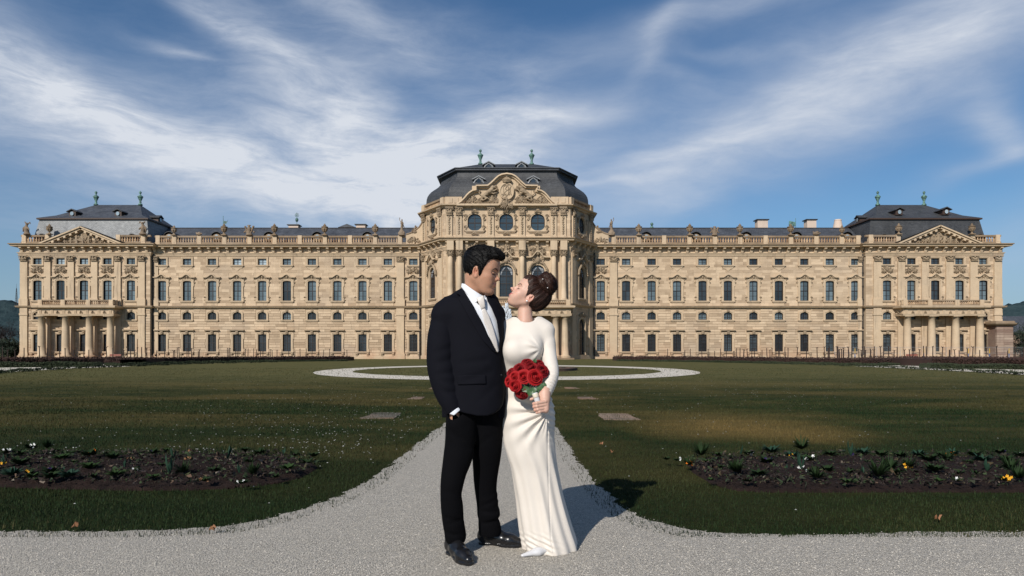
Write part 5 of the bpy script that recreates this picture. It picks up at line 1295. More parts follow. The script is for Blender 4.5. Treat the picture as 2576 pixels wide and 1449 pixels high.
# flower beds
def m_soil():
    def f(t, b, oc):
        g = t.new('ShaderNodeNewGeometry').outputs['Position']
        n = t.noise(g, 9, 5, .7); n2 = t.noise(g, 60, 4, .7)
        c = t.mix(t.maprange(n, .3, .7), (.010, .006, .005), (.032, .019, .015)); c = t.mix(t.maprange(n2, .62, .75, 0, .6), c, (.12, .085, .065))
        t.put(b, 'Base Color', c); t.put(b, 'Specular IOR Level', .15); bump(t, b, t.math('ADD', n, t.math('MULTIPLY', n2, .5)), 1.0, .05)
    return material('garden_soil', f, .95)
M_SOIL = m_soil()
def bed(P, seed):
    xs = [p[0] for p in P]; ys = [p[1] for p in P]; x0, x1, y0, y1 = min(xs), max(xs), min(ys), max(ys); h = .045
    nx, ny = int((x1 - x0) / h), int((y1 - y0) / h); gx, gy = np.meshgrid(np.linspace(x0, x1, nx), np.linspace(y0, y1, ny), indexing='ij'); r = np.random.RandomState(seed)
    ins = pin(gx, gy, P); d = np.full(gx.shape, 9.)
    for (ax_, ay), (bx, by) in zip(P, P[1:] + P[:1]):
        ex, ey = bx - ax_, by - ay; t = np.clip(((gx - ax_) * ex + (gy - ay) * ey) / (ex * ex + ey * ey), 0, 1); d = np.minimum(d, np.hypot(gx - ax_ - ex * t, gy - ay - ey * t))
    z = np.where(ins, .010 + .07 * (1 - np.exp(-d / .25)) + r.normal(size=gx.shape) * .009 * np.clip(d / .1, 0, 1) + .015 * wob(gx, gy, gx * 0, 9, seed), -.03)
    V = np.stack([gx, gy, z], 2).reshape(-1, 3); I = np.arange(nx * ny).reshape(nx, ny); F = np.stack([I[:-1, :-1], I[1:, :-1], I[1:, 1:], I[:-1, 1:]], 2)[(ins[:-1, :-1] | ins[1:, 1:])]
    tag(mesh_obj('flower_bed', np_mesh('flower_bed', V, F.reshape(-1, 4), M_SOIL, None, True)), kind='structure')
bed(BED_L, 3); bed(BED_R, 4)
M_PL = [material('plant_leaf_%s' % n_, (lambda c, d: (lambda t, b, oc: t.put(b, 'Base Color', t.mix(t.noise(oc, 25, 3), c, d))))(c, d), .75, Specular_IOR_Level=.15) for n_, c, d in (('dark', (.007, .017, .005), (.020, .040, .012)), ('mid', (.013, .032, .008), (.034, .062, .018)), ('blue', (.010, .030, .019), (.026, .060, .036)))]
def flm(n_, c): return material('petal_' + n_, lambda t, b, oc: t.put(b, 'Base Color', c), .7)
FLC = {'white': flm('white', (.72, .72, .70)), 'yellow': flm('yellow', (.72, .38, .02)), 'orange': flm('orange', (.70, .20, .01)), 'purple': flm('purple', (.018, .006, .07)), 'none': None, 'brown': flm('withered', (.22, .11, .05))}
def foliage(m, r, n, L, w, up, z=.05):
    for k in range(n):
        a = r.uniform(0, 6.283); l = L * r.uniform(.6, 1.15); e = up * r.uniform(.5, 1.3); c, s = math.cos(a), math.sin(a); P = []; ww = w * r.uniform(.7, 1.2)
        for j in range(5):
            t = j / 4; rr = l * (t * (1 - .25 * e * t)); zz = z + l * e * (t - .45 * t * t * (1.6 - min(e, 1.2))); q = ww * math.sin(math.pi * min(1, t * .9 + .08)); P.append(((rr * c - q * s, rr * s + q * c, zz), (rr * c + q * s, rr * s - q * c, zz), (rr * c, rr * s, zz - q * .25)))
        for p, q in zip(P, P[1:]): m.add([p[0], p[2], p[1], q[0], q[2], q[1]], [(0, 1, 4, 3), (1, 2, 5, 4)])
PLV = {}
def plant_meshes(kind, v):
    if (kind, v) in PLV: return PLV[(kind, v)]
    r = random.Random(hash((len(kind), kind[0], v)) % 999 if False else sum(map(ord, kind)) * 7 + v); m = MB()
    if kind == 'rosette': foliage(m, r, 60, .14, .016, .62)
    elif kind == 'spiky': foliage(m, r, 110, .15, .007, 1.0)
    elif kind == 'tulip': foliage(m, r, 6, .11, .016, 2.0)
    elif kind == 'leafy': foliage(m, r, 60, .15, .020, .75)
    else: foliage(m, r, 34, .10, .014, .7)
    PLV[(kind, v)] = m.mesh('leaves', M_PL[{'rosette': 1, 'spiky': 0, 'tulip': 2, 'leafy': 0}.get(kind, 0) if v % 2 == 0 else {'rosette': 0, 'spiky': 0, 'tulip': 2, 'leafy': 2}.get(kind, 1)]); return PLV[(kind, v)]
BLM = {}
def bloom(col, v):
    if (col, v) in BLM: return BLM[(col, v)]
    m = MB(); r = random.Random(v)
    for k in range(5):
        a = k * 1.257 + r.uniform(-.1, .1); q = .021; m.add([(0, 0, 0), (q * math.cos(a - .55), -.012, q * math.sin(a - .55)), (q * 1.5 * math.cos(a), -.004, q * 1.5 * math.sin(a)), (q * math.cos(a + .55), -.012, q * math.sin(a + .55))], [(0, 1, 2, 3)])
    BLM[(col, v)] = m.mesh('bloom', FLC[col]); return BLM[(col, v)]
def plant(u, v, kind, label, s=1.0, col='none', nb=0, group=None, seed=0, grid=True):
    x, y = GP(u, v); r = random.Random(seed + int(u)); t = thing('bedding_plant', (x, y, .04), label, 'plant', group); t.rotation_euler = (0, 0, 0); t.scale = (s, s, s)
    l = mesh_obj('leaves', plant_meshes(kind, seed % 3), t); l.rotation_euler = (0, 0, r.uniform(0, 6.28))
    for k in range(nb):
        b_ = mesh_obj('bloom', bloom(col, k % 3), t, (r.uniform(-.06, .06), r.uniform(-.05, .02), r.uniform(.06, .12))); b_.rotation_euler = (r.uniform(-.7, .1), r.uniform(0, 6), r.uniform(-.6, .6)); b_.scale = (r.uniform(.55, .85),) * 3
def LB(p): return (p * .5047, 0)
# left bed: positions read off along the bed, u = p*.3385, v = 1100.2 + q*.3385
PLs = [(668, 180, 'leafy', 'tall leafy plant with two orange blooms at the back of the left flower bed', 1.5, 'orange', 4), (1000, 290, 'rosette', 'small plant with white flowers mid left bed', .9, 'white', 4), (60, 150, 'leafy', 'cluster of white daisies-like blooms at the far left end of the left bed', 1.1, 'white', 7),
       (230, 120, 'leafy', 'leafy plant with small white flowers behind the left bed', 1.3, 'white', 5), (30, 250, 'tulip', 'plant with yellow blooms at the left picture edge in the bed', 1.0, 'yellow', 3), (385, 310, 'leafy', 'dark plant with purple blooms in the left bed', 1.2, 'purple', 6),
       (1690, 200, 'tulip', 'upright blue-green tulip shoot at the back of the left bed, towards its right end', 1.35, 'none', 0), (1260, 320, 'tulip', 'broad blue-green tulip leaf beside a dark tuft in the left bed', 1.3, 'none', 0), (1360, 310, 'spiky', 'big dark spiky tuft in the middle of the left bed', 1.25, 'none', 0),
       (1290, 190, 'tulip', 'green tulip shoot at the back of the left bed, near its middle', 1.1, 'none', 0), (1800, 385, 'rosette', 'low plant with white blooms at the front right end of the left bed', .9, 'white', 3), (1140, 150, 'leafy', 'dark leafy plant with a dark bloom at the back of the left bed', 1.0, 'purple', 2),
       (1400, 200, 'small', 'plant with withered brown leaf tips in the left bed', 1.1, 'brown', 3), (975, 205, 'small', 'low plant with orange-brown leaves in the left bed', .9, 'brown', 3), (1520, 375, 'small', 'small plant with brown leaf edges at the front of the left bed', 1.2, 'brown', 2), (215, 310, 'small', 'small plant with a yellow bloom at the front left of the left bed', 1.1, 'yellow', 2)]
for i, (p, q, k, lb, s, c, n_) in enumerate(PLs): plant(p * .3385, 1100.2 + q * .3385 + 6, k, lb, s * .60, c, n_, None, i)
GEN = [(455, 200, 'rosette', 1.4), (350, 110, 'spiky', 1.2), (150, 160, 'leafy', 1.0), (840, 195, 'leafy', 1.3), (550, 225, 'small', 1.1), (670, 275, 'rosette', 1.45), (150, 245, 'leafy', 1.4), (90, 330, 'leafy', 1.3), (240, 340, 'rosette', 1.1), (380, 350, 'leafy', 1.2), (510, 345, 'leafy', 1.3), (470, 285, 'tulip', .6), (860, 330, 'rosette', 1.3), (930, 265, 'tulip', .7), (1200, 250, 'small', 1.1),
       (1130, 345, 'rosette', 1.0), (1590, 290, 'rosette', 1.1), (1850, 220, 'leafy', .9), (1930, 160, 'leafy', 1.2), (1820, 130, 'rosette', 1.1), (2110, 150, 'tulip', .8), (2140, 280, 'rosette', 1.3), (1880, 320, 'spiky', 1.2), (2280, 230, 'leafy', 1.0), (2330, 175, 'leafy', 1.0), (1780, 310, 'tulip', .8), (1550, 200, 'small', .9), (2050, 340, 'small', 1.0), (430, 130, 'rosette', .9), (560, 150, 'rosette', 1.0), (690, 340, 'small', 1.0), (1240, 130, 'small', 1.1), (2190, 170, 'spiky', .9)]
def row_labels(L, side):
    """label each flowerless plant by its row and its turn in it"""
    O = ['first', 'second', 'third', 'fourth', 'fifth', 'sixth', 'seventh', 'eighth', 'ninth', 'tenth', 'eleventh', 'twelfth', 'thirteenth', 'fourteenth', 'fifteenth', 'sixteenth', 'seventeenth', 'eighteenth', 'nineteenth', 'twentieth']
    K = {'rosette': 'round leafy rosette', 'spiky': 'spiky tuft', 'leafy': 'broad-leaved plant', 'small': 'small seedling', 'tulip': 'tulip shoot'}; out = {}; cnt = {}
    for i, (p, q, k, s) in sorted(enumerate(L), key=lambda e: e[1][0]):
        row = 'back' if q < 190 else ('middle' if q < 270 else 'front'); n = cnt.get((row, k), 0); cnt[(row, k)] = n + 1
        out[i] = 'flowerless %s, %s row of %s flower bed, %s such from left' % (K[k], row, side, O[n])
    return out
RL = row_labels(GEN, 'left')
for i, (p, q, k, s) in enumerate(GEN): plant(p * .3385, 1100.2 + q * .3385 + 6, k, RL[i], s * .60, group='green plants in the left flower bed', seed=i)
# right bed: u = 1636.8 + p*.3646, v = 1100.2 + q*.3646
PRs = [(180, 190, 'small', 'white pansy bloom at the left tip of the right flower bed', .9, 'white', 3), (265, 225, 'spiky', 'withered orange-brown plant at the left tip of the right bed', 1.0, 'orange', 3), (350, 165, 'spiky', 'large dark spiky tuft at the back left of the right flower bed', 1.6, 'none', 0), (680, 150, 'leafy', 'plant with white and pink blooms at the back of the right bed', 1.0, 'white', 5),
       (800, 210, 'leafy', 'plant with deep purple blooms in the right flower bed', 1.2, 'purple', 7), (975, 165, 'leafy', 'plant with small yellow blooms at the back of the right bed', 1.1, 'yellow', 3), (1040, 120, 'spiky', 'tall dark bushy plant standing behind the right bed', 1.6, 'none', 0), (1090, 190, 'rosette', 'bright green plant with white blooms at its top in the right bed', 1.3, 'white', 5),
       (1040, 270, 'tulip', 'blue-green leaves with two white blooms mid right bed', 1.3, 'white', 3), (1085, 275, 'small', 'small plant with a white bloom and withered stalks mid right bed', 1.0, 'white', 2), (590, 290, 'spiky', 'dark upright spiky plant in the left part of the right bed', 1.5, 'none', 0), (745, 300, 'rosette', 'green rosette tuft in the left part of the right bed', 1.3, 'none', 0),
       (490, 245, 'small', 'light green seedling at the left of the right bed', 1.0, 'none', 0), (2440, 345, 'small', 'clump of bright yellow blooms at the front of the right bed near the picture edge', 1.2, 'yellow', 9), (2085, 150, 'leafy', 'plant with an orange bloom at the back of the right bed', 1.1, 'orange', 3), (2010, 165, 'leafy', 'plant with a yellow-orange bloom at the back right of the right bed', 1.0, 'orange', 3),
       (1780, 250, 'spiky', 'withered plant with cream and yellow blooms in the right bed', 1.2, 'yellow', 5), (2120, 345, 'small', 'small plant with one white bloom at the front of the right bed', 1.0, 'white', 2), (2560, 165, 'leafy', 'plant with a white bloom at the right picture edge', 1.1, 'white', 3), (2410, 140, 'leafy', 'plant with dark blue blooms at the far right back of the right bed', 1.1, 'purple', 4), (1380, 160, 'tulip', 'dark tulip leaves at the back of the right bed', 1.2, 'purple', 2)]
for i, (p, q, k, lb, s, c, n_) in enumerate(PRs): plant(1636.8 + p * .3646, 1100.2 + q * .3646 + 6, k, lb, s * .60, c, n_, None, i + 50)
GENR = [(110, 185, 'small', 1.0), (390, 205, 'small', 1.1), (460, 160, 'rosette', 1.1), (620, 150, 'tulip', 1.0), (830, 140, 'leafy', 1.5), (1150, 330, 'spiky', 1.3), (1220, 270, 'leafy', 1.1), (1240, 160, 'rosette', 1.4), (1360, 355, 'rosette', 1.0), (1380, 280, 'small', 1.1), (1460, 150, 'leafy', 1.3), (1470, 285, 'tulip', .9), (1590, 160, 'leafy', 1.2), (1570, 320, 'spiky', 1.6), (1650, 270, 'spiky', 1.5), (1720, 170, 'leafy', 1.2), (1850, 160, 'leafy', 1.2),
        (1920, 200, 'leafy', 1.4), (1960, 280, 'leafy', 1.4), (2050, 190, 'spiky', 1.1), (2190, 210, 'small', 1.1), (2230, 160, 'leafy', 1.2), (2290, 200, 'leafy', 1.3), (2320, 280, 'tulip', 1.3), (2450, 200, 'leafy', 1.2), (2480, 270, 'spiky', 1.4), (2130, 290, 'small', 1.1), (2240, 290, 'small', 1.0), (2540, 330, 'spiky', 1.3), (940, 250, 'tulip', .6), (670, 350, 'small', 1.1), (1990, 345, 'small', 1.0), (1700, 290, 'leafy', 1.0), (1500, 210, 'small', 1.0), (410, 330, 'small', .8)]
RL = row_labels(GENR, 'right')
for i, (p, q, k, s) in enumerate(GENR): plant(1636.8 + p * .3646, 1100.2 + q * .3646 + 6, k, RL[i], s * .60, group='green plants in the right flower bed', seed=i + 9)

# crumbs, fallen leaves and seedlings over the soil
def litter(P, n, seed, name):
    r = np.random.RandomState(seed); xs = [p[0] for p in P]; ys = [p[1] for p in P]; x = r.uniform(max(min(xs), -7), min(max(xs), 7), n); y = r.uniform(min(ys), max(ys), n); k = pin(x, y, P); x, y = x[k], y[k]; n = len(x)
    s = .004 + .016 * r.rand(n) ** 3; c = np.stack([x, y, .065 + .03 * r.rand(n)], 1); V = np.stack([c + r.normal(size=(n, 3)) * s[:, None] * np.array([1, 1, .8]) for _ in range(4)], 1).reshape(-1, 3)
    b = (np.arange(n) * 4)[:, None]; F = np.concatenate([b + np.array([[0, 1, 2]]), b + np.array([[0, 2, 3]]), b + np.array([[1, 2, 3]])]); me = np_mesh(name, V, F, M_LIT, {'tone': ('POINT', 'FLOAT', np.repeat(r.rand(n), 4))}); tag(mesh_obj(name, me), kind='stuff')
M_LIT = material('bed_litter', lambda t, b, oc: t.put(b, 'Base Color', t.ramp(attr(t, 'tone').outputs['Fac'], [(0, (.012, .007, .006)), (.5, (.035, .022, .017)), (.62, (.012, .028, .008)), (.86, (.030, .050, .014)), (.95, (.09, .05, .03)), (1, (.15, .13, .10))])), .9)
litter(BED_L, 9000, 1, 'soil_litter'); litter(BED_R, 9000, 2, 'soil_litter')

# ---------------------------------------------------------------- hills, woods and the far edges
def m_wood(a, b_, sc):
    def f(t, b, oc):
        g = t.new('ShaderNodeNewGeometry').outputs['Position']; n = t.noise(g, sc, 5, .7); n2 = t.noise(g, sc * .2, 3)
        t.put(b, 'Base Color', t.mix(t.maprange(t.math('ADD', t.math('MULTIPLY', n, .7), t.math('MULTIPLY', n2, .3)), .3, .7), a, b_)); t.put(b, 'Specular IOR Level', .02); bump(t, b, n, 1.0, 6)
    return material('hill_wood', f, 1.0)
M_HILL = m_wood((.018, .036, .042), (.050, .075, .078), .045)
def hills(y, prof, depth, seed):
    """ridge at distance y; profile of (x per metre of distance, height per metre)"""
    xs = np.linspace(-1.15, 1.15, 420) * y; r = np.random.RandomState(seed); h = np.interp(xs / y, [p[0] for p in prof], [p[1] for p in prof]) * y + CAMZ
    nz = 26; V = []
    for j in range(nz):
        t = j / (nz - 1); yy = y - depth * (1 - t); z = h * (t ** .75)
        z = z + (r.normal(size=len(xs)) * 2.0 + 3.5 * np.sin(xs * .11 + j) * np.sin(xs * .043 + 2 * j)) * min(1, t * 3); V.append(np.stack([xs, xs * 0 + yy, z], 1))
    V.append(np.stack([xs, xs * 0 + y + 20, xs * 0 - 5], 1)); nz += 1; V = np.concatenate(V); I = np.arange(len(xs) * nz).reshape(nz, len(xs)); F = np.stack([I[:-1, :-1], I[:-1, 1:], I[1:, 1:], I[1:, :-1]], 2).reshape(-1, 4)
    tag(mesh_obj('hills', np_mesh('hills', V, F, M_HILL, None, True)), kind='structure')
def hv(u, v): return ((u - U0) / FPX, (V0 - v) / FPX)
hills(1900, [(-1.2, .075), hv(-200, 748), hv(0, 756), hv(25, 754), hv(55, 765), hv(120, 790), hv(400, 820), (0, .03), hv(2300, 815), hv(2480, 782), hv(2530, 766), hv(2560, 763), hv(2600, 760), hv(2900, 750), (1.2, .08)], 500, 4)
# ------------------------------------------------------------------ sculpture on the balustrade
ZT = ZR1 + .03
def m_fig(): return m_stone('grey_sculpture_stone', (.10, .075, .055), (.30, .22, .15), .6, False)
M_FIG = m_fig(); YB = YW + .30 - .32
URN = [(.28, 0), (.30, .12), (.14, .22), (.13, .40), (.30, .55), (.46, .95), (.50, 1.15), (.42, 1.28), (.56, 1.36), (.58, 1.46), (.30, 1.54), (.22, 1.62), (.30, 1.70), (.12, 1.86), (.14, 1.95), (.03, 2.05)]
mu = MB(); mu.lathe(URN, n=14)
for k in range(8): a = k * math.pi / 4; mu.tube([(.30 * math.cos(a), .30 * math.sin(a), .55), (.50 * math.cos(a), .50 * math.sin(a), .95), (.52 * math.cos(a), .52 * math.sin(a), 1.2)], [.04, .07, .03], 5)
URN_B = mu.mesh('urn_body', M_DARKST, smooth=False)
mu = MB(); mu.box(-.42, .42, -.42, .42, 0, .14); URN_P = mu.mesh('urn_foot', M_DARKST)
def urn(x, y, z, label, s=1.0):
    t = thing('stone_urn', (x, y, z), label, 'urn', 'stone urns on the roof balustrade'); t.scale = (s, s, s)
    mesh_obj('urn_foot', URN_P, t); o = mesh_obj('urn_body', URN_B, t, (0, 0, .14)); o.scale = (1, 1, .92)
NTH = ['first', 'second', 'third', 'fourth', 'fifth', 'sixth']
LU = [438, 564, 690.5, 816.9, 944]
for i, u in enumerate(LU): urn(xw(u), YB, ZT, 'lidded stone urn on the left wing balustrade, %s from the dome' % NTH[len(LU) - 1 - i], 1.0 if i else .85)
RU = [1606.8, 1735, 1861, 1988.7, 2117.8]
for i, u in enumerate(RU): urn(xw(u), YB, ZT, 'lidded stone urn on the right wing balustrade, %s from the dome' % NTH[i], 1.0 if i < 4 else .85)
urn(xw(125, YPAV), YPAV - .05, ZT, 'stone urn beside the gable of the left end pavilion', .9); urn(xw(2260.5, YPAV), YPAV - .05, ZT, 'stone urn left of the gable on the right end pavilion', .95); urn(xw(2444.5, YPAV), YPAV - .05, ZT, 'stone urn right of the gable on the right end pavilion', .95)
def sculpt(fn, lo, hi, h, seed, amp=.03):
    F = Field(lo, hi, h); fn(F); x, y, z = F.grid(); F.D = (F.D + amp * wob(x, y, z, 11, seed) + amp * .7 * wob(x, y, z, 26, seed + 1)).astype(np.float32)
    F.D[0] = F.D[-1] = 1; F.D[:, 0] = F.D[:, -1] = 1; F.D[:, :, 0] = F.D[:, :, -1] = 1; V, Fc = F.mesh(); return np_mesh('figure', V, Fc, M_FIG, None, True)
def fig_standing(F, s=1, b=.9):
    F.cap((0, 0, b - .1), (.05 * s, 0, b + .75), .26, .20, .1); F.cap((.05 * s, 0, b + .75), (0, 0, b + 1.25), .19, .21, .1); F.cap((0, 0, b + 1.25), (.04 * s, 0, b + 1.55), .20, .10, .05); F.ell((.06 * s, -.02, b + 1.74), (.11, .12, .14), .03)
    F.cap((-.16 * s, 0, b + 1.4), (-.36 * s, -.1, b + 1.75), .07, .055, .04); F.cap((-.36 * s, -.1, b + 1.75), (-.30 * s, -.1, b + 2.1), .055, .045, .03); F.cap((.2 * s, 0, b + 1.38), (.34 * s, -.12, b + 1.05), .075, .055, .04); F.cap((.34 * s, -.12, b + 1.05), (.12 * s, -.25, b + .95), .055, .05, .03)
    F.cap((.1 * s, .1, b + 1.2), (.45 * s, .15, b + .4), .10, .06, .08)
    F.ell((0, 0, .45), (.50, .42, .52), .15); F.ell((-.3, -.15, .3), (.28, .25, .3), .1); F.ell((.32, -.1, .35), (.26, .25, .34), .1); F.ell((0, 0, .08), (.55, .45, .16), .1)
def fig_putto(F, s=1, b=.55):
    F.ell((0, 0, .25), (.50, .38, .30), .1); F.cap((0, 0, b), (.08 * s, 0, b + .42), .19, .16, .1); F.ell((.12 * s, -.03, b + .68), (.14, .14, .16), .03); F.cap((0, -.1, b), (-.35 * s, -.3, b - .05), .12, .09, .06); F.cap((-.35 * s, -.3, b - .05), (-.40 * s, -.3, b - .4), .09, .06, .04)
    F.cap((.2 * s, 0, b + .42), (.42 * s, -.1, b + .62), .07, .055, .04); F.cap((.42 * s, -.1, b + .62), (.34 * s, -.1, b + .9), .055, .045, .03); F.cap((-.05 * s, 0, b + .4), (-.3 * s, -.15, b + .2), .07, .05, .04)
def fig_trophy(F, s=1):
    F.cap((0, 0, .2), (0, 0, 1.1), .34, .30, .1); F.ell((0, -.05, 1.35), (.20, .2, .24), .05); F.ell((0, 0, 1.55), (.32, .12, .10), .05); F.ell((0, 0, .1), (.55, .4, .2), .1)
    for q in (-1, 1): F.cap((q * .2, .05, .3), (q * .62, .05, 1.35), .10, .16, .06); F.cap((q * .25, -.1, .3), (q * .5, -.15, .75), .14, .10, .06); F.cap((q * .3, 0, .9), (q * .75, 0, .5), .07, .12, .05)
def fig_low(F, s=1):
    F.ell((0, 0, .25), (.62, .36, .26), .1); F.ell((.15 * s, -.1, .5), (.28, .25, .24), .1); F.ell((-.3 * s, -.1, .35), (.25, .25, .22), .1); F.cap((-.2, 0, .5), (-.62 * s, -.1, .62), .12, .06, .05); F.cap((.3 * s, 0, .5), (.72 * s, -.1, .35), .14, .07, .05)
def fig_eagle(F, s=1):
    F.cap((0, 0, .15), (-.05, 0, .95), .42, .34, .1); F.cap((-.05, 0, .95), (.0, -.05, 1.65), .30, .17, .1); F.ell((.02, -.1, 1.85), (.17, .18, .19), .05); F.cap((.1, 0, 1.7), (.5, 0, 2.1), .12, .07, .05); F.cap((.5, 0, 2.1), (.62, 0, 1.8), .07, .05, .03); F.cap((-.15, 0, 1.4), (-.5, -.1, 1.1), .15, .10, .06)
    F.cap((-.2, 0, 1.9), (-.35, 0, 2.25), .08, .05, .04); F.cap((-.5, -.1, 1.1), (-.55, -.1, .5), .12, .1, .05); F.cap((.2, -.1, 1.2), (.5, -.2, .8), .12, .1, .05); F.ell((0, 0, .1), (.62, .45, .16), .1)
FIGS = {'standing': (lambda F: fig_standing(F), (-.75, -.6, -.05), (.75, .6, 3.1)), 'putto': (lambda F: fig_putto(F), (-.7, -.6, -.1), (.7, .6, 1.7)), 'trophy': (lambda F: fig_trophy(F), (-1.0, -.6, -.1), (1.0, .6, 1.9)), 'low': (lambda F: fig_low(F), (-1, -.6, -.1), (1, .6, .95)), 'eagle': (lambda F: fig_eagle(F), (-.9, -.7, -.1), (.9, .7, 2.5))}
FM = {k: sculpt(f, lo, hi, .045, i) for i, (k, (f, lo, hi)) in enumerate(FIGS.items())}
def statue(kind, u, label, y=YB, s=1.0, mirror=False, z=None, name='statue', d=YW):
    t = mesh_obj(name, FM[kind], None, (xw(u, d), y, ZT if z is None else z)); t.scale = (-s if mirror else s, s, s); tag(t, label, name.replace('_', ' ')); return t
statue('standing', 1010.5, 'stone statue of a figure with one arm raised, left of the dome'); statue('standing', 1538.5, 'stone statue of a figure with one arm raised, right of the dome', mirror=True)
statue('putto', 1043, 'small seated stone putto on the curved wall left of the dome', z=zw(588), y=YW + .2, s=1.05); statue('putto', 1505.5, 'small seated stone putto on the curved wall right of the dome', z=zw(588), y=YW + .2, s=1.05, mirror=True)
statue('trophy', 627, 'stone trophy of armour and flags on the left wing balustrade', name='trophy_sculpture', s=1.1); statue('trophy', 1797.6, 'stone trophy of armour on the right wing balustrade', name='trophy_sculpture', s=.95)
statue('low', 500.5, 'low stone trophy group on the left wing balustrade near the end pavilion', name='trophy_sculpture', s=.8); statue('low', 2053, 'low stone trophy group on the right wing balustrade near the end pavilion', name='trophy_sculpture', s=1.0)
statue('eagle', 68, 'weathered winged figure group at the left end of the palace roofline', y=YPAV - .05, s=1.0, d=YPAV, name='statue'); statue('eagle', 360, 'weathered figure group right of the left end pavilion gable', y=YPAV - .05, s=1.05, mirror=True, d=YPAV)
for s_, u, fr_ in ((1, 1077.5, FOL), (-1, 1482, FOR)):
    t = mesh_obj('statue', FM['standing'], None, (xw(u, YW - .9), YW - 1.0, ZS1 + .1)); t.scale = (.62 * s_, .62, .95); tag(t, 'dark bronze figure standing on the ledge %s of the central block' % ('left' if s_ > 0 else 'right'), 'statue')

# ------------------------------------------------------------------ garden
M_SHRUBR = material('bare_rose_twigs', lambda t, b, oc: t.put(b, 'Base Color', t.mix(t.noise(t.new('ShaderNodeNewGeometry').outputs['Position'], 3, 4), (.018, .008, .006), (.052, .022, .014))), .9)
M_BOX = material('box_hedge', lambda t, b, oc: t.put(b, 'Base Color', t.mix(t.noise(t.new('ShaderNodeNewGeometry').outputs['Position'], 4, 4), (.012, .020, .007), (.038, .050, .018))), .9)
def leaf_strip(path, depth, h, n, seed, size, twig=.0, core=True):
    """hedge body: a core box strip under thousands of leaf-sized faces"""
    m = MB(); r = random.Random(seed); P = [Vector(p) for p in path]
    for a, b in zip(P, P[1:]):
        if core: m.add([(a.x, a.y + .08, 0), (b.x, b.y + .08, 0), (b.x, b.y + depth - .08, 0), (a.x, a.y + depth - .08, 0), (a.x, a.y + .08, h * .86), (b.x, b.y + .08, h * .86), (b.x, b.y + depth - .08, h * .86), (a.x, a.y + depth - .08, h * .86)], [(0, 1, 5, 4), (4, 5, 6, 7), (2, 3, 7, 6), (1, 2, 6, 5), (3, 0, 4, 7)])
    L = [0]
    for a, b in zip(P, P[1:]): L.append(L[-1] + (b - a).length)
    V_ = []; F_ = []
    for i in range(n):
        q = r.uniform(0, L[-1]); k = max(j for j in range(len(L) - 1) if L[j] <= q); t = (q - L[k]) / (L[k + 1] - L[k]); a = P[k].lerp(P[k + 1], t)
        if r.random() < .55: y = a.y + r.uniform(-.05, .12); z = r.uniform(.02, h)
        else: y = a.y + r.uniform(0, depth); z = h * r.uniform(.80, 1.10)
        z += .04 * math.sin(q * 1.7) ; s = size * r.uniform(.5, 1.3); x = a.x
        d1 = Vector((r.gauss(0, 1), r.gauss(0, 1), r.gauss(0, 1))).normalized() * s; d2 = d1.orthogonal().normalized() * s * .7; b = len(V_); c = Vector((x, y, z)); V_ += [tuple(c - d1), tuple(c + d2), tuple(c + d1), tuple(c - d2)]; F_.append((b, b + 1, b + 2, b + 3))
        if twig and r.random() < twig: b = len(V_); hh = h + r.uniform(.05, .35); V_ += [(x - .012, y, h * .5), (x + .012, y, h * .5), (x + r.uniform(-.1, .1), y, hh)]; F_.append((b, b + 1, b + 2))
    m.add(V_, F_); return m
def hedge(name, pts, depth, h, n, seed, size, mat, label, cat, twig=0):
    path = [GP(*p) for p in pts]; m = leaf_strip(path, depth, h, n, seed, size, twig); c = (path[len(path) // 2][0], path[len(path) // 2][1], 0); m.build(name, mat, None, c, label=label, cat=cat)
HL = [(262, 918.5), (300, 919.5), (375, 916), (500, 912.6), (620, 910.3), (740, 908.8), (872, 907.6)]
HR = [(1553, 907.6), (1680, 909), (1800, 911), (1950, 914), (2088, 917), (2180, 919.4), (2290, 918)]
hedge('rose_hedge', HL, 4.5, .58, 9000, 1, .07, M_SHRUBR, 'reddish brown leafless hedge along the left half of the palace front', 'hedge', .05); hedge('rose_hedge', HR, 4.5, .60, 9000, 2, .07, M_SHRUBR, 'reddish brown leafless hedge along the right half of the palace front', 'hedge', .05)
sh = lambda P, dv: [(u, v + dv) for u, v in P]
hedge('box_edging', sh(HL, .9), .8, .20, 7000, 3, .05, M_BOX, 'low dark green box edging in front of the left rose hedge', 'hedge'); hedge('box_edging', sh(HR, .9), .8, .20, 7000, 4, .05, M_BOX, 'low dark green box edging in front of the right rose hedge', 'hedge')
hedge('box_edging', [(-500, 927), (0, 924.2), (110, 923.6), (231, 922.6)], 1.6, .36, 7000, 5, .06, M_BOX, 'dark clipped box hedge beside the white path at the left edge', 'hedge'); hedge('rose_hedge', [(-500, 922), (0, 920), (110, 919), (226, 917.5)], 9, .62, 9000, 6, .08, M_SHRUBR, 'reddish brown hedge behind the clipped box at the left edge', 'hedge', .06)
hedge('box_edging', [(2342, 925.6), (2450, 927.2), (2576, 929), (3100, 935)], 1.6, .30, 6000, 7, .06, M_BOX, 'dark clipped box hedge beside the white path at the right edge', 'hedge'); hedge('rose_hedge', [(2346, 922), (2450, 923), (2576, 925), (3100, 930)], 12, .70, 9000, 8, .08, M_SHRUBR, 'reddish brown hedge behind the clipped box at the right edge', 'hedge', .06)
# loose plants along the edge of the lawn by the white paths
m = leaf_strip([GP(*p) for p in ((-300, 957), (0, 939.5), (74, 934), (207, 926.8), (330, 922.6), (500, 916), (700, 911.5))], .5, .16, 3500, 11, .06, .1, core=False); m.build('border_plants', M_BOX, None, kind='stuff')
m = leaf_strip([GP(*p) for p in ((1900, 914.5), (2100, 920.5), (2179, 923.8), (2300, 929.5), (2451, 937), (2576, 944.5), (2900, 962))], .5, .18, 3500, 12, .06, .12, core=False); m.build('border_plants', M_BOX, None, kind='stuff')

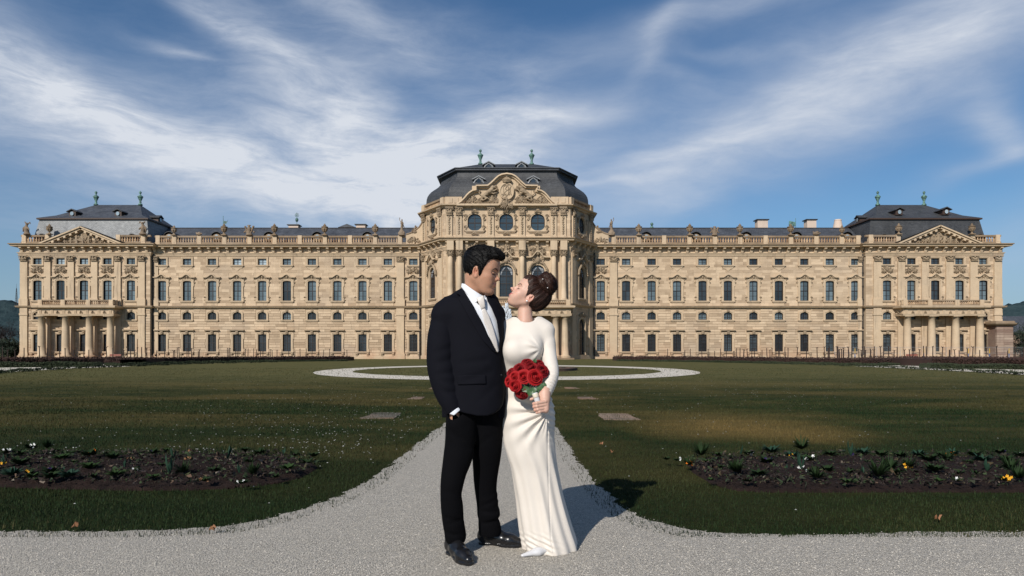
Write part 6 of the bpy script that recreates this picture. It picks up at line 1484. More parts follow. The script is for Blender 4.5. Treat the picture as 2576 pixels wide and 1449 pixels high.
# stakes in the hedges
M_STAKE = material('dark_stake_wood', lambda t, b, oc: t.put(b, 'Base Color', t.mix(t.noise(oc, 6, 3), (.018, .010, .008), (.055, .032, .022))), .85)
LST = [p / 2.918 for p in (-90, -30, 20, 60, 110, 175, 290, 345, 440, 480, 540, 612, 652, 780, 830, 905, 935, 960, 985, 1008, 1040, 1078, 1105)] + [375.7 + .287 * p for p in (65, 135, 210, 222, 245, 258, 330, 345, 373, 430, 437, 685, 695, 705, 757, 775, 785, 840, 862, 915, 937, 975, 993, 1062, 1078, 1120, 1162, 1220, 1275, 1322, 1375)] + [737.9 + .287 * p for p in (112, 165, 265, 318, 468)]
RST = [1462.4 + .287 * p for p in (755, 905, 955, 1060, 1112, 1168, 1215, 1270, 1335, 1360, 1390, 1425)] + [1851.5 + .287 * p for p in (35, 70, 100, 138, 160, 228, 275, 300, 315, 350, 372, 385, 432, 455, 535, 617, 715, 775, 805, 815, 892, 905, 925, 945, 988, 1015, 1095, 1130, 1175, 1210)] + [2079.6 + p / 2.919 for p in (20, 80, 95, 120, 160, 185, 240, 265, 285, 320, 350, 395, 418, 455, 495, 518, 575, 610, 632, 680, 710, 735, 780, 848, 898, 905, 942, 975, 1030, 1075, 1125, 1170, 1250, 1325, 1380, 1420, 1450)]
SM = []
for k in range(3):
    m = MB(); r = random.Random(k); m.tube([(0, 0, 0), (r.uniform(-.03, .03), 0, .7), (r.uniform(-.04, .04), 0, 1.32)], [.055, .045, .04], 5)
    if k < 2: m.tube([(-.02, 0, 1.25), (-.09 - .06 * k, 0, 1.36)], .025, 4); m.tube([(.0, 0, 1.2), (.12, 0, 1.34)], .022, 4)
    SM.append(m.mesh('stake', M_STAKE))
def depth_at(u, P, add):
    us = [p[0] for p in P]; vs = [p[1] for p in P]; return GD(float(np.interp(u, us, vs))) + add
i = 0
for side, lst, P in (('left', LST, [(-100, 918)] + HL), ('right', RST, HR + [(2345, 920), (2450, 921), (2576, 922)])):
    for u in lst:
        d_ = depth_at(u, P, 2.2 + 1.2 * math.sin(u * 1.3)); d_ += (6 if (d_ < 62) else 0) * abs(math.sin(u)); o = mesh_obj('wooden_stake', SM[i % 3], None, ((u - U0) * d_ / FPX, d_, 0)); o.rotation_euler = (0, .03 * math.sin(u), (i % 5) * 1.2)
        o.scale = (1, 1, (1.10 + .14 * math.sin(u * 2.1)) * (1.06 if d_ < 75 else 1)); i += 1
        tag(o, 'thin dark wooden stake standing in the brown hedge in front of the %s wing' % side, 'stake', 'wooden stakes in the %s hedge' % side)

# benches
M_BENCH = material('red_brown_bench', lambda t, b, oc: t.put(b, 'Base Color', t.mix(t.noise(oc, 10, 3), (.16, .05, .035), (.30, .11, .075))), .6)
for u, d_, lb in ((288, 108, 'reddish bench in front of the left end portico'), (2296, 108, 'dark red bench in front of the right end portico')):
    x = xw(u, d_); t = thing('bench', (x, d_, 0), lb, 'bench')
    for nm, bx in (('seat', (-.9, .9, -.25, .2, .40, .46)), ('backrest', (-.9, .9, .22, .28, .55, .85)), ('leg', (-.8, -.7, -.2, .26, 0, .397)), ('leg', (.7, .8, -.2, .26, 0, .397))):
        m = MB(); m.box(*bx); me = m.mesh(nm, M_BENCH); mesh_obj(nm, me, t)

# site fence at the right
M_GALV = material('galvanised_wire', lambda t, b, oc: t.put(b, 'Base Color', (.42, .43, .44)), .45, Metallic=.5)
M_YEL = material('yellow_paint', lambda t, b, oc: t.put(b, 'Base Color', (.55, .34, .05)), .5); M_BLU = material('blue_paint', lambda t, b, oc: t.put(b, 'Base Color', (.05, .13, .30)), .5)
fu = [2098, 2150, 2205, 2265, 2323, 2380, 2435, 2488, 2537, 2590]; dF = 108.5
for i, (ua, ub_) in enumerate(zip(fu, fu[1:])):
    xa, xb = xw(ua, dF), xw(ub_, dF); t = thing('mesh_fence_panel', ((xa + xb) / 2, dF, 0), 'thin wire mesh fence panel before the right end of the palace, %s from the left' % (NTH + ['seventh', 'eighth', 'ninth'])[i], 'fence panel', 'wire mesh fence panels at the right')
    o3 = tuple(t.location); m = MB(); m.tube([(xa + .05, dF, .1), (xa + .05, dF, 1.95), (xb - .05, dF, 1.95), (xb - .05, dF, .1)], .022, 5); m.tube([(xa + .05, dF, 1.0), (xb - .05, dF, 1.0)], .016, 4); m.build('panel_frame', M_GALV, t, o3)
    m = MB(); n = 24
    for k in range(1, n): x = xa + (xb - xa) * k / n; m.box(x - .0025, x + .0025, dF - .0025, dF + .0025, .12, 1.93)
    for k in range(1, 9): z = .12 + 1.8 * k / 9; m.box(xa + .06, xb - .06, dF + .003, dF + .008, z - .0025, z + .0025)
    m.build('wire_mesh', M_GALV, t, o3, kind='stuff')
    if i in (1, 4, 6, 7, 8): m = MB(); m.tube([(xa, dF - .12, .95), (xa, dF - .12, 1.75)], .05, 6); m.build('yellow_post_sleeve', M_YEL, t, o3); m = MB(); m.tube([(xa, dF - .12, .0), (xa, dF - .12, .94)], .055, 6); m.build('blue_post_sleeve', M_BLU, t, o3)

# gate pier and buildings at the right edge
gx0, gx1, gd = xw(2507, 114), xw(2548, 114), 114.0
t = thing('gate_pier', ((gx0 + gx1) / 2, gd, 0), 'weathered sandstone wall pier with a dark cornice beside the right end of the palace', 'pier'); o3 = tuple(t.location)
M_PIER = m_stone('stained_pier_stone', (.20, .13, .10), (.42, .32, .25), .6, True)
rr = random.Random(2); gp = [(gx0, gd), (gx1, gd), (gx1 + .9, gd + 1.1), (gx1 + .9, gd + 4), (gx0, gd + 4)]; zg = zw(819, 114)
m = MB(); m.flat(gp, 0, zg); m.build('wall', M_PIER, t, o3)
m = MB(); z = 0.3
while z < zg - .3:
    m.ct = rr.uniform(.01, .99); m.box(gx0 - .03, gx0 + (gx1 - gx0) * .42, gd - .06, gd + .3, z, z + .38); m.ct = rr.uniform(.01, .99); m.box(gx0 + (gx1 - gx0) * .45, gx1 + .02, gd - .05, gd + .3, z, z + .38); z += .42
m.build('stone_courses', M_PIER, t, o3)
m = MB(); m.mould([(gx0 - .3, gd + 4), (gx0 - .0, gd), (gx1, gd), (gx1 + .9, gd + 1.1), (gx1 + .9, gd + 4)], [(0, zg), (.3, zg), (.55, zg + .22), (.6, zg + .42), (.3, zg + .5), (.25, zg + .75), (0, zg + .78)]); m.flat([(gx0 - .2, gd + .1), (gx1, gd + .1), (gx1 + .8, gd + 1.1), (gx1 + .8, gd + 4), (gx0 - .2, gd + 4)], zg + .60, zg + .76); m.build('cornice', M_DARKST, t, o3)
bd = 175.0; bx0, bx1 = xw(2440, bd), xw(2900, bd); t = thing('long_building', ((bx0 + bx1) / 2, bd, 0), 'long low building with a grey slate roof behind the pier at the right edge', 'building'); o3 = tuple(t.location)
M_PLAS = m_stone('ochre_plaster', (.16, .10, .07), (.26, .17, .12), .3, False)
m = MB(); m.box(bx0, bx1, bd, bd + 14, 0, zw(838, bd)); m.build('wall', M_PLAS, t, o3)
m = MB(); m.add([(bx0 - .5, bd - .6, zw(838, bd)), (bx1, bd - .6, zw(838, bd)), (bx1, bd + 7, zw(792, bd)), (bx0 - .5, bd + 7, zw(792, bd)), (bx1, bd + 15, zw(838, bd)), (bx0 - .5, bd + 15, zw(838, bd))], [(0, 1, 2, 3), (3, 2, 4, 5), (0, 3, 5)]); m.build('roof', M_SLATE, t, o3)
for k in range(6):
    xk = bx0 + 4 + k * 4.5; m = MB(); m.box(xk, xk + 1.3, bd - .06, bd - .01, 2.0, 4.2); w_ = m.build('window', M_GL_D, t, o3)
    m = MB(); m.box(xk - .15, xk + 1.45, bd - .10, bd - .062, 1.8, 1.98); m.build('sill', M_TRIM, w_, o3)

# trees
M_BARK = material('dark_bark', lambda t, b, oc: t.put(b, 'Base Color', t.mix(t.noise(oc, 3, 4), (.012, .009, .009), (.040, .030, .027))), .95)
M_EVER = material('evergreen_leaf', lambda t, b, oc: t.put(b, 'Base Color', t.mix(t.noise(t.new('ShaderNodeNewGeometry').outputs['Position'], 1.2, 4), (.006, .012, .007), (.022, .036, .016))), .9)
M_TWIG = material('bare_twigs', lambda t, b, oc: t.put(b, 'Base Color', t.mix(t.noise(t.new('ShaderNodeNewGeometry').outputs['Position'], .8, 4), (.012, .009, .010), (.045, .030, .028))), .95)
def bare_tree(x, y, h, seed, label, group=None, name='bare_tree'):
    r = random.Random(seed); t = thing(name, (x, y, 0), label, 'tree', group); mt = MB(); mb_ = MB(); tips = []
    def grow(p, d, L, rad, lev):
        q = p + d * L; mid_ = p.lerp(q, .5) + Vector((r.gauss(0, .04), r.gauss(0, .04), 0)) * L; (mt if lev < 2 else mb_).tube([p, mid_, q], [rad, rad * .85, rad * .65], 5 if lev < 2 else 3)
        if lev >= 5: return
        for k in range(3 if lev < 3 else 3):
            dd = (d + Vector((r.gauss(0, .55), r.gauss(0, .55), r.gauss(.15, .3)))).normalized(); grow(p.lerp(q, r.uniform(.55, 1)), dd, L * r.uniform(.60, .82), rad * .55, lev + 1)
    grow(Vector((0, 0, 0)), Vector((r.gauss(0, .05), 0, 1)).normalized(), h * .26, h * .022, 0)
    mt.build('trunk', M_BARK, t); o = mb_.build('branches', M_TWIG, t); o['kind'] = 'stuff'
def bush_tree(x, y, h, w, seed, label, n=4200, mat=None, name='evergreen_tree'):
    r = random.Random(seed); t = thing(name, (x, y, 0), label, 'tree'); m = MB(); m.tube([(0, 0, 0), (.1, 0, h * .5), (0, 0, h * .8)], [h * .03, h * .02, .03], 6); m.build('trunk', M_BARK, t); m = MB(); V_ = []; F_ = []; cl = [(Vector((r.gauss(0, .3) * w, r.gauss(0, .3) * w, h * r.uniform(.18, .95))), r.uniform(.14, .30) * w) for _ in range(26)]
    for i in range(n):
        c, rad = r.choice(cl); d = Vector((r.gauss(0, 1), r.gauss(0, 1), r.gauss(0, 1))).normalized(); p = c + d * rad * r.uniform(.5, 1.1); s = .10 * r.uniform(.6, 1.5); a = Vector((r.gauss(0, 1), r.gauss(0, 1), r.gauss(0, 1))).normalized() * s; b2 = a.orthogonal() ; b = len(V_); V_ += [tuple(p - a), tuple(p + b2 * .6), tuple(p + a), tuple(p - b2 * .6)]; F_.append((b, b + 1, b + 2, b + 3))
    m.add(V_, F_); m.build('crown', mat or M_EVER, t)
for k, (u, d_, h) in enumerate(((-60, 128, 11), (-10, 132, 10.5), (18, 140, 10.8), (38, 150, 11.6), (-40, 150, 13), (5, 165, 12))):
    bare_tree(xw(u, d_), d_, h, 20 + k, 'dark leafless tree in the wood left of the palace', 'leafless trees left of the palace')
bush_tree(xw(8, 124), 124, 3.4, 3.6, 31, 'dark evergreen shrub at the far left below the leafless trees'); bush_tree(xw(45, 126), 126, 2.8, 2.6, 33, 'small dark shrub beside the left corner of the palace'); bush_tree(xw(2572, 119), 119, 5.0, 3.4, 32, 'dark evergreen tree behind the pier at the right edge'); bush_tree(xw(2610, 122), 122, 6.0, 4.0, 36, 'dark evergreen tree just beyond the right edge')
for k, (u, d_, h) in enumerate(((2568, 150, 11.5), (2600, 140, 12))): bare_tree(xw(u, d_), d_, h, 50 + k, 'leafless tree in front of the grey roof at the right edge', 'leafless trees at the right edge')
# radio mast on the hill
t = thing('radio_mast', (xw(41.5, 1850), 1850, zw(766, 1850)), 'thin lattice radio mast on the wooded hill left of the palace', 'mast'); hm = zw(714, 1850) - zw(766, 1850)
m = MB()
for a in range(4):
    c, s = math.cos(a * math.pi / 2 + .78), math.sin(a * math.pi / 2 + .78); m.tube([(4.2 * c, 4.2 * s, -8), (1.2 * c, 1.2 * s, hm * .6), (.4 * c, .4 * s, hm * .8)], [.42, .34, .3], 4)
for k in range(9):
    z = hm * .75 * k / 9; q = 4.2 - 3.3 * k / 9
    for a in range(4):
        c, s = math.cos(a * math.pi / 2 + .78), math.sin(a * math.pi / 2 + .78); c2, s2 = math.cos((a + 1) * math.pi / 2 + .78), math.sin((a + 1) * math.pi / 2 + .78); m.tube([(q * c, q * s, z), (q * .9 * c2, q * .9 * s2, z + hm * .075)], .2, 3)
m.build('lattice', M_LEAD, t); m = MB(); m.tube([(0, 0, hm * .7), (0, 0, hm)], [.35, .2], 4); m.build('antenna', M_LEAD, t)

# fountain in the middle of the ring
fx, fy = RX - .1, 45.0
t = thing('fountain', (fx, fy, 0), 'round garden fountain with a rising white water jet seen between the couple', 'fountain')
m = MB(); P = [(4.15, .0), (4.15, .16), (4.7, .16), (4.7, .0)]; n = 48; V_ = []; F_ = []
for k in range(n):
    a = 2 * math.pi * k / n
    for r_, z in P: V_.append((r_ * math.cos(a), r_ * math.sin(a), z))
for k in range(n):
    for j in range(3): F_.append((k * 4 + j, k * 4 + j + 1, ((k + 1) % n) * 4 + j + 1, ((k + 1) % n) * 4 + j))
m.add(V_, F_); m.build('basin_rim', m_stone('dark_basin_stone', (.035, .027, .024), (.085, .065, .055), .4, False), t)
M_WAT = material('water', lambda t_, b, oc: (t_.put(b, 'Base Color', (.02, .03, .03)), bump(t_, b, t_.noise(oc, 3, 4), .5, .05)), .06)
m = MB(); m.add([(4.16 * math.cos(2 * math.pi * k / 48), 4.16 * math.sin(2 * math.pi * k / 48), .08) for k in range(48)], [tuple(range(48))]); m.build('water', M_WAT, t)
M_SPRAY = material('water_spray', lambda t_, b, oc: (t_.put(b, 'Base Color', (.82, .86, .90)), t_.put(b, 'Transmission Weight', .35)), .2)
m = MB(); r = random.Random(5)
for (jx, top, w_) in ((.05, 4.35, .30), (-.22, 4.15, .30), (.24, 3.95, .26), (-.38, 3.8, .24), (-.08, 4.0, .3)):
    for k in range(650):
        q = r.random(); z = top * (1 - q ** 1.6 * .95); sp_ = w_ * (.25 + 1.3 * (1 - z / top) ** .7 * r.random()); a = r.uniform(0, 6.28); x, y = jx + sp_ * math.cos(a), sp_ * math.sin(a); s = r.uniform(.018, .045); m.ball((x, y, z), (s * .7, s * .7, s * r.uniform(1.2, 3.0)), 5, 4)
o = m.build('water_jet', M_SPRAY, t); o['kind'] = 'stuff'
# ------------------------------------------------------------------ the couple
def m_skin():
    def f(t, b, oc):
        a = attr(t, 'col').outputs['Color']
        n = t.noise(oc, 60, 3)
        c = t.mix(t.maprange(n, .3, .7, 0, .25), a, t.mix(1.0, a, (1.0, .82, .78), 'MULTIPLY'))
        t.put(b, 'Base Color', c)
        t.put(b, 'Subsurface Weight', 0.12); t.put(b, 'Subsurface Radius', (0.012, 0.005, 0.003)); t.put(b, 'Subsurface Scale', 0.6)
        t.put(b, 'Specular IOR Level', 0.35)
        bump(t, b, t.noise(oc, 900, 2), 0.12, 0.001)
    return material('skin', f, 0.48)
def m_cloth(name, col, rough=0.8, weave=900, sheen=0.0, spec=0.3, bs=0.25, var=0.12):
    def f(t, b, oc):
        n = t.noise(oc, 14, 3)
        t.put(b, 'Base Color', t.mix(n, [q * (1 - var) for q in col], [q * (1 + var) for q in col]))
        t.put(b, 'Sheen Weight', sheen); t.put(b, 'Specular IOR Level', spec)
        h = t.noise(t.mapping(oc, (1, 1, .4)), weave, 2)
        h2 = t.math('ADD', t.math('MULTIPLY', h, .4), t.math('MULTIPLY', t.noise(oc, 30, 3), 1.0))
        bump(t, b, h2, bs, 0.004)
    return material(name, f, rough)
def m_hair(name, col, col2, rough=0.38, freq=420, spec=.3):
    def f(t, b, oc):
        a = attr(t, 'col').outputs['Vector']
        n = t.noise(t.mapping(a, (1, .07, .5)), freq, 4, .65); n2 = t.noise(t.mapping(a, (1, .12, .5)), freq * .22, 2, .5)
        t.put(b, 'Base Color', t.mix(t.maprange(t.math('ADD', t.math('MULTIPLY', n, .6), t.math('MULTIPLY', n2, .4)), .35, .68), col, col2)); t.put(b, 'Specular IOR Level', spec)
        bump(t, b, t.math('ADD', n, t.math('MULTIPLY', n2, 1.5)), 0.55, 0.004)
    return material(name, f, rough)
M_SKIN = m_skin()
M_SUIT = m_cloth('suit_wool', (.0034, .0036, .0064), .85, 1400, 0.0, .12, .15)
M_TROU = m_cloth('trouser_wool', (.0020, .0020, .0028), .9, 1400, 0.0, .08, .15)
M_SHIRT = m_cloth('white_shirt_cotton', (.64, .66, .70), .75, 1800, 0, .3, .1, .03)
M_TIE = m_cloth('ivory_satin', (.60, .55, .50), .38, 2000, 0, .5, .1, .04)
M_DRESS = m_cloth('ivory_jersey', (.63, .575, .51), .58, 2200, 0.15, .25, .06, .03)
M_SATIN = m_cloth('white_satin', (.56, .555, .56), .25, 2500, 0, .6, .05, .02)
M_LEATHER = m_cloth('black_leather', (.008, .008, .009), .26, 500, 0, .5, .06)
M_HAIR_M = m_hair('black_hair', (.0018, .0015, .0016), (.0055, .0045, .0042), .48, spec=.18)
M_HAIR_F = m_hair('brown_hair', (.010, .0045, .0035), (.060, .025, .015), .42, spec=.24)
M_BROW = m_hair('brow_hair', (.010, .007, .006), (.025, .016, .012), .6)

def rotm(yaw, pitch, roll=0):
    """columns: face forward, its left, up. yaw about z from +x, pitch up +"""
    cy, sy, cp, sp = math.cos(yaw), math.sin(yaw), math.cos(pitch), math.sin(pitch)
    f = np.array([cy * cp, sy * cp, sp]); l = np.array([-sy, cy, 0.0]); u = np.cross(f, l)
    cr, sr = math.cos(roll), math.sin(roll)
    l, u = l * cr + u * sr, u * cr - l * sr
    return np.stack([f, l, u], 1)

def head_field(sex, neck_to, h=0.0022, smile=1.0, ears=True, eyes=True, neck=True, pad=(0, 0)):
    M = sex == 'm'
    F = Field((-.125, -.10, -.235 if neck else -.14), (.135, .10, .145), h)
    F.ell((-.006 if M else -.012, 0, .038), (.091 if M else .098, .076, .088))
    F.ell((.022, 0, .02), (.070, .067, .085), .03)
    F.ell((.034, 0, -.032), (.055, .058, .071), .03) if M else F.ell((.037, 0, -.030), (.051, .055, .064), .03)
    if M:
        for s in (-1, 1): F.cap((-.005, s * .052, -.045), (.05, s * .026, -.098), .017, .014, .035)
        F.ell((.068, 0, -.106), (.021, .024, .016), .022)
        F.ell((.04, 0, -.085), (.04, .036, .028), .03)
    else:
        for s in (-1, 1): F.cap((.0, s * .046, -.044), (.05, s * .018, -.088), .013, .010, .03)
        F.ell((.064, 0, -.092), (.0150, .015, .012), .02)
        F.ell((.046, 0, -.076), (.030, .028, .021), .03)
    # forehead, brow
    F.ell((.060, 0, .055), (.034, .046, .045), .03)
    for s in (-1, 1):
        F.cap((.083, s * .014, .020), (.066, s * .045, .022), .009 if M else .006, None, .022)
        F.ell((.058, s * .042, -.026), (.022, .019, .018), .028)           # cheekbone
        F.ell((.062, s * .030, -.052), (.022, .020, .022), .024)           # cheek
        F.ell((.094, s * .031, .002), (.016, .017, .011), .016, 'cut')       # socket
    # muzzle
    F.ell((.069, 0, -.058), (.0215, .036, .028), .022)
    # nose
    nl = 1.0 if M else 1.035
    F.cap((.084, 0, .014), (.1040 * nl, 0, -.021), .0055, .0072, .012)
    F.ell((.1075 * nl, 0, -.0275 if M else -.0255), (.0098, .0086 if M else .0072, .0076 if M else .0066), .008)
    for s in (-1, 1):
        F.ell((.0965 * nl, s * (.0118 if M else .0100), -.0315 if M else -.0295), (.0098, .0060 if M else .0052, .0068 if M else .0060), .007)
        F.ell((.100, s * .0062, -.0395 if M else -.0385), (.0055, .0030, .0026 if M else .0018), .002, 'cut')
    # lips, pressed out of the face and parted by a smiling line
    def mouth(x, y, z):
        ay = np.abs(y); fr = np.clip((x - .055) / .012, 0, 1); q = np.clip(ay / .027, 0, 1.3)
        zm = -.0590 + .0062 * smile * q ** 1.6; tp = np.sqrt(np.clip(1 - q ** 2, 0, 1)); full = .85 if M else 1.05
        d = -.0036 * full * tp * np.exp(-((z - zm - .0048 * full) / .0036) ** 2)
        d = d - .0050 * full * tp * np.exp(-((z - zm + .0060 * full) / .0048) ** 2)
        d = d + .0034 * np.clip(1.15 - q, 0, 1) ** .4 * np.exp(-((z - zm) / .0013) ** 2)
        d = d + .0030 * np.exp(-((ay - .029) / .004) ** 2 - ((z - zm) / .007) ** 2)
        d = d + .0030 * np.exp(-(ay / .018) ** 2 - ((z + .079) / .006) ** 2) + .0010 * np.exp(-(ay / .003) ** 2 - ((z + .046) / .006) ** 2)
        d = d + .0022 * smile * np.exp(-((ay - .034 - .25 * (-.05 - z)) / .0035) ** 2) * np.exp(-((z + .048) / .016) ** 2)
        return (d * fr).astype(np.float32)
    F.op(mouth, (.05, -.05, -.10), (.12, .05, -.03), mode='bump', m=.0)
    if M: F.ell((.070, 0, -.098), (.0205, .026, .017), .018)
    if eyes:
        for s in (-1, 1):
            F.ell((.0765, s * .031, .002), (.0125, .0145, .0115), .003)
            F.cap((.0885, s * .020, -.004), (.0800, s * .044, -.003), .0022, .0018, .002)
            F.cap((.0905, s * .020, -.0065), (.0820, s * .044, -.0055), .0010, .0010, .0015, 'cut')
    if ears:
        for s in (-1, 1):
            F.ell((-.006, s * .073, -.010), (.017, .0075, .030), .010, rot=rotm(-s * .35, 0, 0))
            F.ell((-.006, s * .079, -.004), (.0095, .006, .016), .003, 'cut', rot=rotm(-s * .35, 0, 0))
            F.ell((.001, s * .076, -.034), (.007, .004, .008), .006)
            F.ell((-.002, s * .078, .004), (.004, .003, .012), .004)
    if neck:
        n = neck_to; r0, r1 = (.052, .051) if M else (.0415, .0475)
        F.cap((-.030 if M else -.012, 0, -.040), n, r0, r1, .03 if M else .018)
        if not M:
            d = np.array(n) - np.array([-.03, 0, -.04]); 
    return F

def skin_color(base, lip, sex):
    base = np.array(base); lip = np.array(lip)
    def f(L):
        x, y, z = L[:, 0], L[:, 1], L[:, 2]; ay = np.abs(y)
        c = np.tile(base, (len(L), 1))
        def blend(w, col): 
            nonlocal c
            w = np.clip(w, 0, 1)[:, None]; c = c * (1 - w) + np.array(col) * w
        def blob(cx, cy, cz, r, s=1): return np.exp(-(((x - cx) / r) ** 2 + ((ay - cy) / r) ** 2 + ((z - cz) / r) ** 2)) * s
        blend(blob(.07, .035, -.032, .022, .35), base * np.array([1.05, .72, .70]))
        blend(blob(.108, 0, -.03, .014, .35), base * np.array([1.05, .70, .66]))
        blend(blob(-.005, .078, -.01, .026, .5), base * np.array([1.05, .66, .60]))
        # lips
        q = np.clip(ay / .027, 0, 1.3); zm = -.0590 + .0066 * q ** 1.6; tp = np.sqrt(np.clip(1 - q ** 2, 0, 1))
        inside = np.minimum((zm + .0082 * tp - z) / .0012, (z - zm + .0112 * tp) / .0012); inside = np.minimum(inside, (x - .065) / .003)
        blend(np.clip(inside, 0, 1) * (ay < .027), lip)
        ml = np.exp(-((z - zm) / .0013) ** 2) * (x > .062) * (ay < .030)
        blend(ml * .6, lip * .25)
        # lash line and upper lid crease
        zl = -.0055 + .03 * 0 * ay
        ll = np.exp(-((z - zl) / .0030) ** 2) * (ay > .0165) * (ay < .0475) * (x > .072)
        blend(ll * .95, (.012, .008, .007))
        cr = np.exp(-((z - .0125) / .0020) ** 2) * (ay > .020) * (ay < .044) * (x > .072)
        blend(cr * .35, base * .55)
        blend(blob(.085, .020, .004, .010, .3), base * .62)
        # brows
        zb_ = np.interp(ay, [.010, .016, .028, .040, .052], [.0165, .0180, .0255, .0265, .0165]); wb = np.interp(ay, [.010, .015, .03, .042, .053], [.0, .0042, .0042, .0032, .0008]) * (1.05 if sex == 'm' else .85)
        bw = np.clip((wb - np.abs(z - zb_)) / .0016 + .5, 0, 1) * (x > .05) * (ay > .011) * (ay < .053)
        blend(bw * (.95 if sex == 'm' else .9), (.013, .009, .008) if sex == 'm' else (.06, .032, .022))
        # nostrils
        blend(np.exp(-(((x - .103) / .0065) ** 2 + ((ay - .0064) / .004) ** 2 + ((z + .0385) / .0026) ** 2)) * (.85 if sex == 'm' else .6), base * .10)
        # ear hollow
        blend(np.exp(-(((x + .004) / .007) ** 2 + ((ay - .073) / .006) ** 2 + ((z + .004) / .012) ** 2)) * .6, base * np.array([.6, .35, .3]))
        return np.clip(c, 0, 1)
    return f

def trilin(src, dst):
    """sample one field on another's grid"""
    D = src.D; out = None
    idx = []
    for a in range(3):
        A = src.ax[a]; p = np.clip((dst.ax[a] - A[0]) / src.h, 0, len(A) - 1.001); i = p.astype(int); idx.append((i, (p - i).astype(np.float32)))
    (ix, fx), (iy, fy), (iz, fz) = idx
    def g(a, b, c): return D[np.ix_(ix + a, iy + b, iz + c)]
    fx, fy, fz = fx[:, None, None], fy[None, :, None], fz[None, None, :]
    r = 0
    for a in (0, 1):
        for b in (0, 1):
            for c in (0, 1):
                r = r + g(a, b, c) * (fx if a else 1 - fx) * (fy if b else 1 - fy) * (fz if c else 1 - fz)
    return r.astype(np.float32)

def loc_of(world_p, R, c, s): return (R.T @ (np.array(world_p) - np.array(c))) / s

# ---- cloth tubes from outlines: rows (v, left u, right u, depth centre, half depth)
def loft_fn(rows, n=2.3, yref=None):
    z = []; cx = []; rx = []; cy = []; ry = []
    for (v, ul, ur, yc, r) in rows:
        z.append(CAMZ + (V0 - v) * yc / FPX); cx.append(((ul + ur) / 2 - U0) * yc / FPX); rx.append((ur - ul) / 2 * yc / FPX); cy.append(yc); ry.append(r)
    o = np.argsort(z); z, cx, rx, cy, ry = (np.array(q)[o] for q in (z, cx, rx, cy, ry))
    def sm(zz, q):
        from_ = np.linspace(z[0], z[-1], 160); y = np.interp(from_, z, q)
        k = np.ones(9) / 9; y = np.convolve(np.pad(y, 4, 'edge'), k, 'valid')
        return np.interp(zz, from_, y)
    def f(x, y, zz):
        a, b, c, d = (sm(zz.ravel(), q).reshape(zz.shape).astype(np.float32) for q in (cx, rx, cy, ry))
        q = (np.abs((x - a) / b) ** n + np.abs((y - c) / d) ** n + 1e-9) ** (1 / n)
        dd = (q - 1) * np.minimum(b, d)
        return np.maximum(dd, np.maximum(zz - z[-1], z[0] - zz)).astype(np.float32)
    f.z = z; f.cx = lambda zz: sm(zz, cx); f.cy = lambda zz: sm(zz, cy); f.rx = lambda zz: sm(zz, rx)
    return f
def W(u, v, y): return PX(u, v, y)
def R_(px, y): return px * y / FPX

def sdf_pts(name, vfc, root):
    V, F, c = vfc; return mesh_obj(name, np_mesh(name, V - np.array(root.location), F, M_SKIN, {'col': ('POINT', 'FLOAT_COLOR', c)}, True), root)
# =================================================================== groom
GY = 4.05
groom = thing('person', (-.26, 4.08, 0), 'dark-haired man in a black suit and ivory tie, hand in pocket, facing the bride', 'person')
MS, MYAW, MPIT = 1.06, math.radians(-14), math.radians(-11)
MR = rotm(MYAW, MPIT, math.radians(0))
MC = np.array(W(1209.5, 683, GY - .02))
neckbase = W(1187, 790, GY + .02)
mh = head_field('m', tuple(loc_of(neckbase, MR, MC, MS)), smile=1.0)
V, Fq = mh.mesh()
SK_M = (.43, .235, .150); SK_F = (.55, .345, .262)

def hand(parts, col, h=.0022):
    """parts: (a, b, ra, rb, k) chains in place"""
    pts = np.array([p[0] for p in parts] + [p[1] for p in parts]); r = .02
    F = Field(pts.min(0) - r - .01, pts.max(0) + r + .01, h)
    for (a, b, ra, rb, k) in parts: F.cap(a, b, ra, rb, k)
    V, Fc = F.mesh(); V = smooth_mesh(V, Fc, 1)
    return V, Fc, col(V)
def flatcol(base, redden=None):
    def f(V):
        c = np.tile(np.array([*base, 1.0]), (len(V), 1))
        if redden is not None:
            for p in redden:
                w_ = np.exp(-(((V - np.array(p)) / .009) ** 2).sum(1))[:, None]
                c[:, :3] = c[:, :3] * (1 - w_ * .4) + np.array(base) * np.array([1.02, .66, .6]) * w_ * .4
        return c
    return f
# pocket hand: only its heel shows between cuff and pocket
y_ = 3.955
ph = hand([(W(1139, 1030, y_), W(1147, 1052, y_), .026, .029, .02), (W(1147, 1052, y_), W(1158, 1080, y_), .03, .022, .02)] +
          [(W(1143 + 8 * i, 1072, y_ + .01), W(1146 + 8 * i, 1100, y_ + .01), .009, .008, .006) for i in range(4)], flatcol(SK_M))
sdf_obj('body', mh, M_SKIN, groom, 1, (MR * MS, MC), skin_color(SK_M, (.40, .15, .12), 'm'))
sdf_pts('hand', ph, groom)

# hair: short sides, longer top swept forward
hs = head_field('m', (0, 0, 0), h=.0026, ears=False, eyes=False, neck=False)
x, y, z = hs.grid()
top = np.clip((z - .03) / .07, 0, 1); back = np.clip((-x) / .08, 0, 1)
th = .006 + .014 * top ** 1.2 + .003 * back
hx = np.array([-.13, -.095, -.070, -.035, -.022, -.010, .004, .016, .024, .038, .050, .066, .080, .095, .12], np.float32)
hzl = np.array([-.085, -.085, -.080, -.040, -.012, .022, .018, -.030, -.022, .020, .046, .068, .078, .082, .084], np.float32)
hl = np.interp(x.ravel(), hx, hzl).reshape(x.shape)
th = th * np.clip((z - hl + .006) / .022, .15, 1)
D = hs.D - th
q = ell(x, y, z, (.052, -.004, .112), (.058, .058, .027), rotm(0, math.radians(-8)))
D = smin(D, q, .03)
q = ell(x, y, z, (.094, -.018, .100), (.026, .042, .018), rotm(0, math.radians(-28)))
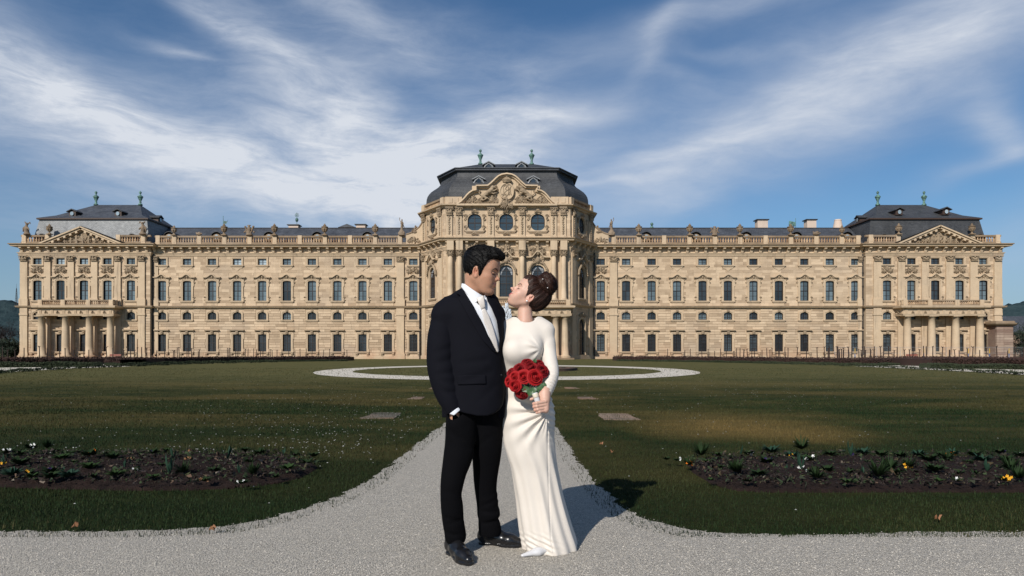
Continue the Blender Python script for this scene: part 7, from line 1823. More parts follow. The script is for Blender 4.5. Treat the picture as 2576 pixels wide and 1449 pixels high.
D = smin(D, q, .018)
hx = np.array([-.13, -.095, -.070, -.035, -.022, -.010, .004, .016, .024, .038, .050, .066, .080, .095, .12], np.float32)
hzl = np.array([-.085, -.085, -.080, -.040, -.012, .022, .018, -.030, -.022, .020, .046, .068, .078, .082, .084], np.float32)
hl = np.interp(x.ravel(), hx, hzl).reshape(x.shape) 
hl = hl + .014 * np.clip((np.abs(y) - .03) / .04, 0, 1) * (x > .045)
D = -smin(-D, -((hl - z) * .8), .004)
D = np.maximum(D, ell(x, y, z, (-.006, -.086, -.012), (.019, .03, .030)) * -1)
D = np.maximum(D, ell(x, y, z, (-.006, .086, -.012), (.019, .03, .030)) * -1)
ang = y * 1.0 + .25 * x + .02 * wob(x, y, z, 40, 3)
st = np.sin(ang * 420 + 3 * wob(x, y, z, 60, 5)) * .0011 + np.sin(ang * 150 + 2.5 * wob(x, y, z, 45, 6)) * .0022
stt = np.sin((z + .6 * x) * 300 + 3 * wob(x, y, z, 70, 8)) * .0006
hs.D = (D + (st * np.clip((z - .03) / .05, .15, 1) + stt)).astype(np.float32)
def flow_m(L):
    tp = np.clip((L[:, 2] + .01) / .14, 0, 1)
    return np.stack([L[:, 1] * tp + (L[:, 0] + .3 * L[:, 2]) * (1 - tp), L[:, 0] * tp + L[:, 2] * (1 - tp), tp * .3], 1)
hair_m = sdf_obj('hair', hs, M_HAIR_M, groom, 0, (MR * MS, MC), flow_m)
def dir_m(P):
    tp = np.clip((P[:, 2] - .02) / .08, 0, 1)[:, None]; fr = np.clip(P[:, 0:1] / .08, 0, 1)
    return tp * np.array([1, -.35, .05]) + (1 - tp) * (np.array([.25, 0, -1]) + fr * np.array([.2, 0, 0]))
strand_obj('hair_strands', [strands(hs, dir_m, 2600, .038, .00055, .0035, 3)], (MR * MS, MC), M_HAIR_M, groom, flow_m)

# torso of the jacket
JROWS = [(752, 1128, 1246, 4.06, .085), (768, 1112, 1256, 4.06, .105), (790, 1104, 1264, 4.06, .118), (825, 1108, 1267, 4.06, .128), (870, 1114, 1268, 4.05, .132), (910, 1118, 1266, 4.04, .130),
         (945, 1118, 1271, 4.04, .130), (985, 1114, 1272, 4.04, .136), (1020, 1112, 1271, 4.04, .142), (1050, 1112, 1268, 4.04, .144)]
jl = loft_fn(JROWS, 2.25)
J = Field((-.60, 3.74, .76), (.02, 4.30, 1.56), .0042)
J.op(jl)
yS = 4.04
J.cap(W(1165, 742, 4.07), W(1122, 786, 4.05), .030, .070, .05)          # shoulder slope
J.cap(W(1226, 752, 4.10), W(1246, 790, 4.12), .035, .055, .05)
J.cap(W(1160, 752, 4.09), W(1226, 756, 4.11), .045, .045, .05)
J.op(lambda x, y, z: cap(x, y, z, W(1205, 735, 4.03), W(1180, 700, 4.07), .070, .062), W(1180, 700, 4.07), W(1205, 735, 4.03), .006, 'cut', m=.12)
# opening at the front
OPEN = [(1160, 690), (1162, 724), (1176, 741), (1190, 763), (1208, 797), (1226, 836), (1240, 866), (1250.5, 887), (1255.5, 884), (1257, 850), (1251, 806), (1236, 772), (1223, 744), (1222, 700)]
op = pixpoly(OPEN)
J.op(lambda x, y, z: np.maximum(op(x, y, z), y - 4.02), W(1150, 900, 3.8), W(1275, 690, 4.1), .004, 'cut', m=.08)
# hem: cutaway front, tail to the left
HEM = [(1095, 1100), (1095, 1018), (1112, 1022), (1140, 1030), (1170, 1040), (1200, 1046), (1225, 1046), (1243, 1040), (1256, 1030), (1264, 1018), (1268, 1000), (1271, 960), (1290, 940), (1300, 1100)]
hemf = pixpoly(HEM)
J.op(hemf, W(1085, 1110, 4.1), W(1310, 940, 3.8), .008, 'cut', m=.2)
def folds(x, y, z):
    d = 0
    for (u, v, du, dv, wd, am) in [(1235, 905, -90, 10, 9, .0045), (1245, 930, -100, 38, 10, .004), (1250, 880, -70, -14, 8, .0028), (1255, 960, -60, 60, 9, .0025), (1240, 850, -80, -45, 9, .002)]:
        a = W(u, v, 3.93); b = W(u + du, v + dv, 3.93); ex, ez = b[0] - a[0], b[2] - a[2]; L = math.hypot(ex, ez); ex /= L; ez /= L
        px, pz = x - a[0], z - a[2]; t = px * ex + pz * ez; n_ = pz * ex - px * ez; w_ = wd * .0023
        d = d + am * np.exp(-(n_ / w_) ** 2) * np.clip(t / .03, 0, 1) * np.clip((L - t) / .08, 0, 1) * (y < 4.05)
    return d + .0022 * wob(x, y, z, 26, 2)
J.op(folds, mode='bump')
base_j = J.D.copy()
# near sleeve, ending at the pocket
ch = [(1132, 782, 4.05, .056), (1119, 800, 4.04, .070), (1112, 835, 4.02, .079), (1110, 870, 4.00, .083), (1110, 910, 3.99, .083), (1116, 950, 3.975, .080), (1124, 985, 3.96, .072), (1134, 1012, 3.945, .060), (1141, 1030, 3.94, .050)]
S = Field((0, 0, 0), (.01, .01, .01), .01); S.ax = J.ax; S.h = J.h; S.D = chain(J, ch, sq=(1, 1.08, 1))
S.op(lambda x, y, z: cap(x, y, z, W(1150, 1046, 3.94), W(1160, 1070, 3.94), .050, .07), W(1140, 1080, 3.93), W(1160, 1040, 3.93), .004, 'cut', m=.1)
cutw = pixpoly([(1090, 1044), (1100, 1036), (1124, 1042), (1139.5, 1040), (1164, 1022), (1200, 1000), (1220, 1120), (1090, 1120)])
S.op(lambda x, y, z: cutw(x, y, z), W(1085, 1120, 4.1), W(1225, 1000, 3.8), .003, 'cut', m=.2)
def sfold(x, y, z):
    d = 0
    for (u, v, du, dv, wd, am) in [(1152, 900, -62, 16, 8, .0055), (1150, 868, -60, 22, 8, .004), (1150, 935, -60, 8, 8, .006), (1150, 965, -52, -14, 7, .0055), (1158, 1000, -50, -26, 7, .005),
                                   (1155, 985, -46, 0, 6, .004), (1085, 800, 40, 30, 9, .003), (1082, 838, 50, 18, 8, .003)]:
        a = W(u, v, 3.95); b = W(u + du, v + dv, 3.95); ex, ez = b[0] - a[0], b[2] - a[2]; L = math.hypot(ex, ez); ex /= L; ez /= L
        px, pz = x - a[0], z - a[2]; t = px * ex + pz * ez; n_ = pz * ex - px * ez; w_ = wd * .0023
        d = d + am * np.exp(-(n_ / w_) ** 2) * np.clip(t / .02, 0, 1) * np.clip((L - t) / .06, 0, 1)
    return d + .0025 * wob(x, y, z, 30, 9)
S.op(sfold, mode='bump')
x, y, z = J.grid(); zs_ = W(0, 800, 4.04)[2]
kk = .004 + .050 * np.clip((z - zs_ + .06) / .08, 0, 1) + 0 * x
h_ = np.maximum(kk - np.abs(J.D - S.D), 0) / kk
J.D = (np.minimum(J.D, S.D) - h_ * h_ * kk * .25).astype(np.float32)
sdf_obj('suit_jacket', J, M_SUIT, groom, 1)

def patch(base, fld, outline, off, th, ylim=4.08, k=.002):
    G = Field([a[0] for a in fld.ax], [a[0] + fld.h * 2 for a in fld.ax], fld.h)
    us = [p[0] for p in outline]; vs = [p[1] for p in outline]
    lo = W(min(us) - 6, max(vs) + 6, 3.85); hi = W(max(us) + 6, min(vs) - 6, 4.15)
    lo2 = W(min(us) - 6, max(vs) + 6, 4.15); hi2 = W(max(us) + 6, min(vs) - 6, 3.85)
    L = (min(lo[0], lo2[0]), 3.74, min(lo[2], lo2[2])); H = (max(hi[0], hi2[0]), 4.16, max(hi[2], hi2[2]))
    sl = fld.sl(L, H, .01)
    G.ax = [a[q] for a, q in zip(fld.ax, sl)]; x, y, z = G.grid()
    pp = pixpoly(outline)(x, y, z)
    G.D = np.maximum(-smin(-(np.abs(base[sl] - off) - th), -pp, k), y - ylim).astype(np.float32)
    return G
def patch_obj(name, base, fld, outline, off, th, mat, parent=groom, it=1, **kw):
    G = patch(base, fld, outline, off, th, **kw)
    return sdf_obj(name, G, mat, parent, it)
# torso solid without the opening: what lapels and shirt lie on
T = Field((-.60, 3.74, .76), (.02, 4.30, 1.56), .0042)
T.op(jl); T.cap(W(1165, 742, 4.07), W(1122, 786, 4.05), .030, .070, .05); T.cap(W(1226, 752, 4.10), W(1246, 790, 4.12), .035, .055, .05)
T.cap(W(1160, 752, 4.09), W(1226, 756, 4.11), .045, .045, .05)
T.cap(W(1192, 745, 4.045), W(1200, 790, 4.04), .068, .075, .06)
tb = T.D
lap_l = patch_obj('lapel', tb, T, [(1161.5, 721), (1152, 731), (1147, 738), (1160, 745), (1151, 749), (1166, 775), (1190, 818), (1215, 857), (1236, 880), (1252, 892), (1246, 879), (1226, 842), (1208, 802), (1190, 767), (1176, 745)], .005, .0042, M_SUIT)
patch_obj('lapel', tb, T, [(1222, 743), (1232, 748), (1247, 762), (1258, 784), (1265.5, 806), (1264, 842), (1259, 872), (1254, 891), (1255.5, 868), (1256, 850), (1249, 806), (1236, 775), (1226, 758)], .004, .004, M_SUIT)
patch_obj('pocket_flap', base_j, J, [(1149, 945), (1170, 943), (1222, 942.5), (1222.5, 966), (1150.5, 968.5)], .0045, .0045, M_SUIT)
patch_obj('shirt', tb, T, [(1165, 722), (1178, 735), (1195, 757), (1206, 768), (1217, 758), (1224, 746), (1238, 770), (1258, 806), (1262, 850), (1258, 890), (1249, 896), (1230, 870), (1205, 820), (1184, 772), (1168, 745)], -.012, .006, M_SHIRT)
for ol in ([(1161.5, 712), (1159.5, 722), (1172, 737), (1183, 750), (1195.5, 763.5), (1206, 753), (1217, 744.5), (1208, 740), (1188, 727), (1170, 714)],
           [(1217, 744), (1221, 740), (1224.5, 752), (1226, 764), (1220, 757)]):
    G = Field(W(1150, 780, 3.80), W(1235, 700, 4.18), .0030); G.ax[0] = np.arange(-.36, -.10, .003, dtype=np.float32); G.ax[2] = np.arange(1.42, 1.64, .003, dtype=np.float32)
    G.D = np.full([len(a) for a in G.ax], 1., np.float32); x, y, z = G.grid()
    col = cap(x, y, z, W(1196, 778, 4.035), W(1184, 700, 4.07), .086, .0665)
    shell = np.abs(col + .002) - .0026
    G.D = np.maximum(-smin(-shell, -pixpoly(ol)(x, y, z), .003), y - 4.07).astype(np.float32)
    sdf_obj('collar', G, M_SHIRT, groom, 1)
tie = patch(tb, T, [(1212, 778), (1220, 775), (1231, 796), (1242, 828), (1250, 858), (1254, 884), (1251, 888), (1243, 872), (1230, 842), (1217, 806)], .000, .008)
sdf_obj('tie', tie, M_TIE, groom, 1)
G = Field((-.26, 3.80, 1.38), (-.12, 4.0, 1.56), .003)
G.ell(W(1210.5, 761, 3.952), (.040, .020, .048)); x, y, z = G.grid()
G.D = (-smin(-G.D, -pixpoly([(1198, 750), (1216.5, 743), (1221.5, 773), (1211, 779)])(x, y, z), .004)).astype(np.float32)
sdf_obj('tie_knot', G, M_TIE, groom, 1)
# button
G = Field(W(1254, 952, 3.88), W(1272, 935, 3.96), .0016); G.ax = [np.arange(-.085, -.03, .0016, dtype=np.float32), np.arange(3.84, 3.96, .0016, dtype=np.float32), np.arange(1.03, 1.08, .0016, dtype=np.float32)]
G.D = np.full([len(a) for a in G.ax], 1., np.float32); G.ell(W(1261.5, 943.5, 3.966), (.0095, .007, .0095)); sdf_obj('button', G, M_LEATHER, groom, 0)

# far sleeve, round the bride's back
S = Field((-.16, 3.98, 1.05), (.20, 4.36, 1.50), .006)
ch = [(1244, 792, 4.15, .060), (1262, 860, 4.22, .056), (1300, 900, 4.30, .048), (1345, 905, 4.30, .040)]
for p, q in zip(ch, ch[1:]): S.cap(W(*p[:3]), W(*q[:3]), p[3], q[3], .03)
sdf_obj('sleeve', S, M_SUIT, groom, 1)
# cuff: white band between sleeve and hand
G = Field(W(1120, 1060, 3.85), W(1175, 1005, 4.0), .0028); G.ax = [np.arange(-.40, -.26, .0028, dtype=np.float32), np.arange(3.84, 4.02, .0028, dtype=np.float32), np.arange(.76, .93, .0028, dtype=np.float32)]
G.D = np.full([len(a) for a in G.ax], 1., np.float32); x, y, z = G.grid()
G.D = np.maximum(cap(x, y, z, W(1134, 1012, 3.94), W(1150, 1046, 3.93), .046, .042), pixpoly([(1130, 1041), (1164, 1016), (1164.5, 1026), (1142, 1045)])(x, y, z)).astype(np.float32)
sdf_obj('cuff', G, M_SHIRT, groom, 1)

# trousers
def legf(rows, extra=None, seed=1, brk=None):
    F = Field((-.48, 3.68, .07), (-.02, 4.36, .98), .0048)
    F.D = chain(F, [((p[1] + p[2]) / 2, p[0], p[3], R_((p[2] - p[1]) / 2, p[3])) for p in rows], sq=(1, .97, 1), n=4)
    return F
LROWS = [(1035, 1124, 1200, 4.03), (1071, 1122, 1200, 4.02), (1118, 1119, 1194, 4.00), (1150, 1115.5, 1188, 3.985), (1185, 1112, 1174, 3.965), (1213, 1109, 1166, 3.95), (1245, 1108, 1160.5, 3.945), (1276, 1109.5, 1165, 3.95), (1310, 1114, 1167, 3.96), (1339, 1119, 1171, 3.97), (1350, 1120, 1171.5, 3.975)]
RROWS = [(1035, 1180, 1266, 4.08), (1071, 1186, 1266, 4.09), (1119, 1188, 1263, 4.10), (1150, 1188.5, 1259, 4.11), (1185, 1191, 1253, 4.12), (1213, 1193, 1249.5, 4.13), (1240, 1196, 1249, 4.14), (1254, 1198, 1253, 4.145), (1275, 1200, 1253, 4.15), (1292, 1201, 1257.5, 4.15), (1302, 1204, 1253, 4.155), (1320, 1204, 1258, 4.16), (1336, 1205, 1261, 4.165)]
F1 = legf(LROWS); F2 = legf(RROWS); F1.D = smin(F1.D, F2.D, .02)
x, y, z = F1.grid()
def tfold(x, y, z):
    d = 0
    for (u, v, du, dv, wd, am) in [(1120, 1290, 50, 14, 6, .006), (1165, 1300, -48, 10, 6, .005), (1118, 1330, 50, 8, 5, .006), (1258, 1262, -56, 22, 6, .006), (1255, 1300, -50, -6, 5, .008), (1260, 1318, -52, 10, 5, .005),
                                   (1125, 1080, 60, 30, 9, .004), (1190, 1130, -50, -50, 8, .004), (1190, 1130, 55, -40, 8, .004), (1112, 1225, 50, 10, 7, .003)]:
        a = W(u, v, 4.0); b = W(u + du, v + dv, 4.0); ex, ez = b[0] - a[0], b[2] - a[2]; L = math.hypot(ex, ez); ex /= L; ez /= L
        px, pz = x - a[0], z - a[2]; t = px * ex + pz * ez; n_ = pz * ex - px * ez; w_ = wd * .0023
        d = d + am * np.exp(-(n_ / w_) ** 2) * np.clip(t / .02, 0, 1) * np.clip((L - t) / .05, 0, 1)
    return d + .0025 * wob(x, y, z, 22, 12)
F1.ell(W(1158, 1080, 3.975), (.055, .050, .085), .05); F1.ell(W(1150, 1062, 3.95), (.035, .035, .04), .04)
F1.op(lambda x, y, z: cap(x, y, z, W(1140, 1040, 3.94), W(1160, 1062, 3.95), .038, .020), W(1135, 1075, 3.94), W(1165, 1030, 3.94), .008, 'cut')
F1.op(tfold, mode='bump')
sdf_obj('trousers', F1, M_TROU, groom, 2)
# shoes
def shoe(heel, toe, ankle, nm='shoe'):
    hx, hy = heel; tx, ty = toe; d = Vector((tx - hx, ty - hy)); L = d.length; d /= L; n_ = Vector((-d.y, d.x))
    def at(t, s, z): return (hx + d.x * t * L + n_.x * s, hy + d.y * t * L + n_.y * s, z)
    F = Field((min(hx, tx) - .08, min(hy, ty) - .08, -.004), (max(hx, tx) + .08, max(hy, ty) + .08, .19), .003)
    F.cap(at(.12, 0, .055), at(.40, 0, .058), .036, .042, .02); F.cap(at(.12, 0, .055), (ankle[0], ankle[1], .15), .036, .040, .03)
    F.cap(at(.40, 0, .050), at(.70, -.004, .040), .044, .041, .03, sq=(1, 1, 1.12)); F.cap(at(.70, -.004, .040), at(.90, -.002, .032), .041, .027, .03, sq=(1, 1, 1.15))
    F.cap(at(.33, 0, .100), at(.55, 0, .066), .018, .016, .02)
    x, y, z = F.grid(); F.D = np.maximum(F.D, .014 - z)
    # welt and sole
    G = Field((0, 0, 0), (.01, .01, .01), .003); G.ax = F.ax
    out = [(.02, .020), (.0, 0.0), (.02, -.022), (.10, -.036), (.22, -.036), (.34, -.034), (.55, -.046), (.70, -.050), (.84, -.042), (.96, -.022), (1.0, 0), (.97, .018), (.86, .038), (.70, .045), (.55, .043), (.34, .034), (.22, .035), (.10, .034)]
    P = [at(t, s, 0)[:2] for t, s in out]
    x, y, z = G.grid(); pl = poly2(*np.broadcast_arrays(x, y, z)[:2], P).astype(np.float32)
    xx = (x - hx) * d.x + (y - hy) * d.y
    s = np.maximum(pl, np.maximum(z - .020, .008 - z)); heelb = np.maximum(np.maximum(pl, xx - .28 * L), np.maximum(z - .02, -z))
    s = np.minimum(s, heelb); s = np.minimum(s, np.maximum(np.maximum(pl, .5 * L - xx), np.maximum(z - .02, -z)))
    G.D = smin(F.D, s.astype(np.float32), .004)
    so = sdf_obj(nm, G, M_LEATHER, groom, 1)
    mb = MB()
    for k in range(4):
        t = .36 + k * .055; zz = .118 - k * .0125
        mb.tube([at(t, -.020, zz - .006), at(t + .01, 0, zz + .001), at(t, .020, zz - .006)], .0018, 5)
    mb.build('laces', M_LEATHER, so, tuple(groom.location))
hl_ = GP(1133, 1388); shoe((-.372, 4.03), (-.226, 3.765), (-.350, 3.975))
shoe((-.205, 4.215), (.070, 4.135), (-.150, 4.185))

# =================================================================== bride
bride = thing('person', (.16, 4.15, 0), 'woman in a long ivory dress with hair in a high bun, holding red roses', 'person')
FS, FYAW, FPIT = .975, math.radians(180 + 14), math.radians(41)
FR = rotm(FYAW, FPIT)
ear = np.array(W(1333, 751, 4.06))
FC = ear - FR @ (np.array([-.004, .072, -.012]) * FS)
fb = W(1321, 812, 4.11)
fh = head_field('f', tuple(loc_of(fb, FR, FC, FS)), smile=1.15)
# hand round the bouquet stem
hy = 3.83
parts = [(W(1371, 985, hy + .03), W(1371, 1003, hy + .02), .026, .026, .01), (W(1371, 1003, hy + .02), W(1372, 1030, hy + .005), .027, .022, .015),
         (W(1364, 998, hy + .025), W(1362, 1022, hy + .02), .020, .018, .015), (W(1378, 970, hy + .06), W(1372, 990, hy + .03), .024, .025, .02)]
for i, (v0, v1, l, r) in enumerate([(1010, 1015, 1342, .0098), (1018, 1022.5, 1342.5, .0096), (1026, 1030.5, 1345, .0092), (1033.5, 1037, 1349.5, .0082)]):
    k0 = W(1372 - i * 1.0, v0, hy - .006); k1 = W(l + 8, v1 - .5, hy - .026); k2 = W(l + 1, v1 + .8, hy - .012); k3 = W(l + 4, v1 + 1.5, hy + .014)
    parts += [(k0, k1, r * 1.08, r, .004), (k1, k2, r, r * .95, .004), (k2, k3, r * .95, r * .8, .003)]
parts += [(W(1365, 990, hy + .02), W(1350, 999, hy + .028), .013, .011, .012), (W(1350, 999, hy + .028), W(1336, 1004.5, hy + .02), .011, .0085, .005)]
hnd = hand(parts, flatcol(SK_F, [W(1342, 1016, hy - .02), W(1343, 1025, hy - .02), W(1346, 1033, hy - .02), W(1334, 1005, hy + .02), W(1352, 1040, hy)]), .0020)
# foot inside the shoe, the rest is under the dress
sdf_obj('body', fh, M_SKIN, bride, 1, (FR * FS, FC), skin_color(SK_F, (.50, .15, .14), 'f'))
sdf_pts('hand', hnd, bride)

# hair drawn back into a bun
hs = head_field('f', (0, 0, 0), h=.0026, ears=False, eyes=False, neck=False)
hs2 = Field((-.20, -.10, -.14), (.135, .10, .20), .0026); D0 = trilin(hs, hs2)
x, y, z = hs2.grid()
# outside the sampled box fall back to a plain skull
inb = (x > hs.ax[0][0]) & (z < hs.ax[2][-1] - .003) & (z > hs.ax[2][0] + .003)
D0 = np.where(inb, D0, ell(x, y, z, (-.012, 0, .038), (.098, .076, .088)))
bun = np.array(loc_of(W(1378, 713, 4.12), FR, FC, FS)); bun[1] = np.clip(bun[1], -.02, .03)
hx = np.array([-.2, -.09, -.06, -.030, -.020, -.008, .010, .022, .034, .046, .060, .075, .10], np.float32)
hzl = np.array([-.085, -.080, -.074, -.055, -.030, .012, .004, -.022, .002, .026, .050, .068, .074], np.float32)
hl = np.interp(x.ravel(), hx, hzl).reshape(x.shape)
th = .009 + .007 * np.clip((z - .02) / .08, 0, 1) + .006 * np.clip(-x / .08, 0, 1)
th = th * np.clip((z - hl + .004) / .050, .05, 1)
D = D0 - th
D = smin(D, ell(x, y, z, (-.055, 0, .075), (.050, .060, .050)), .03)
D = -smin(-D, -((hl - z) * .8), .004)
for s in (-1, 1): D = np.maximum(D, -ell(x, y, z, (-.006, s * .086, -.012), (.018, .03, .030)))
ax_ = bun / np.linalg.norm(bun); e1 = np.cross(ax_, [0, 1, 0]); e1 /= np.linalg.norm(e1); e2 = np.cross(ax_, e1)
px, py, pz = x - bun[0] * .7, y - bun[1] * .7, z - bun[2] * .7
phi = np.arctan2(px * e2[0] + py * e2[1] + pz * e2[2], px * e1[0] + py * e1[1] + pz * e1[2])
D = D + (np.sin(phi * 46 + 2.0 * wob(x, y, z, 40, 3)) * .0009 + np.sin(phi * 17 + 1.5 * wob(x, y, z, 30, 4)) * .0016).astype(np.float32)
bb = Field(bun - .085, bun + .085, .0024)
bx, by, bz = (bun[i] + (q - bun[i]) / 1.34 for i, q in enumerate(bb.grid()))
def torus(x, y, z, c, n, R, r, tw=0):
    n = np.array(n) / np.linalg.norm(n); px, py, pz = x - c[0], y - c[1], z - c[2]
    h = px * n[0] + py * n[1] + pz * n[2]; rr = np.sqrt(np.maximum(px ** 2 + py ** 2 + pz ** 2 - h * h, 1e-9))
    return np.sqrt((rr - R) ** 2 + h * h) - r
D2 = ell(bx, by, bz, bun, (.043, .046, .043))
D2 = smin(D2, torus(bx, by, bz, bun - ax_ * .020, ax_, .037, .019), .008)
D2 = smin(D2, torus(bx, by, bz, bun + ax_ * .004, ax_ + np.array([.3, .3, 0]), .030, .020), .003)
D2 = smin(D2, ell(bx, by, bz, bun + e1 * .030 + ax_ * .004 + e2 * .01, (.026, .030, .024)), .003)
D2 = smin(D2, ell(bx, by, bz, bun - e1 * .026 + ax_ * .012, (.026, .032, .024)), .003)
ph2 = np.arctan2((bx - bun[0]) * e2[0] + (by - bun[1]) * e2[1] + (bz - bun[2]) * e2[2], (bx - bun[0]) * e1[0] + (by - bun[1]) * e1[1] + (bz - bun[2]) * e1[2])
hh = (bx - bun[0]) * ax_[0] + (by - bun[1]) * ax_[1] + (bz - bun[2]) * ax_[2]
D2 = D2 + (np.sin(hh * 420 + ph2 * 4 + 2 * wob(bx, by, bz, 50, 2)) * .0011 + np.sin(hh * 130 + ph2 * 2.5 + 2 * wob(bx, by, bz, 40, 5)) * .0026).astype(np.float32)
hs2.D = D.astype(np.float32); bb.D = D2.astype(np.float32)
def flow_f(L):
    p = L - bun * .7; ph = np.arctan2(p @ e2, p @ e1)
    return np.stack([ph * .05, np.linalg.norm(p, axis=1), ph * 0], 1)
def flow_b(L):
    p = L - bun; ph = np.arctan2(p @ e2, p @ e1)
    return np.stack([p @ ax_ + np.linalg.norm(p, axis=1), ph * .04, ph * 0], 1)
hair_f = sdf_obj('hair', hs2, M_HAIR_F, bride, 0, (FR * FS, FC), flow_f)
bun_o = sdf_obj('bun', bb, M_HAIR_F, hair_f, 0, (FR * FS, FC), flow_b)
def dir_f(P): return bun - P
def dir_b(P):
    p = P - bun; return np.cross(p, ax_ + np.array([.25, .1, 0])) + .25 * p[:, [1, 2, 0]]
strand_obj('hair_strands', [strands(hs2, dir_f, 2600, .050, .00045, .0022, 5, fray=.010), strands(bb, dir_b, 1500, .045, .00045, .003, 6, fray=.02)], (FR * FS, FC), M_HAIR_F, bride, flow_f)
def fpt(l): return FR @ (np.array(l) * FS) + FC
rs = np.random.RandomState(8); sb = MB()
for i in range(44):                                    # wisps at the nape, temple and round the bun
    if i < 14: p0 = np.array([-.085 + rs.uniform(-.01, .01), rs.uniform(-.03, .03), -.04 + rs.uniform(-.02, .015)]); dr = np.array([-.9, .1, -.8]) + rs.normal(size=3) * .3; L = rs.uniform(.02, .05)
    elif i < 20: p0 = np.array([.024 + rs.uniform(-.004, .004), .068, -.005 + rs.uniform(-.01, .01)]); dr = np.array([.05, .10, -1.]) + rs.normal(size=3) * .1; L = rs.uniform(.02, .035)
    else: d = rs.normal(size=3); d /= np.linalg.norm(d); p0 = bun + d * .050; dr = np.cross(d, rs.normal(size=3)); L = rs.uniform(.02, .04)
    dr = dr / np.linalg.norm(dr); c = rs.normal(size=3) * .25; P = []
    for k in range(6): t = k / 5; P.append(tuple(fpt(p0 + dr * L * t + c * L * t * t)))
    sb.tube(P, [.0004, .0004, .0004, .0003, .0003, .0002], 3)
o = sb.build('hair_strands', M_HAIR_F, bride, tuple(bride.location)); o['kind'] = 'stuff'
M_PEARL = material('pearl', lambda t, b, oc: t.put(b, 'Base Color', (.85, .83, .80)), .15)
for (u, v) in ((1365.5, 702), (1377.5, 724)):
    mb = MB(); q = W(u, v, 4.055); mb.ball(q, .0030, 10, 7); mb.build('hair_pin', M_PEARL, bride, tuple(bride.location), True)
mb = MB(); mb.ball(W(1325.5, 757, 3.985), .0048, 10, 7); mb.build('earring', M_PEARL, bride, tuple(bride.location), True)

# dress
DROWS = [(799, 1296, 1354, 4.10, .050), (806, 1284, 1366, 4.10, .062), (815, 1270, 1378, 4.10, .080), (832, 1262, 1384, 4.10, .098), (855, 1260, 1376, 4.09, .112), (878, 1261, 1364, 4.07, .122), (900, 1263, 1362, 4.07, .118), (930, 1268, 1361, 4.10, .100), (955, 1270, 1366, 4.11, .098),
         (980, 1268, 1379, 4.11, .108), (1010, 1264, 1391, 4.11, .122), (1040, 1261, 1396.5, 4.11, .132), (1065, 1260.5, 1396.5, 4.11, .136), (1090, 1263, 1394, 4.11, .136), (1118.7, 1267, 1396, 4.11, .134), (1150, 1276, 1399, 4.11, .132), (1175, 1285, 1402, 4.115, .130), (1229, 1293.5, 1412, 4.12, .134), (1260, 1298, 1419, 4.125, .142),
         (1300, 1302, 1430, 4.13, .158), (1335, 1306, 1441, 4.14, .180), (1362, 1311, 1450, 4.15, .200), (1377, 1313, 1453, 4.16, .214)]
dl = loft_fn(DROWS, 2.2)
DX = Field((-.12, 3.76, -.004), (.46, 4.40, 1.43), .0044)
DX.op(dl)
DX.cap(W(1304, 812, 4.08), W(1275, 822, 4.10), .026, .040, .03); DX.cap(W(1350, 812, 4.09), W(1374, 829, 4.08), .026, .043, .03)
DX.ell(W(1296, 880, 3.985), (.060, .048, .060), .05); DX.ell(W(1338, 876, 3.995), (.052, .045, .058), .05)
PV = W(1379, 1038, 3.98)
def dfold(x, y, z):
    rx_, rz_ = x - PV[0], z - PV[2]; r = np.sqrt(rx_ ** 2 + rz_ ** 2) + 1e-4; th = np.arctan2(rz_, -rx_)      # 0 = to the left, + up
    w_ = wob(x, y, z, 9, 5)
    front = np.clip((4.16 - y) / .04, 0, 1)
    left = np.clip((-rx_ + .004) / .012, 0, 1)
    a = .0105 * np.exp(-((r - .10) / .14) ** 2) * (1 / (1 + np.exp(-(1.1 - np.abs(th + .05)) * 8))) * np.clip(r / .045, 0, 1)
    d = a * np.sin(th * 15 + 1.2 * w_ + r * 7) * front * left
    d = d + .004 * np.exp(-((r - .06) / .07) ** 2) * np.sin(th * 27 + 2 * w_) * front * left * np.clip(r / .05, 0, 1) ** 2
    right = 1 - left
    d = d + .0028 * np.sin(z * 190 + 5 * w_ + rx_ * 90 + 2 * wob(x, y, z, 30, 21)) * right * np.exp(-((z - .88) / .17) ** 2)
    # long drapes falling from the hip to the hem
    cx = dl.cx(np.clip(z, 0, 2).ravel()).reshape(z.shape); cy = 4.12
    ph = np.arctan2(x - cx - .02, -(y - cy))
    low = np.clip((.80 - z) / .55, 0, 1)
    lean = (z - .4) * .9
    d = d + (.0105 * (np.abs(np.sin(ph * 3.5 + lean * 2.4 + .25 + .5 * w_)) - .5) + .0045 * np.sin(ph * 13 + lean * 6 + 1.6 * w_)) * low ** 1.1
    # seam
    sx = np.interp(z.ravel(), [.0, .1, .35, .6, .82, 1.0], [W(1393, 0, 4.0)[0], W(1385, 0, 4.0)[0], W(1381, 0, 4.0)[0], W(1378, 0, 4.0)[0], PV[0], W(1379, 0, 4.0)[0]]).reshape(z.shape)
    d = d + .0045 * np.exp(-((x - sx) / .0035) ** 2) * (y < 4.12) * (z < 1.0)
    # bodice pulls from the armpit
    A = W(1361, 878, 3.99); qx, qz = x - A[0], z - A[2]; rr = np.sqrt(qx ** 2 + qz ** 2) + 1e-4; t2 = np.arctan2(qz, -qx)
    d = d + .0040 * np.exp(-((rr - .05) / .05) ** 2) * np.sin(t2 * 9 + 1) * np.clip((rr - .012) / .03, 0, 1) * (y < 4.08) * (t2 < 1.0) * (t2 > -1.7)
    # pool of cloth near the shoe
    d = d + .006 * np.exp(-((x - .15) / .09) ** 2) * np.exp(-((z - .06) / .05) ** 2) * np.sin((z + .4 * x) * 190)
    # neckline
    return d + .0015 * w_
DX.op(dfold, mode='bump')
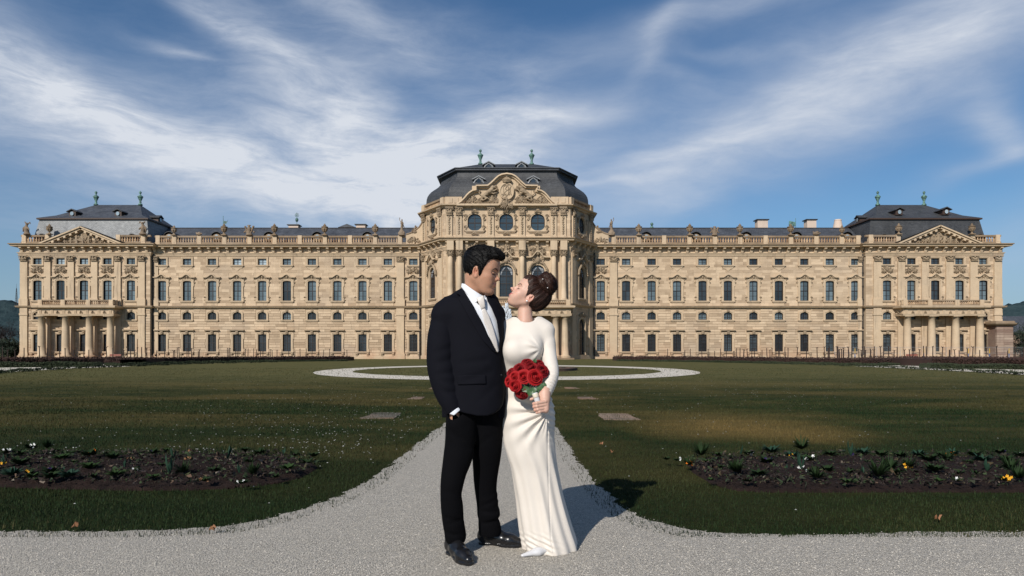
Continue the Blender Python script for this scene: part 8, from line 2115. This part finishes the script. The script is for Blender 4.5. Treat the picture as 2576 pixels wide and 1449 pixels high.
# round hole of the neck
DX.op(lambda x, y, z: cap(x, y, z, W(1325, 802, 4.09), W(1320, 770, 4.10), .064, .08), W(1300, 815, 4.0), W(1345, 760, 4.2), .006, 'cut', m=.09)
DX.op(lambda x, y, z: -z + .002 + 0 * x + 0 * y, mode='both')
# sleeve of the near arm
S = Field((0, 0, 0), (.01, .01, .01), .01); S.ax = DX.ax; S.h = DX.h; S.D = np.full(DX.D.shape, 1., np.float32)
ch = [(1364, 826, 4.09, .036), (1371, 839, 4.08, .042), (1377, 858, 4.06, .046), (1380, 885, 4.04, .044), (1384, 912, 4.00, .043), (1387, 932, 3.97, .042), (1386, 948, 3.94, .041), (1381, 966, 3.91, .038), (1375, 982, 3.88, .034), (1371, 992, 3.865, .031)]
S.D = chain(S, ch)
EL, WR = np.array(W(1387, 930, 3.97)), np.array(W(1371, 994, 3.86)); AXI = (WR - EL) / np.linalg.norm(WR - EL)
def afold(x, y, z):
    t = (x - EL[0]) * AXI[0] + (y - EL[1]) * AXI[1] + (z - EL[2]) * AXI[2]; w_ = wob(x, y, z, 24, 7)
    tt = np.clip((t + .01) / .10, 0, 1)
    d = .0032 * np.sin(t * 330 + 2.2 * w_ + x * 60) * tt + .0015 * np.sin(t * 560 + 2 * w_) * tt
    E = W(1362, 880, 3.99); q = np.sqrt((x - E[0]) ** 2 + (z - E[2]) ** 2)
    
    for (v, am) in ((922, .006), (930, .004), (938, .006)):
        c = W(1386, v, 3.96); d = d + am * np.exp(-((z - c[2] - .25 * (x - c[0])) / .0045) ** 2) * np.clip((.245 - x) / .03, 0, 1)
    return d + .0012 * w_
S.op(afold, mode='bump')
S.op(lambda x, y, z: ((x - WR[0]) * AXI[0] + (y - WR[1]) * AXI[1] + (z - WR[2]) * AXI[2]), mode='both', k=.004)
x, y, z = DX.grid(); zs_ = W(0, 835, 4.08)[2]
kk = .003 + .050 * np.clip((z - zs_ + .09) / .11, 0, 1) + 0 * x
h_ = np.maximum(kk - np.abs(DX.D - S.D), 0) / kk
DX.D = (np.minimum(DX.D, S.D) - h_ * h_ * kk * .25).astype(np.float32)
dress = sdf_obj('dress', DX, M_DRESS, bride, 1)
# far arm goes behind the groom's back
S = Field((-.25, 4.02, 1.05), (.06, 4.40, 1.44), .006)
ch = [(1276, 828, 4.14, .044), (1262, 870, 4.22, .042), (1235, 905, 4.29, .038), (1205, 900, 4.30, .032)]
for p, q in zip(ch, ch[1:]): S.cap(W(*p[:3]), W(*q[:3]), p[3], q[3], .02)
sdf_obj('sleeve', S, M_DRESS, bride, 1)
# white satin shoe
F = Field((.02, 3.86, -.004), (.30, 4.10, .09), .0026)
F.cap((.062, 3.93, .014), (.150, 3.97, .024), .012, .030, .02, sq=(1, 1, 1.35)); F.cap((.150, 3.97, .024), (.26, 4.03, .04), .030, .028, .02, sq=(1, 1, 1.2))
x, y, z = F.grid(); F.D = np.maximum(F.D, .004 - z)
sdf_obj('shoe', F, M_SATIN, bride, 1)

# =================================================================== bouquet
bouquet = thing('bouquet', W(1350, 1000, hy), 'round bouquet of dark red roses with a white wrapped stem, held by the bride', 'bouquet')
BO = Vector(bouquet.location)
def m_rose(name, a, b_):
    def f(t, b, oc):
        n = t.noise(oc, 60, 3)
        t.put(b, 'Base Color', t.mix(n, a, b_)); t.put(b, 'Sheen Weight', .25); t.put(b, 'Sheen Tint', (1, .2, .2, 1))
        t.put(b, 'Specular IOR Level', .2); bump(t, b, t.noise(oc, 250, 3), .25, .002)
    return material(name, f, .62)
M_R1 = m_rose('rose_petal_red', (.21, .003, .005), (.38, .006, .008)); M_R2 = m_rose('rose_petal_dark', (.10, .0015, .004), (.25, .003, .006))
M_RC = m_rose('rose_heart', (.34, .006, .02), (.55, .015, .05))
M_LEAF = material('rose_leaf', lambda t, b, oc: t.put(b, 'Base Color', t.mix(t.noise(oc, 40, 3), (.018, .055, .016), (.05, .12, .035))), .45)
M_STEM = material('rose_stem', lambda t, b, oc: t.put(b, 'Base Color', (.03, .04, .02)), .6)
M_RIB = m_cloth('ribbon', (.62, .55, .44), .45, 1500, 0, .4, .1, .1)
def petal_mesh(R, layer):
    # layer 0 innermost .. 4 outermost
    rr = [.16, .32, .52, .74, .98][layer] * R; hgt = [.42, .44, .38, .24, .02][layer] * R
    wid = [1.5, 1.25, 1.0, .86, .80][layer]; curl = [0, .02, .07, .14, .22][layer] * R
    nu, nv = 8, 6; V = []; Fc = []
    rnd = random.Random(layer)
    for j in range(nv + 1):
        t = j / nv
        for i in range(nu + 1):
            u_ = -1 + 2 * i / nu
            edge = 1 - .30 * abs(u_) ** 2.5 * t
            r = rr * (.30 + .70 * math.sin(min(1, t * 1.15) * math.pi / 2)) + curl * max(0, t - .72) / .28 + .03 * R * abs(u_) ** 2 * t
            z_ = -.42 * R + (hgt + .42 * R) * (t * edge) - curl * .9 * max(0, t - .80) / .2
            z_ += .022 * R * math.sin(u_ * 7 + layer) * t; r += .018 * R * math.sin(u_ * 9 + layer * 2) * t
            a = u_ * wid
            V.append((r * math.cos(a), r * math.sin(a), z_))
    for j in range(nv):
        for i in range(nu):
            q = j * (nu + 1) + i; Fc.append((q, q + 1, q + nu + 2, q + nu + 1))
    return V, Fc
PM = {}
for mi, mat in enumerate((M_R1, M_R2)):
    for L in range(5):
        V_, F_ = petal_mesh(1.0, L); PM[(mi, L)] = np_mesh('petal', V_, F_, M_RC if (L == 0 and mi == 0) else mat, None, True)
mb = MB(); mb.lathe([(.02, -.5), (.30, -.46), (.55, -.30), (.62, -.12), (.30, .0), (.16, .30), (.05, .38)], n=12)
ROSE_CORE = [mb.mesh('rose', M_R1, smooth=True), mb.mesh('rose', M_R2, smooth=True)]
BC = Vector(W(1324, 958, 3.90))
ROSES = [(1327, 911, 13, 14, 1), (1337, 922, 15, 6, 1), (1305.6, 925, 14, 8, 1), (1365.5, 932, 15.5, 4, 1), (1284.5, 936, 11, 14, 1), (1316.7, 947, 16, -6, 0), (1347, 948, 17.5, -8, 0), (1292.5, 947, 12, -2, 0),
         (1279.5, 960, 12, 8, 0), (1294.5, 970.5, 14.5, -4, 0), (1311.8, 990.5, 14.5, 2, 1), (1359, 914.5, 11, 16, 1)]
for i, (u, v, rp, back, mi) in enumerate(ROSES):
    R = rp * 3.86 / FPX * 1.02; y_ = 3.86 + back * .003
    c = Vector(W(u, v, y_)); nrm = ((c - BC).normalized() * .9 + Vector((-.05, -1.0, .15))).normalized()
    q = nrm.to_track_quat('Z', 'Y')
    ro = mesh_obj('rose', ROSE_CORE[mi], bouquet, c - BO); ro.rotation_mode = 'QUATERNION'; ro.rotation_quaternion = q; ro.scale = (R, R, R * .95)
    for L, cnt in enumerate((2, 3, 4, 5, 6)):
        for k in range(cnt):
            pe = mesh_obj('petal', PM[(mi, L)], ro)
            a = (k + L * .37 + i * .21) * 2 * math.pi / cnt; pe.rotation_euler = (0, 0, a)
            sc_ = 1 + .05 * math.sin(i * 3 + k * 5 + L); pe.scale = (sc_, sc_, 1 + .12 * math.sin(i + k * 2.3 + L))
def leaf_mesh(L=.05, w=.022):
    V_ = []; F_ = []
    for i in range(9):
        t = i / 8; ww = w * math.sin(math.pi * t ** .8) * (1 + .12 * (i % 2))
        for s_ in (-1, 0, 1): V_.append((t * L, s_ * ww, -.25 * L * t * t + .12 * abs(s_) * ww * 3))
    for i in range(8):
        for s_ in (0, 1): a = i * 3 + s_; F_.append((a, a + 3, a + 4, a + 1))
    return V_, F_
V_, F_ = leaf_mesh(); LM = np_mesh('leaf', V_, F_, M_LEAF, None, True)
for (u, v, y_, a, pit, sc_) in [(1332, 976, 3.86, 200, 30, 1.1), (1336, 980, 3.84, 250, 10, 1.0), (1346, 978, 3.85, 300, 0, .9), (1352, 968, 3.85, 320, 20, 1.1), (1320, 972, 3.86, 190, -10, 1.0), (1343, 974, 3.84, 260, -20, 1.0),
                               (1362, 966, 3.86, 330, -5, .9), (1309, 968, 3.87, 180, 10, .9), (1344, 912, 3.90, 70, 60, .6), (1368, 972, 3.87, 312, 0, 1.0)]:
    le = mesh_obj('leaf', LM, bouquet, Vector(W(u, v, y_)) - BO); th_ = math.radians(a)
    d = Vector((math.cos(th_), -.35, math.sin(th_))).normalized(); up = Vector((0, -1, .2)); sd = up.cross(d).normalized(); up = d.cross(sd)
    M = Matrix((d, sd, up)).transposed().to_4x4(); le.matrix_local = Matrix.Translation(le.location) @ M @ Matrix.Scale(sc_ * .8, 4)
rs = np.random.RandomState(3)
for k in range(9):
    mb = MB(); a = W(1343 + rs.uniform(-4, 6), 996, hy + rs.uniform(-.005, .01)); b2 = W(ROSES[k][0], ROSES[k][1], 3.90)
    mid = W(1337 + rs.uniform(-5, 8), 980, 3.85 + rs.uniform(0, .02)); mb.tube([a, mid, tuple((Vector(mid) + Vector(b2)) / 2 + Vector((0, .01, .0))), b2], .0032, 6)
    mb.build('stem', M_STEM, bouquet, tuple(BO), True)
mb = MB(); w0, w1 = Vector(W(1345, 988, hy)), Vector(W(1360.5, 1034, hy - .004))
pts = [w0.lerp(w1, t) for t in (0, .02, .25, .5, .75, .98, 1)]
mb.tube(pts, [.012, .0155, .0165, .0160, .0160, .0158, .012], 14); mb.build('stem_wrap', M_SATIN, bouquet, tuple(BO), True)
mb = MB(); mb.tube([w0.lerp(w1, t) for t in (.04, .06, .22, .26)], [.0162, .0172, .0178, .0168], 14); mb.build('ribbon', M_RIB, bouquet, tuple(BO), True)
